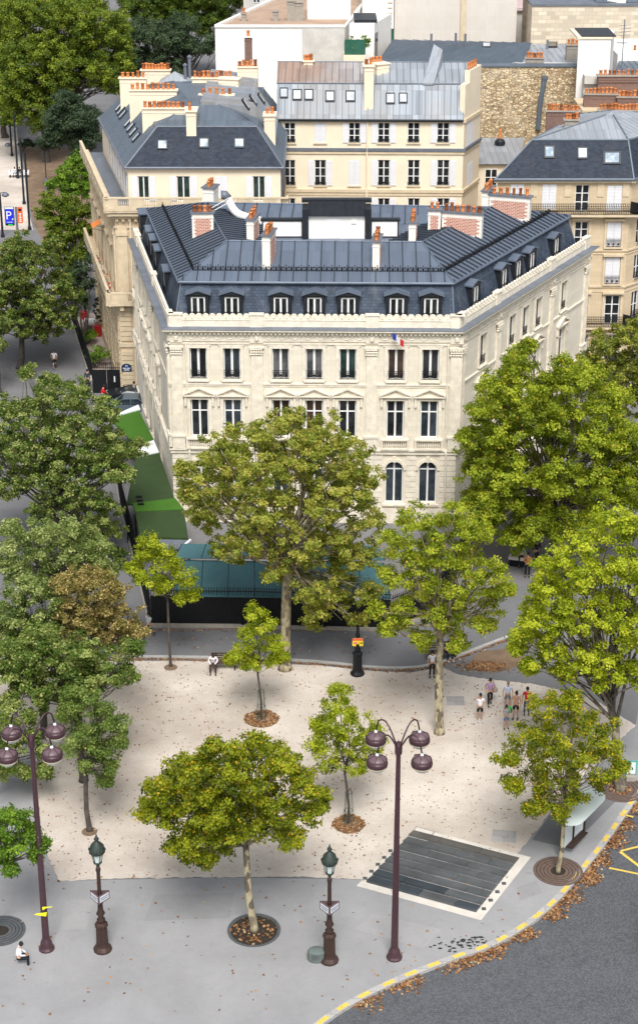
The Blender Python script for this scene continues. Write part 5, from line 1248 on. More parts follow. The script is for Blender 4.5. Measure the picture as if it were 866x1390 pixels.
tree('sparse light green tree at the lower left edge over the pavement', (-8, 1268), (-5, 1180),
     [(10, 1105, 18), (30, 1115, 18), (0, 1130, 24), (45, 1130, 16), (25, 1145, 20), (58, 1145, 10), (5, 1160, 18), (50, 1160, 9), (-20, 1120, 28), (15, 1180, 8)], L_bush, .2, .75, .02, .12, bark=B_dark, name='young_tree', seed=20)
tree('blue green tree at the left edge behind the tall four globe lamp', (-14, 1090), (-5, 1040),
     [(15, 955, 20), (35, 975, 18), (5, 985, 24), (45, 1000, 14), (20, 1015, 22), (60, 1020, 12), (5, 1040, 20), (60, 1045, 12), (-15, 1000, 28), (35, 1050, 10)], L_lind, .22, .75, .02, .14, bark=B_dark, name='young_tree', seed=21, mean=.65)
# --- park at the top left
PG = None
def gy(u, v, Y): g = G(u, v); return (Q(u, v, Y).x, Y, 0)
for i, (u, Y, lob, m, lab, sz, mn) in enumerate([
    (60, 225, [(30, 20, 34), (75, 15, 36), (120, 20, 34), (20, 60, 34), (65, 60, 40), (115, 60, 38), (150, 50, 26), (40, 100, 38), (90, 100, 40), (135, 95, 30), (165, 80, 20), (15, 120, 30), (60, 135, 34), (155, 110, 24), (20, 150, 22), (170, 118, 10), (172, 95, 12), (55, 165, 18), (160, 30, 22)], L_wood, 'tall light green park tree filling the upper left corner', .42, .55),
    (5, 240, [(-10, 40, 40), (10, 10, 36), (-10, 90, 40), (5, 130, 30), (12, 160, 14), (45, -10, 40), (100, -15, 40), (-20, 0, 40)], L_wood, 'park tree at the very top left edge, paler than its neighbour', .42, .45),
    (95, 208, [(95, 140, 22), (75, 160, 20), (110, 160, 24), (90, 175, 24), (125, 180, 16), (75, 185, 20), (110, 195, 18), (62, 192, 12), (128, 160, 14)], L_yew, 'dark yew like evergreen with drooping boughs beside the bare lawn', .36, .5),
    (215, 262, [(185, 40, 24), (215, 45, 26), (240, 60, 24), (185, 75, 22), (215, 80, 24), (250, 35, 24), (265, 65, 20), (285, 60, 18), (170, 60, 14), (180, 100, 14), (240, 88, 14)], L_yew, 'dark blue green tree behind the chimneys of the left building', .42, .8),
    (250, 285, [(185, 5, 26), (220, 0, 30), (260, 0, 30), (300, 0, 30), (205, 25, 24), (250, 15, 26), (290, 20, 24), (310, 30, 14), (330, -5, 16), (275, 35, 18)], L_wood, 'dark park tree at the top edge right of the tall light green one', .45, .2)]):
    z0_ = 0
    tree(lab, gy(u, 150, Y), (u, 170 if i < 3 else 130), lob, m, sz, .62 if i != 2 else .9, .02, .45, bark=B_dark, name='park_tree', seed=30 + i, twigs=2, mean=mn, clump=.8, per=36, deep=.5, hv=.2)
# bushes along the left building
def bush(label, lobes, Y, m, size=.25, dens=1.2, name='bush', cat='bush', **k):
    cu = sum(l[0] for l in lobes) / len(lobes); b = Vector((Q(cu, 300, Y).x, Y, 0)); t = thing(name, b, label, cat)
    W3 = []
    for l in lobes:
        p = Q(l[0], l[1], Y); r = l[2] / scl(Y, p.z); W3.append((tuple(p), r))
        q = Q(l[0], l[1], Y + r * .7); W3.append((tuple(q), r * .85))
    mb = MB(); rr = random.Random(5)
    for p, r in W3[::2]: limb(mb, b, p, .09, .03, rr)
    mb.build('stem', B_dark, t, b, True)
    crown(t, b, W3, m, size, dens, .01, **k); return t
bush('bright green bush behind the low lawn, beside the upper balcony of the left building', [(100, 225, 16), (85, 240, 14), (115, 240, 16), (95, 255, 18), (120, 260, 14), (72, 250, 10), (108, 215, 10), (122, 222, 8)], 166, L_bush, .32, mean=.45, clump=.5)
bush('large mid green bush below the bright one on the lawn edge', [(70, 275, 20), (95, 280, 22), (118, 285, 16), (60, 290, 14), (80, 305, 22), (105, 310, 20), (75, 330, 20), (100, 335, 22), (120, 315, 12), (90, 355, 20), (115, 345, 12)], 158, L_wood, .32, mean=.5, clump=.5)
bush('dark green shrub mass between the lawn bushes and the balcony', [(110, 365, 14), (100, 385, 16), (118, 385, 12), (108, 405, 14), (85, 372, 14), (124, 350, 8)], 150, L_yew, .3, mean=.7, clump=.5)
bush('small clipped dark shrub at the end of the sandy path', [(38, 193, 6), (30, 196, 5), (44, 195, 4)], 231, L_yew, .3, mean=.5, clump=.4)

t = thing('roof_plants', ROOFPL[0], 'climbing plants behind the green screen on the roof terrace top centre', 'plants'); crown(t, tuple(ROOFPL[0]), [(tuple(p), .8) for p in ROOFPL], L_bush, .3, 1.2, .0, clump=.4, per=20)
# ================================================================ GARDEN, FENCES
M_turf = asph('artificial_turf', (.045, .125, .012), .1, .25, 30., 1.)
M_turfd = asph('artificial_turf_dark', (.03, .055, .018), .15, .2, 30., 1.)
M_wedge = flat('white_edge', (.78, .80, .82), .6)
M_teal = asph('teal_awning', (.055, .13, .145), .1, .1, 8., .4)
M_blk = mat('black_paint', (.008, .009, .011), .5, 0, .3, 2., 6.)
def slab(mb, pts, th):
    p = [Vector(q) for q in pts]; mb.hexa([q - Z * th for q in p] + p)
# canopies roofed with artificial turf on the left flank
gA = G(205, 640, 2.8)
for nm, pix, m, lab, e in (
    ('turf_canopy', [(150, 568, 2.8), (189, 557, 2.8), (209, 596, 3.0), (185, 604, 3.0)], M_turf, 'bright green turf covered canopy with white front edge, furthest along the left flank', [(147, 573, 2.85), (188, 549, 2.95), (191, 555, 2.9), (150, 566, 2.9)]),
    ('turf_canopy', [(184, 622, 2.8), (216, 614, 2.8), (238, 679, 2.9), (172, 684, 2.9)], M_turfd, 'long dark green turf canopy halfway along the left flank of the mansion', [(186, 606, 2.95), (209, 597, 3.05), (216, 613, 2.9), (186, 619, 2.9)]),
    ('turf_canopy', [(184, 695, 2.9), (250, 692, 2.9), (256, 731, 2.7), (190, 727, 2.7)], M_turfd, 'dark green turf canopy nearest the teal awning', [(180, 683, 2.95), (238, 676, 2.95), (250, 691, 2.92), (184, 694, 2.92)])):
    P_ = [G(*p) for p in pix]; c = sum(P_, Vector()) / 4; org = (c.x, c.y, 0); t = thing(nm, org, lab, 'canopy')
    mb = MB(); slab(mb, P_, .15); mb.build('turf_sheet', m, t, org)
    mb = MB(); slab(mb, [G(*p) for p in e], .12); mb.build('edge_strip', M_wedge if '(147' in str(e) or e[0][0] in (147, 186) else M_turf, t, org)
    for p in P_: mb = MB(); mb.tube([(p.x, p.y, 0), p - Z * .1], .06, 6); mb.build('post', M_blk, t, org)
g = G(192, 679, 2.95); t = thing('vent_grille', (g.x, g.y, 0), 'three dark slatted vents on the turf roof by the mansion wall', 'vent')
for k in range(3):
    p = G(189 + k * 1.4, 675 + k * 5, 2.95); mb = MB(); mb.box((p.x - g.x, p.y - g.y, 3.02), (.42, .17, .08)); mb.build('vent_slot', M_blk, t)
# teal awnings behind the front fence
cA_ = G(380, 770, 3); org = (cA_.x, cA_.y, 0)
t = thing('terrace_awning', org, 'long teal fabric awning in two tiers behind the black fence', 'awning')
for nm, pts in (('lower_sheet', [(236, 809, 2.15), (530, 812, 2.15), (520, 764, 3.0), (241, 760, 3.0)]), ('upper_sheet', [(238, 757, 3.25), (522, 760, 3.25), (512, 741, 3.6), (247, 738, 3.6)])):
    P_ = [G(*p) for p in pts]; mb = MB(); slab(mb, P_, .05); sh = mb.build(nm, M_teal, t, org)
    mb = MB()
    for k in range(9):
        a, b = P_[0].lerp(P_[1], k / 8), P_[3].lerp(P_[2], k / 8); mb.tube([a - Z * .02, b - Z * .02], .035, 5)
    mb.build('awning_rib', M_blk, sh, org)
for u in (241, 300, 360, 420, 480, 520): p = G(u, 762, 3.0); mb = MB(); mb.tube([(p.x, p.y, 0), (p.x, p.y, 2.9)], .05, 6); mb.build('post', M_blk, t, org)
P_ = [G(222, 744, 3.3), G(250, 744, 3.3), G(259, 733, 3.3), G(214, 732, 3.3)]; mb = MB(); slab(mb, P_, .1); mb.build('grey_panel', M_zled, t, org)
mb = MB(); mb.tube([G(245, 745, 3.4), G(259, 733, 3.4)], .09, 5); mb.build('white_beam', M_wedge, t, org)
mb = MB(); P_ = [G(236, 811, .02), G(530, 814, .02), G(512, 741, .02), G(215, 735, .02)]; mb.face([Vector((p.x, p.y, .012)) for p in P_]); struct('terrace_floor', mb, M_path)
# iron fence on a low stone kerb
def fence(label, pts, h, m, solid=True, spikes=True, kerb_h=.22, name='iron_fence', cat='fence', group=None):
    P_ = [G(*p) if len(p) == 2 else Vector(p) for p in pts]; o = P_[0].lerp(P_[-1], .5); org = (o.x, o.y, 0); t = thing(name, org, label, cat, group)
    kb, pn, sp = MB(), MB(), MB(); 
    for a, b in zip(P_[:-1], P_[1:]):
        w = Wall((a.x, a.y), (b.x, b.y)); w.box(kb, -.1, w.L + .1, 0, kerb_h, -.16, .16)
        if solid: w.box(pn, 0, w.L, kerb_h + .01, h * .74, -.03, .02)
        for z in (h * .74 + .02, h * .88): w.box(sp, 0, w.L, z, z + .05, -.03, .03)
        if not solid: w.box(sp, 0, w.L, kerb_h + .1, kerb_h + .15, -.03, .03)
        x = .06
        while x < w.L:
            p = w.P(x, kerb_h + .02 if not solid else kerb_h + .012, .035 if solid else 0)
            if spikes: sp.lathe([(.016, 0), (.016, h - .16 - p.z), (.035, h - .12 - p.z), (.004, h - p.z)], p, 4)
            x += .16
    kb.build('stone_base', M_stk, t, org)
    if solid: pn.build('infill_panel', M_blk, t, org)
    sp.build('railing', M_iron, t, org); return t
fence('long black spiked fence with solid lower panels facing the square', [(206, 850), (330, 851), (440, 854), (530, 856)], 2.75, M_iron)
fence('black fence on a pale stone base along the left side path', [(150, 590), (165, 688), (185, 765), (205, 849)], 2.4, M_iron)
fence('black fence curving back behind the airy plane tree', [(531, 855), (575, 838), (610, 800), (640, 745)], 2.4, M_iron)
# left building forecourt
fence('black fence beside the clipped bushes of the left building', [(88, 400), (100, 440), (112, 478), (126, 520)], 2.2, M_iron)
wG = Wall((G(128, 530).x, 137.4), (-16.4, 137.4)); org = ((wG.a.x - 16.4) / 2, 137.4, 0)
t = thing('metal_gate', org, 'solid black double gate with spikes beside the street plaque', 'gate')
for a, b in ((0, wG.L / 2 - .02), (wG.L / 2 + .02, wG.L)): mb = MB(); wG.box(mb, a, b, .05, 2.05, -.04, .04); mb.build('gate_leaf', M_blk, t, org)
mb = MB(); wG.box(mb, 0, wG.L, 2.2, 2.25, -.03, .03); x = .05
while x < wG.L: mb.lathe([(.018, 0), (.018, .5), (.035, .55), (.004, .68)], wG.P(x, 2.05), 4); x += .16
mb.build('spikes', M_iron, t, org); mb = MB(); wG.box(mb, .75 * wG.L, .75 * wG.L + .1, 1.0, 1.5, .041, .08); mb.build('handle', M_white, t, org)
mb = MB(); mb.face([Vector((p.x, p.y, .009)) for p in (G(104, 425), G(150, 425), G(150, 520), G(128, 520))]); struct('forecourt', mb, mat('pink_paving', (.42, .34, .31), .9, 0, .15, 3.))
M_red = mat('red_planter', (.45, .02, .025), .4, 0, .1, 2.)
def planter(u, v, lab, h=1.0, th=2.6):
    g = G(u, v); t = thing('planter', g, lab, 'planter'); mb = MB(); mb.mesh([(-.26, -.26, 0), (.26, -.26, 0), (.26, .26, 0), (-.26, .26, 0), (-.36, -.36, h), (.36, -.36, h), (.36, .36, h), (-.36, .36, h)], [(3, 2, 1, 0), (4, 5, 6, 7), (0, 1, 5, 4), (1, 2, 6, 5), (2, 3, 7, 6), (3, 0, 4, 7)]); mb.build('pot', M_red, t)
    t2 = thing('topiary', (g.x, g.y, h), lab.replace('tall red planter', 'clipped cone shrub in the red planter'), 'shrub')
    org = (g.x, g.y, h); crown(t2, org, [((g.x, g.y, h + .4 + k * (th / 5)), .55 - k * .09) for k in range(5)], L_yew, .16, 3., .0, clump=.2, per=24, mean=.6)
planter(134, 456, 'tall red planter by the side windows of the left building'); planter(116, 437, 'tall red planter behind the white garden table')
g = G(121, 446); t = thing('garden_table', g, 'white rectangular garden table in the forecourt behind the fence', 'table'); mb = MB(); mb.box((0, 0, .74), (1.1, 1.5, .05)); mb.build('table_top', M_white, t)
for a, b in ((-.5, -.7), (.5, -.7), (.5, .7), (-.5, .7)): mb = MB(); mb.box((a, b, .357), (.06, .06, .714)); mb.build('leg', M_white, t)
def lowbush(lab, u, v, r, m, z=.8, name='bush'):
    g = G(u, v, z); b = Vector((g.x, g.y, 0)); t = thing(name, b, lab, 'bush'); mb = MB(); rr = random.Random(3)
    for k in range(4): limb(mb, b, b + Vector((rr.uniform(-.5, .5), rr.uniform(-.4, .4), z)), .05, .02, rr)
    mb.build('stem', B_dark, t, b, True); crown(t, b, [((b.x + rr.uniform(-.6, .6) * r, b.y + rr.uniform(-.7, .7) * r, z + rr.uniform(-.1, .3)), r * .7) for _ in range(6)], m, .2, 1.6, .0, per=26)
lowbush('light green bush inside the fence, nearer the red planter', 119, 455, 1.0, L_bush); lowbush('larger light green bush inside the fence, just above the black gate', 128, 482, 1.2, L_bush, 1.)
# stone plaque on the left building, orange awning, balcony flowers
x, z = wBf.hit(172.5, 499); t = thing('street_plaque', wBf.P(x, z, .12), 'small dark blue arched street name plaque on the rusticated pier above the cars', 'sign')
mb = MB(); n = 8; pts = [(-.42, -.3), (.42, -.3), (.42, .1)] + [(.42 * math.cos(math.pi * k / n), .1 + .3 * math.sin(math.pi * k / n)) for k in range(1, n)] + [(-.42, .1)]
mb.mesh([(a, -.02, b) for a, b in pts] + [(a, .02, b) for a, b in pts], [tuple(range(len(pts))), tuple(range(len(pts), 2 * len(pts)))[::-1]]); mb.build('plate_border', flat('plaque_green', (.01, .09, .05)), t)
mb = MB(); mb.mesh([(a * .88, -.03, b * .88) for a, b in pts], [tuple(range(len(pts)))]); mb.build('plate', flat('plaque_blue', (.005, .02, .12)), t)
mb = MB()
for k, (a, b, z_) in enumerate(((-.1, .1, .2), (-.3, -.04, 0), (.02, .3, 0), (-.22, .22, -.15))): mb.box(((a + b) / 2, -.034, z_), (b - a, .004, .07))
mb.build('lettering', M_white, t)
x, z = wBl.hit(132, 299, .6); t = thing('window_awning', wBl.P(x, z, .1), 'small orange awning pulled out over a side window of the left building', 'awning')
mb = MB(); d = wBl.d; nn = wBl.n; mb.hexa([d * -.7 + nn * .0, d * .7, d * .7 + nn * 1.0 - Z * .5, d * -.7 + nn * 1.0 - Z * .5] + [q + Z * .04 for q in (d * -.7 + nn * .0, d * .7, d * .7 + nn * 1.0 - Z * .5, d * -.7 + nn * 1.0 - Z * .5)]); mb.build('canvas', flat('orange_canvas', (.75, .22, .04)), t)
mb = MB(); mb.tube([d * -.7 + nn * .98 - Z * .5, d * -.7 - Z * .8], .02, 4); mb.tube([d * .7 + nn * .98 - Z * .5, d * .7 - Z * .8], .02, 4); mb.build('bracket', M_iron, t)
for k, dd in enumerate((2.5, 5.2, 7.8, 10.5)):
    p = wBl.P(wBl.L - dd, 8.25, .55); t = thing('flower_box', p, ('red flowers in a pot at the near end of the side balcony', 'second pot of red flowers along the side balcony', 'third flower pot along the side balcony, with white blooms', 'farthest flower pot on the side balcony')[k], 'flowers')
    mb = MB(); mb.box((0, 0, .15), (.3, .5, .3), math.atan2(wBl.d.y, wBl.d.x)); mb.build('pot', M_stk, t); crown(t, p, [((p.x, p.y, p.z + .5), .35)], flat('petal_red', (.5, .02, .02)) if k != 2 else M_white, .14, 4., 0, clump=.15, per=14, name='blooms')
# ================================================================ FALLEN LEAVES
M_fall = leafmat('fallen_leaves', [(.13, .06, .03), (.29, .135, .055), (.42, .24, .11), (.46, .34, .2)], .1)
def litter(name, P_, label, size=.16, z=.03):
    P_ = np.array(P_); n = len(P_); NN = np.tile([0, 0, 1.], (n, 1)) + nr_.normal(0, .28, (n, 3)); tt = np.clip(nr_.uniform(0, 1, n), 0, .99)
    o = leaf_mesh(name, P_, NN, size, tt, M_fall, None, (0, 0, 0), .8); tag(o, label, 'fallen leaves', None, 'stuff'); return o
rl = random.Random(9); KL = resample(kerb, .1); pts = []
ks = [(p, ) for p in KL]
for i, p in enumerate(KL):
    g_ = px_ = None
    # image bearing independent: heap where the kerb bends, thinner towards the ends
    t_ = (p.x - 5.) / 12.; 
    if not -.3 < t_ < 1.6: continue
    d = (KL[min(i + 1, len(KL) - 1)] - KL[max(i - 1, 0)]).normalized(); out = Vector((d.y, -d.x, 0)); c = .5 + .3 * math.sin(p.x * 2.1) * math.sin(p.y * .9 + 1) + .25 * math.sin(p.y * 3.7 + p.x)
    w_ = .2 + .5 * c
    for k in range(int(30 * max(0, c - .15) * (.5 if t_ < .1 else 1))):
        o_ = abs(rl.gauss(0, .55)) * w_ + .02 if rl.random() < .6 else rl.uniform(0, 1.) * w_ * 1.5
        q = p + out * o_ + d * rl.uniform(-.15, .15); pts.append((q.x, q.y, -.1 + rl.uniform(0, .07)))
litter('kerb_leaves', pts, 'orange brown fallen leaves heaped in the gutter along the curved kerb', .13)
pts = []
def inpoly(x, y, poly):
    c = False; n = len(poly)
    for i in range(n):
        a, b = poly[i], poly[(i + 1) % n]
        if (a.y > y) != (b.y > y) and x < (b.x - a.x) * (y - a.y) / (b.y - a.y) + a.x: c = not c
    return c
sqw = [G(u, v) for u, v in sq]
while len(pts) < 2300:
    x, y = rl.uniform(-18, 17), rl.uniform(66, 96)
    if inpoly(x, y, sqw): pts.append((x, y, .02))
litter('square_leaves', pts, 'scattered dry leaves dotted over the pale sandy square', .105)
pts = [(rl.uniform(-16, 14), rl.uniform(60, 71), .02) for _ in range(260)]; pts = [p for p in pts if not inpoly(p[0], p[1], sqw)]
pts = [p for p in pts if (lambda c: p[1] > c + .3)(min(((k.x - p[0]) ** 2, k.y) for k in KL)[1])]
litter('pavement_leaves', pts, 'few single leaves lying on the grey front pavement', .13)
pts = []
for a in resample(pk, .1):
    for k in range(rl.randint(1, 5)): pts.append((a.x + rl.gauss(0, .06), a.y - .1 - abs(rl.gauss(0, .13)), .04))
for k in range(130): p = G(rl.uniform(200, 560), rl.uniform(858, 892)); pts.append((p.x, p.y, .02))
for k in range(220): p = G(rl.uniform(206, 530), 0 + rl.gauss(853, .8)); pts.append((p.x, p.y - .25, .02))
for k in range(700): p = G(656 + rl.gauss(0, 15), 905 + rl.gauss(0, 3.2)); pts.append((p.x, p.y, .03))
litter('path_leaves', pts, 'line of dry leaves caught along the path edging and in a heap behind the walkers', .13)
for u, v, r, n, dark in ((355, 976, 1.0, 420, 0), (473, 1119, .85, 380, 0), (345, 1264, 1.1, 105, 1), (232, 906, .5, 30, 0), (122, 1129, .5, 40, 0), (841, 1072, .6, 120, 1), (757, 1184, .4, 60, 1)):
    g = G(u, v); pts = [(g.x + r * math.sqrt(rl.random()) * math.cos(a), g.y + r * math.sqrt(rl.random()) * math.sin(a), .05) for a in [rl.uniform(0, 6.3) for _ in range(n)]]
    if n > 100 and not dark: mb = MB(); mb.lathe([(r * .95, .0), (r * .6, .03), (.1, .035)], (g.x, g.y, .01), 16); struct('soil', mb, M_dirt)
    elif not dark: mb = MB(); mb.lathe([(r * .8, .0), (.1, .03)], (g.x, g.y, .01), 14); struct('soil', mb, M_dirt)
    if n > 100: litter('tree_foot_leaves', pts, {355: 'ring of brown leaves round the small guarded tree by the bench', 473: 'ring of brown leaves round the guarded conical tree', 345: 'leaves lying in the dark soil bed of the round tree', 841: 'leaves lying in the round grate of the wide lime green tree'}[u], .14)
M_soil = mat('dark_soil', (.035, .028, .022), .95, 0, .3, 4.); M_grate = mat('iron_grate', (.15, .105, .085), .7, .1, .2, 4.)
def grate(u, v, lab, r=1.22, soil=False, m=None):
    g = G(u, v); t = thing('tree_grate', g, lab, 'tree grate')
    mb = MB(); mb.lathe([(.34 if not soil else r * .93, .005), (.33, .018)], (0, 0, 0), 28); mb.build('soil_bed', M_soil, t)
    if soil:
        mb = MB(); mb.lathe([(r, .0), (r, .045), (r * .93, .045), (r * .93, .006)], (0, 0, 0), 32); mb.build('rim', M_steel, t); return t
    for k in range(5):
        r0_ = .36 + (r - .36) * k / 5; r1_ = .36 + (r - .36) * (k + .82) / 5; mb = MB(); n = 36; v_ = []; f_ = []
        for j in range(n):
            a = 2 * math.pi * j / n
            for rr_, zz in ((r0_, .02), (r0_, .035), (r1_, .035), (r1_, .02)): v_.append((rr_ * math.cos(a), rr_ * math.sin(a), zz))
        for j in range(n):
            a_, b_ = j * 4, ((j + 1) % n) * 4
            for q in range(3): f_.append((a_ + q, a_ + q + 1, b_ + q + 1, b_ + q))
        mb.mesh(v_, f_); mb.build('grate_ring', m or M_grate, t)
    mb = MB(); mb.lathe([(r * .99, .003), (.3, .012)], (0, 0, 0), 28); mb.build('grate_bed', M_soil, t)
    return t
grate(757, 1183, 'round rusty iron tree grate around the spreading young tree, nearer the kerb bend'); grate(841, 1071, 'round rusty iron tree grate below the wide lime green tree at the right', 1.3)
grate(345, 1263, 'round bed of dark soil with metal rim under the golden round tree', 1.22, True)
grate(2, 1264, 'dark round grate cut by the left edge at the bottom', 1.15, m=M_steel)
# wire guards
def guard(u, v, lab, h=1.5):
    g = G(u, v); t = thing('tree_guard', g, lab, 'tree guard'); gm = flat('guard_green', (.02, .045, .035))
    for k in range(8):
        a = 2 * math.pi * k / 8; mb = MB(); mb.tube([(.3 * math.cos(a), .3 * math.sin(a), 0), (.2 * math.cos(a), .2 * math.sin(a), h * .6), (.17 * math.cos(a), .17 * math.sin(a), h)], .013, 4); mb.build('upright', gm, t)
    for z, r in ((.25, .27), (.8, .2), (h - .05, .17)):
        mb = MB(); mb.tube([(r * math.cos(2 * math.pi * j / 14), r * math.sin(2 * math.pi * j / 14), z) for j in range(15)], .013, 4); mb.build('hoop', gm, t)
    return t
guard(473, 1118, 'green wire guard round the trunk of the conical young tree', 1.9); guard(355, 975, 'green wire guard round the trunk of the small tree near the bench', 1.8)
# worn patches and joints in the front pavement
M_pat1 = asph('asphalt_repair', (.255, .253, .26), .25, .12, 40.); M_pat2 = asph('asphalt_pale', (.305, .302, .305), .25, .10, 40.)
for nm, px_, m_ in (('pavement_repair', [(210, 1215), (318, 1212), (312, 1246), (196, 1250)], M_pat1), ('pavement_repair', [(480, 1262), (505, 1240), (600, 1262), (575, 1288)], M_pat2), ('pavement_repair', [(90, 1222), (128, 1221), (118, 1262), (80, 1263)], M_pat2), ('pavement_repair', [(700, 1205), (728, 1196), (735, 1212), (706, 1222)], M_pat1)):
    mb = MB(); mb.face([Vector((g.x, g.y, .0128)) for g in (G(u, v) for u, v in px_)]); struct(nm, mb, m_)
# ================================================================ LAMPS
M_aub = mat('aubergine_paint', (.058, .026, .034), .42, 0, .15, 2., 8., .5)
M_aub2 = mat('aubergine_top', (.13, .085, .095), .45, 0, .15, 2., 8., .5)
M_crm = flat('cream_ring', (.55, .48, .36)); M_glob = flat('lamp_glass', (.62, .70, .68), .15); M_cast = mat('cast_iron_brown', (.055, .032, .026), .5, .1, .25, 3.)
M_vert = mat('lantern_green', (.04, .055, .047), .5, .2, .2, 4.)
def tall_lamp(u, v, vt, lab, rz):
    g = G(u, v); h = Q(u, vt, g.y).z; t = thing('street_lamp', g, lab, 'street lamp', 'tall four globe street lamps')
    mb = MB(); mb.lathe([(.36, 0), (.36, .08), (.3, .16), (.25, .4), (.165, .6)], (0, 0, 0), 12); mb.build('base', M_aub, t)
    mb = MB(); mb.lathe([(.165, .55), (.15, 2.5), (.12, h * .6), (.095, h)], (0, 0, 0), 12); mb.lathe([(.12, h - .5), (.16, h - .45), (.16, h - .05), (.1, h + .1)], (0, 0, 0), 10); mb.build('pole', M_aub, t)
    for k in range(4):
        a = rz + R(45 + 90 * k); cx, cy = math.cos(a), math.sin(a); r = 1.32; pts = []
        for j in range(9):
            q = j / 8; pts.append((cx * (.1 + (r - .1) * q), cy * (.1 + (r - .1) * q), h - .15 + .95 * math.sin(math.pi * min(1, q * 1.0) * .78) - (.35 if q == 1 else 0) * 1))
        mb = MB(); mb.tube(pts, .036, 7); arm = mb.build('arm', M_aub, t, (0, 0, 0), True)
        e = pts[-1]; c = (e[0], e[1], e[2] - .62)
        mb = MB(); mb.lathe([(0.430, 0.052), (0.456, 0.112), (0.456, 0.224), (0.421, 0.310)], c, 20); gl = mb.build('lamp_head', M_aub, t, (0, 0, 0), True)
        mb = MB(); mb.lathe([(0.426, 0.308), (0.361, 0.404), (0.241, 0.482), (0.086, 0.525)], c, 20); mb.build('lamp_cap', M_aub2, gl, (0, 0, 0), True)
        mb = MB(); mb.lathe([(0.430, 0.000), (0.443, 0.026), (0.443, 0.047)], c, 20); mb.build('trim_ring', M_crm, gl)
        mb = MB(); mb.lathe([(0.043, -0.258), (0.189, -0.224), (0.310, -0.129), (0.378, -0.004)], c, 16); mb.build('glass_bowl', M_glob, gl, (0, 0, 0), True)
        mb = MB(); mb.lathe([(0.060, 0.516), (0.077, 0.559), (0.043, 0.645)], c, 8); mb.build('finial', M_wedge, gl)
        mb = MB()
        for q in range(6):
            b = 2 * math.pi * q / 6 + .3; mb.tube([(c[0] + .456 * math.cos(b), c[1] + .456 * math.sin(b), c[2] + .24), (c[0] + .38 * math.cos(b), c[1] + .38 * math.sin(b), c[2] + .42), (c[0] + .1 * math.cos(b), c[1] + .1 * math.sin(b), c[2] + .55)], .018, 4)
        mb.build('cap_rib', M_aub, gl)
    return t
lt = tall_lamp(64, 1288, 1001, 'tall aubergine lamp with four hanging globes at the left, yellow stickers on its pole', R(4))
tall_lamp(535, 1300, 1010, 'tall aubergine lamp with four hanging globes left of the dark slab grid', R(0))
mb = MB(); mb.mesh([(-.21, -.2, 2.62), (.2, -.215, 2.66), (.21, -.2, 2.9), (.0, -.2, 2.8)], [(0, 1, 2, 3)]); 
mb = MB(); mb.hexa([(-.02, -.21, 2.25), (.16, -.2, 2.37), (.42, -.2, 2.42), (-.02, -.21, 2.41)] + [(-.02, -.19, 2.26), (.16, -.18, 2.38), (.42, -.18, 2.43), (-.02, -.19, 2.42)]); mb.build('sticker', flat('sticker_yellow', (.80, .78, .02)), lt)
mb = MB(); mb.hexa([(-.4, -.2, 2.0), (.12, -.21, 1.92), (.16, -.21, 2.12), (-.3, -.2, 2.05)] + [(-.4, -.18, 2.01), (.12, -.19, 1.93), (.16, -.19, 2.13), (-.3, -.18, 2.06)]); mb.build('sticker', MATS['sticker_yellow'], lt)
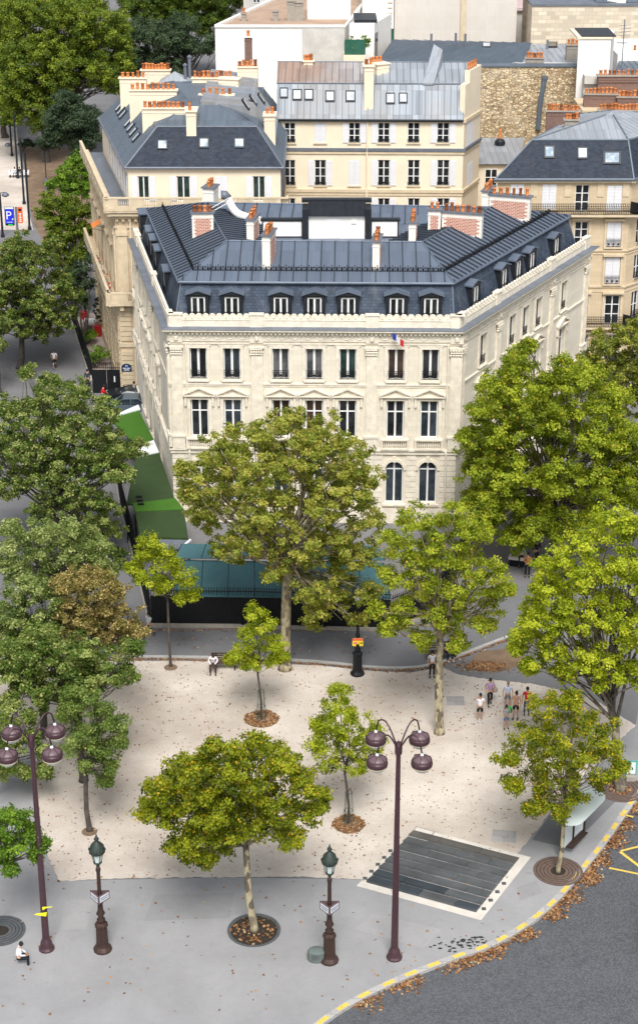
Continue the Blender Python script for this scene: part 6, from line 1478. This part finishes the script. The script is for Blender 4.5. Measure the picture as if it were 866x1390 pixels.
def small_lamp(u, v, lab, plates=True, bm=None, h=5.9):
    g = G(u, v); t = thing('lantern_post', g, lab, 'street lamp', 'old cast iron lantern posts'); bm = bm or M_cast
    mb = MB(); mb.lathe([(.42, 0), (.42, .1), (.36, .18), (.3, .25), (.27, .4)], (0, 0, 0), 12); mb.lathe([(.27, .401), (.25, 1.25), (.3, 1.3), (.3, 1.42), (.14, 1.5)], (0, 0, 0), 24, flute=.1); mb.build('pedestal', bm, t)
    mb = MB(); mb.lathe([(.12, 1.48), (.2, 1.65), (.1, 1.8), (.2, 1.98), (.13, 2.15), (.11, 2.5), (.15, 2.55), (.09, 2.7), (.085, 4.2), (.11, 4.25), (.11, 4.35), (.06, 4.5)], (0, 0, 0), 12); mb.build('shaft', bm, t, (0, 0, 0), True)
    mb = MB(); mb.lathe([(.05, 4.45), (.12, 4.62), (.2, 4.68), (.2, 4.72), (.1, 4.75)], (0, 0, 0), 8)
    for k in range(6): a = R(60 * k); mb.tube([(.17 * math.cos(a), .17 * math.sin(a), 4.7), (.27 * math.cos(a), .27 * math.sin(a), 5.2)], .016, 4)
    ln = mb.build('lantern', M_vert, t)
    mb = MB(); mb.lathe([(.15, 4.72), (.25, 5.19)], (0, 0, 0), 6); mb.build('glass', M_glob, ln)
    mb = MB(); mb.lathe([(.3, 5.18), (.36, 5.24), (.36, 5.34), (.33, 5.42), (.27, 5.6), (.1, 5.78), (.06, 5.84), (.12, 5.9), (.06, 6.0), (.015, 6.18)], (0, 0, 0), 12)
    for k in range(8): a = R(45 * k); mb.lathe([(.03, 0), (.045, .05), (.005, .17)], (.35 * math.cos(a), .35 * math.sin(a), 5.33), 5)
    mb.build('lantern_roof', M_vert, ln, (0, 0, 0), True)
    if plates:
        tri = [Vector((-.42, .1, 0)), Vector((.42, .1, 0)), Vector((0, -.38, 0))]
        for a, b in ((tri[0], tri[2]), (tri[2], tri[1]), (tri[1], tri[0])):
            w = Wall((a.x, a.y), (b.x, b.y)); mb = MB(); w.box(mb, 0, w.L, 2.72, 3.14, -.03, 0.01); f = mb.build('name_plate_frame', M_aub2, t)
            mb = MB(); w.box(mb, .06, w.L - .06, 2.78, 3.08, .011, .02); mb.build('name_plate', flat('plate_white', (.62, .66, .70)), f)
            mb = MB()
            for z_, q0, q1 in ((2.98, .14, .46), (2.88, .2, .4)): w.box(mb, w.L * q0, w.L * (1 - q0), z_ - .02, z_ + .02, .021, .024)
            mb.build('lettering', flat('plate_ink', (.12, .14, .2)), f)
    return t
small_lamp(140, 1289, 'old brown cast iron lantern post with street name plates, right of the left tall lamp')
small_lamp(447, 1304, 'old cast iron lantern post with street name plates, left of the centre tall lamp')
t = small_lamp(485, 915, 'black cast iron lantern post with a red and yellow notice at the path edge', False, M_blk)
mb = MB(); mb.box((0, -.15, 2.18), (.62, .02, .5)); nb = mb.build('notice', flat('notice_yellow', (.85, .66, .02)), t)
mb = MB(); mb.box((0, -.163, 2.35), (.62, .006, .16)); mb.build('notice_band', flat('notice_red', (.72, .12, .06)), nb)
mb = MB(); mb.box((-.13, -.163, 2.12), (.22, .006, .12)); mb.build('lettering', flat('notice_pink', (.8, .12, .25)), nb)
mb = MB(); mb.box((.13, -.163, 2.12), (.14, .006, .04)); mb.mesh([(.2, -.166, 2.04), (.2, -.166, 2.2), (.29, -.166, 2.12)], [(0, 2, 1)]); mb.build('arrow', M_blk, nb)
g = G(430, 1303); t = thing('utility_box', g, 'low grey green utility box beside the middle lantern post', 'box'); mb = MB(); mb.lathe([(.4, 0), (.42, .1), (.42, .5), (.36, .58), (.1, .62)], (0, 0, 0), 10, 1., .7); mb.build('housing', mat('grey_green_metal', (.13, .16, .15), .5, 0, .15, 3.), t)
mb = MB(); mb.box((-.06, -.3, .35), (.3, .03, .2)); mb.build('panel', M_steel, t)
# far lamps and poles on the sandy avenue
for i, (ub, vb, vt, lamp_, lab) in enumerate(((17, 212, 150, 1, 'thin dark pole with a grey lamp halfway up, farthest along the sandy path'), (25, 242, 150, 0, 'second thin dark pole from the far end, left of the two seated people'),
        (33.5, 277, 188, 0, 'dark pole with a small foot nearest the middle of the sandy path'), (41, 312, 208, 0, 'tall thin dark pole at the lawn edge right of the parking sign'), (4.5, 322, 262, 2, 'dark lamp post with round grey head at the left edge beside the parking sign'))):
    g = G(ub, vb); h = Q(ub, vt, g.y).z; t = thing('lamp_post', g, lab, 'pole'); mb = MB(); mb.lathe([(.22, 0), (.2, .3), (.13, .5), (.11, h)], (0, 0, 0), 8); mb.build('pole', M_dark, t)
    if lamp_: zz = h - .3 if lamp_ == 2 else Q(ub, 198, g.y).z; sx = .6 if lamp_ == 2 else -.5; mb = MB(); mb.lathe([(.1, -.15), (.4, 0), (.42, .12), (.2, .35), (.05, .42)], (sx, 0, zz), 12); mb.build('lamp_head', M_zled, t, (0, 0, 0), True); mb = MB(); mb.tube([(0, 0, zz + .3), (sx, 0, zz + .4)], .04, 5); mb.build('arm', M_dark, t)
g = G(64.5, 262); t = thing('service_box', g, 'slim blue grey cabinet with a pole standing on the lawn', 'cabinet'); mb = MB(); mb.box((0, 0, .9), (.35, .35, 1.8)); mb.build('cabinet', M_zled, t); mb = MB(); mb.tube([(0, 0, 1.8), (0, 0, 5.2)], .07, 5); mb.build('pole', M_dark, t)
# parking sign
def text(parent, s_, size, loc, m, rot=(R(90), 0, 0), name='lettering', align='CENTER'):
    cu = bpy.data.curves.new('txt', 'FONT'); cu.body = s_; cu.size = size; cu.extrude = .004; cu.align_x = align; o = bpy.data.objects.new('txt', cu); COL.objects.link(o)
    dg = bpy.context.evaluated_depsgraph_get(); me = bpy.data.meshes.new_from_object(o.evaluated_get(dg)); bpy.data.objects.remove(o)
    me.materials.clear(); me.materials.append(m); q = bpy.data.objects.new(name, me); COL.objects.link(q); q.parent = parent; q.location = loc; q.rotation_euler = rot; return q
g = G(26, 338); s = scl(g.y, 2.5); zt = Q(25, 281, g.y).z; t = thing('parking_sign', g, 'blue parking sign with white P, a green strip and an orange panel beside it', 'sign')
mb = MB(); mb.box((0, 0, zt / 2), (.22, .2, zt)); mb.build('post', M_zled, t)
mb = MB(); mb.box((-.72, -.05, zt - .95), (1.02, .2, 1.95)); f = mb.build('sign_box', M_zled, t)
mb = MB(); mb.box((-.72, -.16, zt - .98), (.9, .02, 1.55)); mb.build('blue_panel', flat('parking_blue', (.01, .03, .62)), f)
mb = MB(); mb.box((-.72, -.16, zt - .08), (.9, .02, .16)); mb.build('white_band', M_white, f)
mb = MB(); mb.box((-.72, -.16, zt - 1.88), (.9, .02, .2)); mb.build('black_display', M_blk, f)
mb = MB(); mb.box((-.65, -.175, zt - 1.88), (.5, .01, .09)); mb.build('green_text', flat('display_green', (.02, .8, .08)), f)
text(f, 'P', 1.25, (-.8, -.175, zt - 1.28), M_white); mb = MB(); mb.box((-.72, -.175, zt - 1.6), (.6, .01, .05)); mb.box((-.4, -.175, zt - 1.28), (.14, .01, .14)); mb.build('small_print', M_wedge, f)
mb = MB(); mb.box((.42, -.05, zt - .85), (.5, .16, 1.7)); f = mb.build('orange_panel', flat('panel_orange', (.85, .12, .01)), t)
mb = MB(); mb.box((.42, -.14, zt - .28), (.32, .01, .26)); mb.build('dark_symbol', M_blk, f)
mb = MB()
for z_, w_ in ((.72, .26), (.92, .16), (1.1, .26), (1.3, .2), (1.5, .28)): mb.box((.42, -.14, zt - z_), (w_, .01, .12))
mb.build('lettering', M_white, f)
# ================================================================ BENCH, SHELTER, STREET ITEMS
M_bench = mat('bench_wood', (.085, .06, .045), .7, 0, .2, 3.)
def bench(u, v, lab, L=2.6, rz=0, m=M_bench):
    g = G(u, v); t = thing('park_bench', g, lab, 'bench', rz=rz)
    mb = MB()
    for k in range(4): mb.box((0, -.18 + .13 * k, .45), (L, .1, .04))
    mb.build('seat', m, t); mb = MB()
    for k in range(3): mb.box((0, .3 + .03 * k, .58 + .13 * k), (L, .03, .1))
    mb.build('backrest', m, t)
    for x in (-L / 2 + .25, 0, L / 2 - .25): mb = MB(); mb.box((x, 0, .21), (.06, .45, .42)); mb.box((x, .33, .45), (.06, .05, .9)); mb.build('leg', M_iron, t)
    return t
bench(319, 908, 'long dark wooden bench at the path edge where a man sits', 2.7); bench(26, 241, 'pale bench on the sandy path far upper left with two people', 2.6, 0, M_white)
bench(600, 893, 'dark bench at the path edge behind the airy plane tree', 2.0, R(12))
M_glc = flat('canopy_glass', (.70, .78, .78), .2)
g0, g1 = G(772, 1110, 2.4), G(802, 1080, 2.4); c = (g0 + g1) / 2; d = (g1 - g0); L = d.length + 1.3; an = math.atan2(d.y, d.x)
t = thing('bus_shelter', (c.x, c.y, 0), 'shelter with a pale rounded glass roof standing behind the spreading young tree', 'bus shelter', rz=an)
mb = MB(); n = 10; W_h = .72; pts = [(L / 2 - W_h + W_h * math.cos(a), W_h * math.sin(a)) for a in [-math.pi / 2 + math.pi * k / n for k in range(n + 1)]] + [(-L / 2 + W_h - W_h * math.cos(a), -W_h * math.sin(a)) for a in [-math.pi / 2 + math.pi * k / n for k in range(n + 1)]]
mb.prism(pts, 2.38, 2.43); mb.build('glass_roof', M_glc, t)
for x in (-L / 2 + .6, 0, L / 2 - .6): mb = MB(); mb.box((x, .3, 1.18), (.1, .12, 2.36)); mb.box((x, 0, 2.34), (.06, 1.3, .06)); mb.build('post', M_cast, t)
mb = MB(); mb.box((0, .31, 1.2), (L - 1.4, .02, 1.7)); mb.build('back_glass', M_glc, t); mb = MB(); mb.box((0, .05, .48), (L - 2, .35, .05)); mb.build('seat', M_cast, t)
mb = MB(); P_ = [G(u, v) for u, v in ((722, 1140), (772, 1152), (815, 1108), (845, 1078), (806, 1068), (758, 1090))]; mb.face([Vector((p.x, p.y, .0125)) for p in P_]); struct('dark_patch', mb, MATS['asphalt_path'])  # flat patch beside the shelter, darker than the pavement around it
g = G(855, 1058); t = thing('glass_rack', g, 'teal framed glass panel with pale papers at the right edge above the grate', 'panel'); tl_ = flat('teal_frame', (.05, .42, .33)); mb = MB()
for b in ((-.25, 0, .55, .05, .05, 1.1), (.25, 0, .55, .05, .05, 1.1), (0, 0, 1.1, .55, .05, .05)): mb.box(b[:3], b[3:])
mb.build('frame', tl_, t); mb = MB(); mb.box((0, 0, .7), (.45, .02, .7)); mb.build('pane', M_glc, t); mb = MB(); mb.box((0, -.1, .15), (.5, .3, .25)); mb.build('foot', M_stk, t)
g = G(702, 766); t = thing('stone_block', g, 'pale stone block on dark legs beside the group under the large tree', 'bench'); mb = MB(); mb.box((0, 0, .62), (1.1, 1.0, .22), R(-15)); mb.build('top', M_pale, t); mb = MB(); mb.box((0, 0, .25), (1., .8, .5), R(-15)); mb.build('base', M_blk, t)
# ================================================================ VEHICLES
def car(loc, rz, col, lab, L=4.1, Wd=1.75, Ht=1.48):
    t = thing('parked_car', loc, lab, 'car', rz=rz); cm = flat('car_' + lab.split()[0], col, .25, .3)
    prof = [(-L / 2, .45), (-L / 2 + .05, .75), (-L / 2 + .75, .92), (-L * .2, .98), (L * .36, .98), (L / 2 - .08, .88), (L / 2, .6), (L / 2, .35), (-L / 2 + .05, .3)]
    def loft(pr, ws):
        mb = MB(); n = len(pr); rows = []
        for y, k in ws: rows.append([(x * k[0], y, z * 1.0 if not k[1] else z + k[1] * 0) for x, z in pr])
        v = [p for r in rows for p in r]; f = []
        for j in range(len(rows) - 1):
            for i in range(n): f.append((j * n + i, j * n + (i + 1) % n, (j + 1) * n + (i + 1) % n, (j + 1) * n + i))
        f.append(tuple(range(n))[::-1]); f.append(tuple(range((len(rows) - 1) * n, len(rows) * n))); mb.mesh(v, f); return mb
    w2 = Wd / 2; loft(prof, ((-w2, (.94, 0)), (-w2 + .12, (1, 0)), (w2 - .12, (1, 0)), (w2, (.94, 0)))).build('body', cm, t, (0, 0, 0), False)
    cab = [(-L * .22, .96), (-L * .07, Ht - .06), (L * .02, Ht), (L * .25, Ht - .03), (L * .4, .96)]
    mb = MB(); v = []; 
    for sg in (-1, 1): v += [(x, sg * (w2 - .06 if z < 1. else w2 - .22), z) for x, z in cab]
    n = 5; mb.mesh(v, [tuple(range(5)), tuple(range(5, 10))[::-1]] + [(i, 5 + i, 5 + (i + 1) % 5, (i + 1) % 5) for i in range(5)]); mb.build('cabin_glass', GLS[1], t)
    mb = MB(); mb.box((L * .09, 0, Ht + .0), (L * .3, Wd - .46, .05)); 
    for sg in (-1, 1): mb.tube([(-L * .22, sg * (w2 - .07), .97), (-L * .07, sg * (w2 - .22), Ht - .03), (L * .25, sg * (w2 - .22), Ht), (L * .4, sg * (w2 - .07), .97)], .035, 5); mb.tube([(L * .1, sg * (w2 - .05), .97), (L * .1, sg * (w2 - .21), Ht)], .04, 4)
    mb.build('roof', cm, t)
    for x in (-L * .31, L * .31):
        for sg in (-1, 1): mb = MB(); mb.tube([(x, sg * (w2 - .16), .32), (x, sg * (w2 + .01), .32)], .32, 14); wv = mb.build('wheel', M_blk, t); mb = MB(); mb.tube([(x, sg * (w2 + .011), .32), (x, sg * (w2 + .02), .32)], .2, 10); mb.build('rim', M_zlt, wv)
    for sg in (-1, 1):
        mb = MB(); mb.box((-L / 2 + .06, sg * .6, .68), (.1, .32, .14)); mb.build('headlight', M_glob, t); mb = MB(); mb.box((L / 2 - .04, sg * .66, .72), (.1, .2, .16)); mb.build('tail_light', M_red, t)
        mb = MB(); mb.box((-L * .17, sg * (w2 + .08), 1.02), (.12, .16, .12)); mb.build('mirror', cm, t)
    return t
g = G(173, 561); car((g.x, g.y, 0), R(0), (.11, .15, .19), 'bluegrey hatchback parked across the side street beside the turf canopy')
g = G(176, 546); car((g.x + .2, g.y + .1, 0), R(-2), (.02, .024, .028), 'dark low car just behind the blue grey hatchback', 4.3, 1.7, 1.25)
g = G(893, 1275); car((g.x + .3, g.y, -.12), R(80), (.03, .03, .035), 'black car on the road just cut by the right edge')
def scooter(u, v, rz, lab, col):
    g = G(u, v); t = thing('scooter', g, lab, 'scooter', rz=rz); cm = flat('scooter_' + lab.split()[0], col, .3)
    mb = MB(); mb.tube([(-.6, 0, .55), (-.55, 0, .3), (-.2, 0, .28), (.1, 0, .3), (.3, 0, .6), (.75, 0, .68)], [.1, .13, .12, .14, .17, .1], 8); mb.build('body', cm, t)
    mb = MB(); mb.tube([(-.62, 0, .4), (-.5, 0, 1.0)], .05, 6); mb.tube([(-.5, -.32, 1.02), (-.5, .32, 1.02)], .025, 6); mb.build('handlebar', M_blk, t)
    mb = MB(); mb.box((.4, 0, .8), (.65, .26, .1)); mb.build('seat', M_blk, t)
    for x in (-.68, .62): mb = MB(); mb.tube([(x, -.06, .25), (x, .06, .25)], .25, 14); mb.build('wheel', M_blk, t)
    return t
scooter(124, 520, R(75), 'white scooter standing at the end of the fence by the gate', (.6, .62, .62)); scooter(141, 545, R(100), 'black scooter ridden by the person in red', (.02, .02, .022))
# ================================================================ PEOPLE
SKIN = mat('skin', (.50, .29, .19), .6, 0, .06, 5.); SKIN2 = mat('skin_dark', (.10, .05, .035), .6, 0, .06, 5.)
def skinned(name, V, E, Rr, root, m, parent, sub=1):
    me = bpy.data.meshes.new('sk'); me.from_pydata([tuple(v) for v in V], E, []); o = bpy.data.objects.new('sk', me); COL.objects.link(o)
    md = o.modifiers.new('s', 'SKIN'); md.use_smooth_shade = True
    for i, r in enumerate(Rr): me.skin_vertices[0].data[i].radius = (r if isinstance(r, tuple) else (r, r)); me.skin_vertices[0].data[i].use_root = i == root
    sb = o.modifiers.new('b', 'SUBSURF'); sb.levels = sub; sb.render_levels = sub
    dg = bpy.context.evaluated_depsgraph_get(); dg.update(); nm = bpy.data.meshes.new_from_object(o.evaluated_get(dg)); bpy.data.objects.remove(o)
    nm.materials.clear(); nm.materials.append(m); q = bpy.data.objects.new(name, nm); COL.objects.link(q); q.parent = parent; return q
def cloth(c, pat=None):
    k = 'cloth_%d_%d_%d%s' % (c[0] * 99, c[1] * 99, c[2] * 99, 'p' if pat else '')
    if k in MATS: return MATS[k]
    m = mat(k, c, .85, 0, .12, 4.)
    if pat:
        t = m.node_tree; p = t.nodes['Principled BSDF']; g = coords(t); w = N(t, 'ShaderNodeTexWave', Scale=7., Distortion=2.); w.bands_direction = 'Z'; t.links.new(g, w.inputs['Vector'])
        t.links.new(mixc(t, ramp(t, w.outputs['Fac'], .45, .55), c, pat), p.inputs['Base Color'])
    return m
POSES = {}
def joints(pose):
    J = dict(pel=(0, 0, .96), bel=(0, 0, 1.1), che=(0, 0, 1.3), nec=(0, .01, 1.5), hea=(0, -.01, 1.63), top=(0, 0, 1.74))
    for s, n in ((-1, 'L'), (1, 'R')):
        J.update({'sh' + n: (s * .18, 0, 1.43), 'el' + n: (s * .25, .02, 1.15), 'wr' + n: (s * .27, -.06, .9), 'hi' + n: (s * .1, 0, .92), 'kn' + n: (s * .11, -.02, .5), 'an' + n: (s * .12, .03, .09), 'to' + n: (s * .13, -.16, .04)})
    if pose in ('walk', 'run'):
        k = 1.5 if pose == 'run' else .75
        J.update(knL=(-.1, -.22 * k, .54), anL=(-.1, -.2 * k, .1 + .05 * k), toL=(-.1, -.2 * k - .18, .07 + .05 * k), knR=(.1, .02 * k, .5), anR=(.1, .32 * k, .13 + .1 * k), toR=(.1, .26 * k - .1, .04 + .04 * k))
        J.update(elL=(-.25, .16 * k, 1.18), wrL=(-.24, .05, 1.0 + .1 * (k - .75)), elR=(.25, -.1 * k, 1.18), wrR=(.22, -.3 * k, 1.12))
    if pose == 'head': J.update(elL=(-.36, -.1, 1.4), wrL=(-.16, -.14, 1.6), elR=(.23, 0, 1.15), wrR=(.1, -.22, 1.1))
    if pose == 'hold': J.update(elL=(-.24, -.02, 1.15), wrL=(-.08, -.28, 1.12), elR=(.24, -.02, 1.15), wrR=(.08, -.28, 1.14))
    if pose in ('sit', 'lean'):
        for n, s in (('L', -1), ('R', 1)):
            J['hi' + n] = (s * .1, 0, .5); J['kn' + n] = (s * .16, -.42, .5); J['an' + n] = (s * .15, -.42, .08); J['to' + n] = (s * .16, -.6, .04); J['el' + n] = (s * .27, -.12, .76); J['wr' + n] = (s * .1, -.34, .62)
            J['sh' + n] = (s * .18, -.1, .98)
        J.update(pel=(0, 0, .54), bel=(0, -.0, .68), che=(0, -.07, .86), nec=(0, -.13, 1.05), hea=(0, -.2, 1.17), top=(0, -.21, 1.28))
    return {k: Vector(v) for k, v in J.items()}
def person(loc, rz, pose, label, shirt=(.7, .7, .7), legs=(.02, .02, .025), short=False, long_sleeve=False, hair=(.02, .015, .012), skin=None, sc=1., pat=None, shoes=(.05, .05, .05), bare=False, z=0.):
    J = joints(pose); t = thing('person', (loc[0], loc[1], loc[2] + z), label, 'person', rz=rz); t.scale = (sc, sc, sc); sk = skin or SKIN
    V = []; E = []; Rr = []; ix = {}
    def add(k, p, r, fr=None):
        ix[k] = len(V); V.append(Vector(p)); Rr.append(r)
        if fr is not None: E.append((ix[fr], ix[k]))
    add('pel', J['pel'], (.135, .1)); add('bel', J['bel'], (.12, .09), 'pel'); add('che', J['che'], (.145, .1), 'bel'); add('nec', J['nec'], .052, 'che'); add('hea', J['hea'], (.075, .09), 'nec'); add('top', J['top'], (.06, .07), 'hea')
    for n, s in (('L', -1), ('R', 1)):
        add('sh' + n, J['sh' + n], .058, 'che'); add('el' + n, J['el' + n], .042, 'sh' + n); add('wr' + n, J['wr' + n], .028, 'el' + n)
        d = (J['wr' + n] - J['el' + n]).normalized(); pm = J['wr' + n] + d * .07; add('pa' + n, pm, (.034, .018), 'wr' + n); sd = Vector((0, 1, 0)) if abs(d.z) > .6 else Vector((0, 0, 1))
        for k in range(4):
            o_ = sd * (-.03 + .02 * k); add('f%d%s' % (k, n), pm + o_ * 1.2 + d * .05, .009, 'pa' + n); add('g%d%s' % (k, n), pm + o_ * 1.3 + d * (.075 + .012 * (k in (1, 2))) + Vector((-s * .015, -.01, 0)), .008, 'f%d%s' % (k, n))
        add('th' + n, J['wr' + n] + d * .05 - sd * .05 + Vector((-s * .02, 0, 0)), .01, 'wr' + n)
        add('hi' + n, J['hi' + n], .085, 'pel'); add('kn' + n, J['kn' + n], .056, 'hi' + n); add('an' + n, J['an' + n], .038, 'kn' + n); add('to' + n, J['to' + n], .03, 'an' + n)
    skinned('body', V, E, Rr, 0, sk, t)
    if not bare:
        V2 = [J['pel'] + Z * .0, J['bel'], J['che'], J['nec'] - Z * .05]; E2 = [(0, 1), (1, 2), (2, 3)]; R2 = [(.155, .12), (.145, .115), (.165, .12), (.07, .07)]
        for n in 'LR':
            b = len(V2); e_ = J['el' + n] if long_sleeve else J['sh' + n].lerp(J['el' + n], .72); V2 += [J['sh' + n], e_]; R2 += [.072, .058]; E2 += [(2, b), (b, b + 1)]
            if long_sleeve: V2.append(J['wr' + n]); R2.append(.043); E2.append((b + 1, b + 2))
        skinned('shirt', V2, E2, R2, 0, cloth(shirt, pat), t)
    V2 = [J['pel'] + Z * .02, J['pel'] - Z * .02]; R2 = [(.15, .118), (.155, .12)]; E2 = [(0, 1)]
    for n in 'LR':
        b = len(V2); e_ = J['hi' + n].lerp(J['kn' + n], .8); V2 += [J['hi' + n] - Z * .01, e_]; R2 += [.1, .085 if short else .078]; E2 += [(1, b), (b, b + 1)]
        if not short: V2 += [J['kn' + n], J['an' + n] + Z * .02]; R2 += [.07, .058]; E2 += [(b + 1, b + 2), (b + 2, b + 3)]
    skinned('shorts' if short else 'trousers', V2, E2, R2, 0, cloth(legs), t)
    for n in 'LR': skinned('shoe', [J['an' + n] - Z * .02, J['to' + n], J['to' + n] + (J['to' + n] - J['an' + n]) * .2], [(0, 1), (1, 2)], [.05, .045, .03], 0, cloth(shoes), t)
    h = J['hea']; mb = MB(); mb.lathe([(.07, -.07), (.098, 0), (.096, .06), (.07, .12), (.02, .15)], h + Vector((0, .028, 0)), 12, .92, 1.02); mb.build('hair', cloth(hair), t, (0, 0, 0), True)
    mb = MB()
    for s in (-1, 1): mb.lathe([(.004, -.01), (.012, 0), (.004, .01)], h + Vector((s * .032, -.088, .01)), 6)
    mb.lathe([(.008, -.03), (.014, -.02), (.004, .015)], h + Vector((0, -.1, -.005)), 6); mb.box(h + Vector((0, -.084, -.055)), (.04, .012, .008)); mb.build('face', cloth((.16, .07, .05)), t)
    return t
def at(u, v): return G(u, v)
person(at(75, 501), R(10), 'run', 'jogger in white T-shirt and black shorts on the grey avenue, upper left', (.75, .74, .8), (.02, .02, .02), True, hair=(.12, .06, .03))
person(at(203, 866), R(-35), 'run', 'jogger in pale grey shirt and black shorts at the garden corner', (.5, .58, .62), (.015, .015, .02), True)
person(at(290, 911), R(0), 'sit', 'man in white jacket and brown trousers sitting on the wooden bench', (.72, .68, .7), (.06, .03, .025), False, True, skin=SKIN2)
person(at(586, 919), R(8), 'stand', 'man in white shirt and black trousers standing beside the airy plane trunk', (.78, .74, .8), (.012, .012, .015), False, False)
person(at(607, 893), R(20), 'sit', 'person in dark blue sitting on the bench behind the plane trunk', (.02, .04, .1), (.02, .02, .03), shoes=(.7, .7, .7))
person(at(664, 958), R(6), 'walk', 'woman in pink and purple patterned blouse and black trousers carrying a grey bag', (.62, .42, .55), (.012, .012, .015), False, False, pat=(.16, .1, .3))
w = at(667.5, 954); t = thing('shoulder_bag', (w.x + .12, w.y - .1, .75), 'grey shoulder bag carried by the woman in the patterned blouse', 'bag'); mb = MB(); mb.lathe([(.1, 0), (.17, .06), (.15, .25), (.08, .32)], (0, 0, 0), 10, 1., .6); mb.build('pouch', M_stk, t); mb = MB(); mb.tube([(-.08, 0, .3), (-.1, .05, .68), (.06, 0, .3)], .015, 5); mb.build('strap', M_stk, t)
person(at(650.5, 979), R(0), 'head', 'slim person in white top and black shorts with a hand raised to the head', (.82, .8, .84), (.012, .012, .015), True, shoes=(.5, .52, .6))
person(at(688, 962), R(-5), 'stand', 'man in light blue shirt and grey shorts behind the boy with the green backpack', (.52, .60, .78), (.16, .17, .16), True, hair=(.25, .2, .16))
person(at(686, 989), R(15), 'hold', 'boy in black and white striped shirt and denim shorts', (.03, .03, .035), (.10, .18, .30), True, sc=.85, pat=(.6, .62, .65))
w = at(690, 986); t = thing('backpack', (w.x + .02, w.y + .06, .95), 'bright green backpack on the back of the boy in the striped shirt', 'backpack'); mb = MB(); mb.lathe([(.08, -.18), (.16, -.12), (.16, .12), (.08, .2)], (0, .1, 0), 10, 1., .7); mb.build('pack', flat('pack_green', (.03, .5, .06)), t); mb = MB()
for s_ in (-1, 1): mb.tube([(s_ * .09, 0, -.12), (s_ * .11, -.1, 0), (s_ * .09, 0, .17)], .018, 5)
mb.build('strap', M_blk, t)
person(at(699, 976), R(-10), 'stand', 'shirtless person in black shorts beside the boy with the green backpack', legs=(.012, .012, .015), short=True, bare=True)
person(at(714, 970), R(0), 'stand', 'person in a red top mostly hidden behind the spreading young tree crown', (.6, .02, .03), (.1, .1, .12), False)
person(at(715, 783), R(-10), 'hold', 'person in orange and brown shawl and black trousers under the large right tree', (.62, .17, .05), (.01, .01, .012), False, True, pat=(.25, .2, .12))
person(at(706, 770), R(10), 'stand', 'person with blue grey top and red shoulder strap behind the orange shawl', (.28, .36, .42), (.02, .012, .012), False, True, pat=None)
person(at(727, 765), R(30), 'walk', 'person dressed in black with white shoes under the large right tree', (.012, .012, .015), (.012, .012, .015), False, True, shoes=(.7, .72, .78))
person(at(140, 548), R(100), 'sit', 'rider in red jacket on the black scooter near the gate', (.65, .015, .02), (.02, .02, .03), False, True, z=.35)
person(at(183, 545), R(-80), 'stand', 'man in grey T-shirt beside the dark low car', (.32, .36, .38), (.03, .03, .04), False)
person(at(120, 528), R(-20), 'stand', 'person in dark jacket with green bag by the white scooter', (.04, .05, .055), (.02, .02, .03), False, True)
person(at(21.5, 240), R(0), 'sit', 'person in white top and blue trousers on the far pale bench', (.72, .72, .76), (.02, .04, .2), False, True)
person(at(28, 240), R(0), 'sit', 'person in dark top on the far pale bench', (.04, .05, .06), (.12, .14, .16), False, True)
person(at(26, 1309), R(100), 'sit', 'person in white shirt seated at the lower left corner beside the round grate', (.78, .78, .84), (.01, .015, .02), False, True, z=-.1)
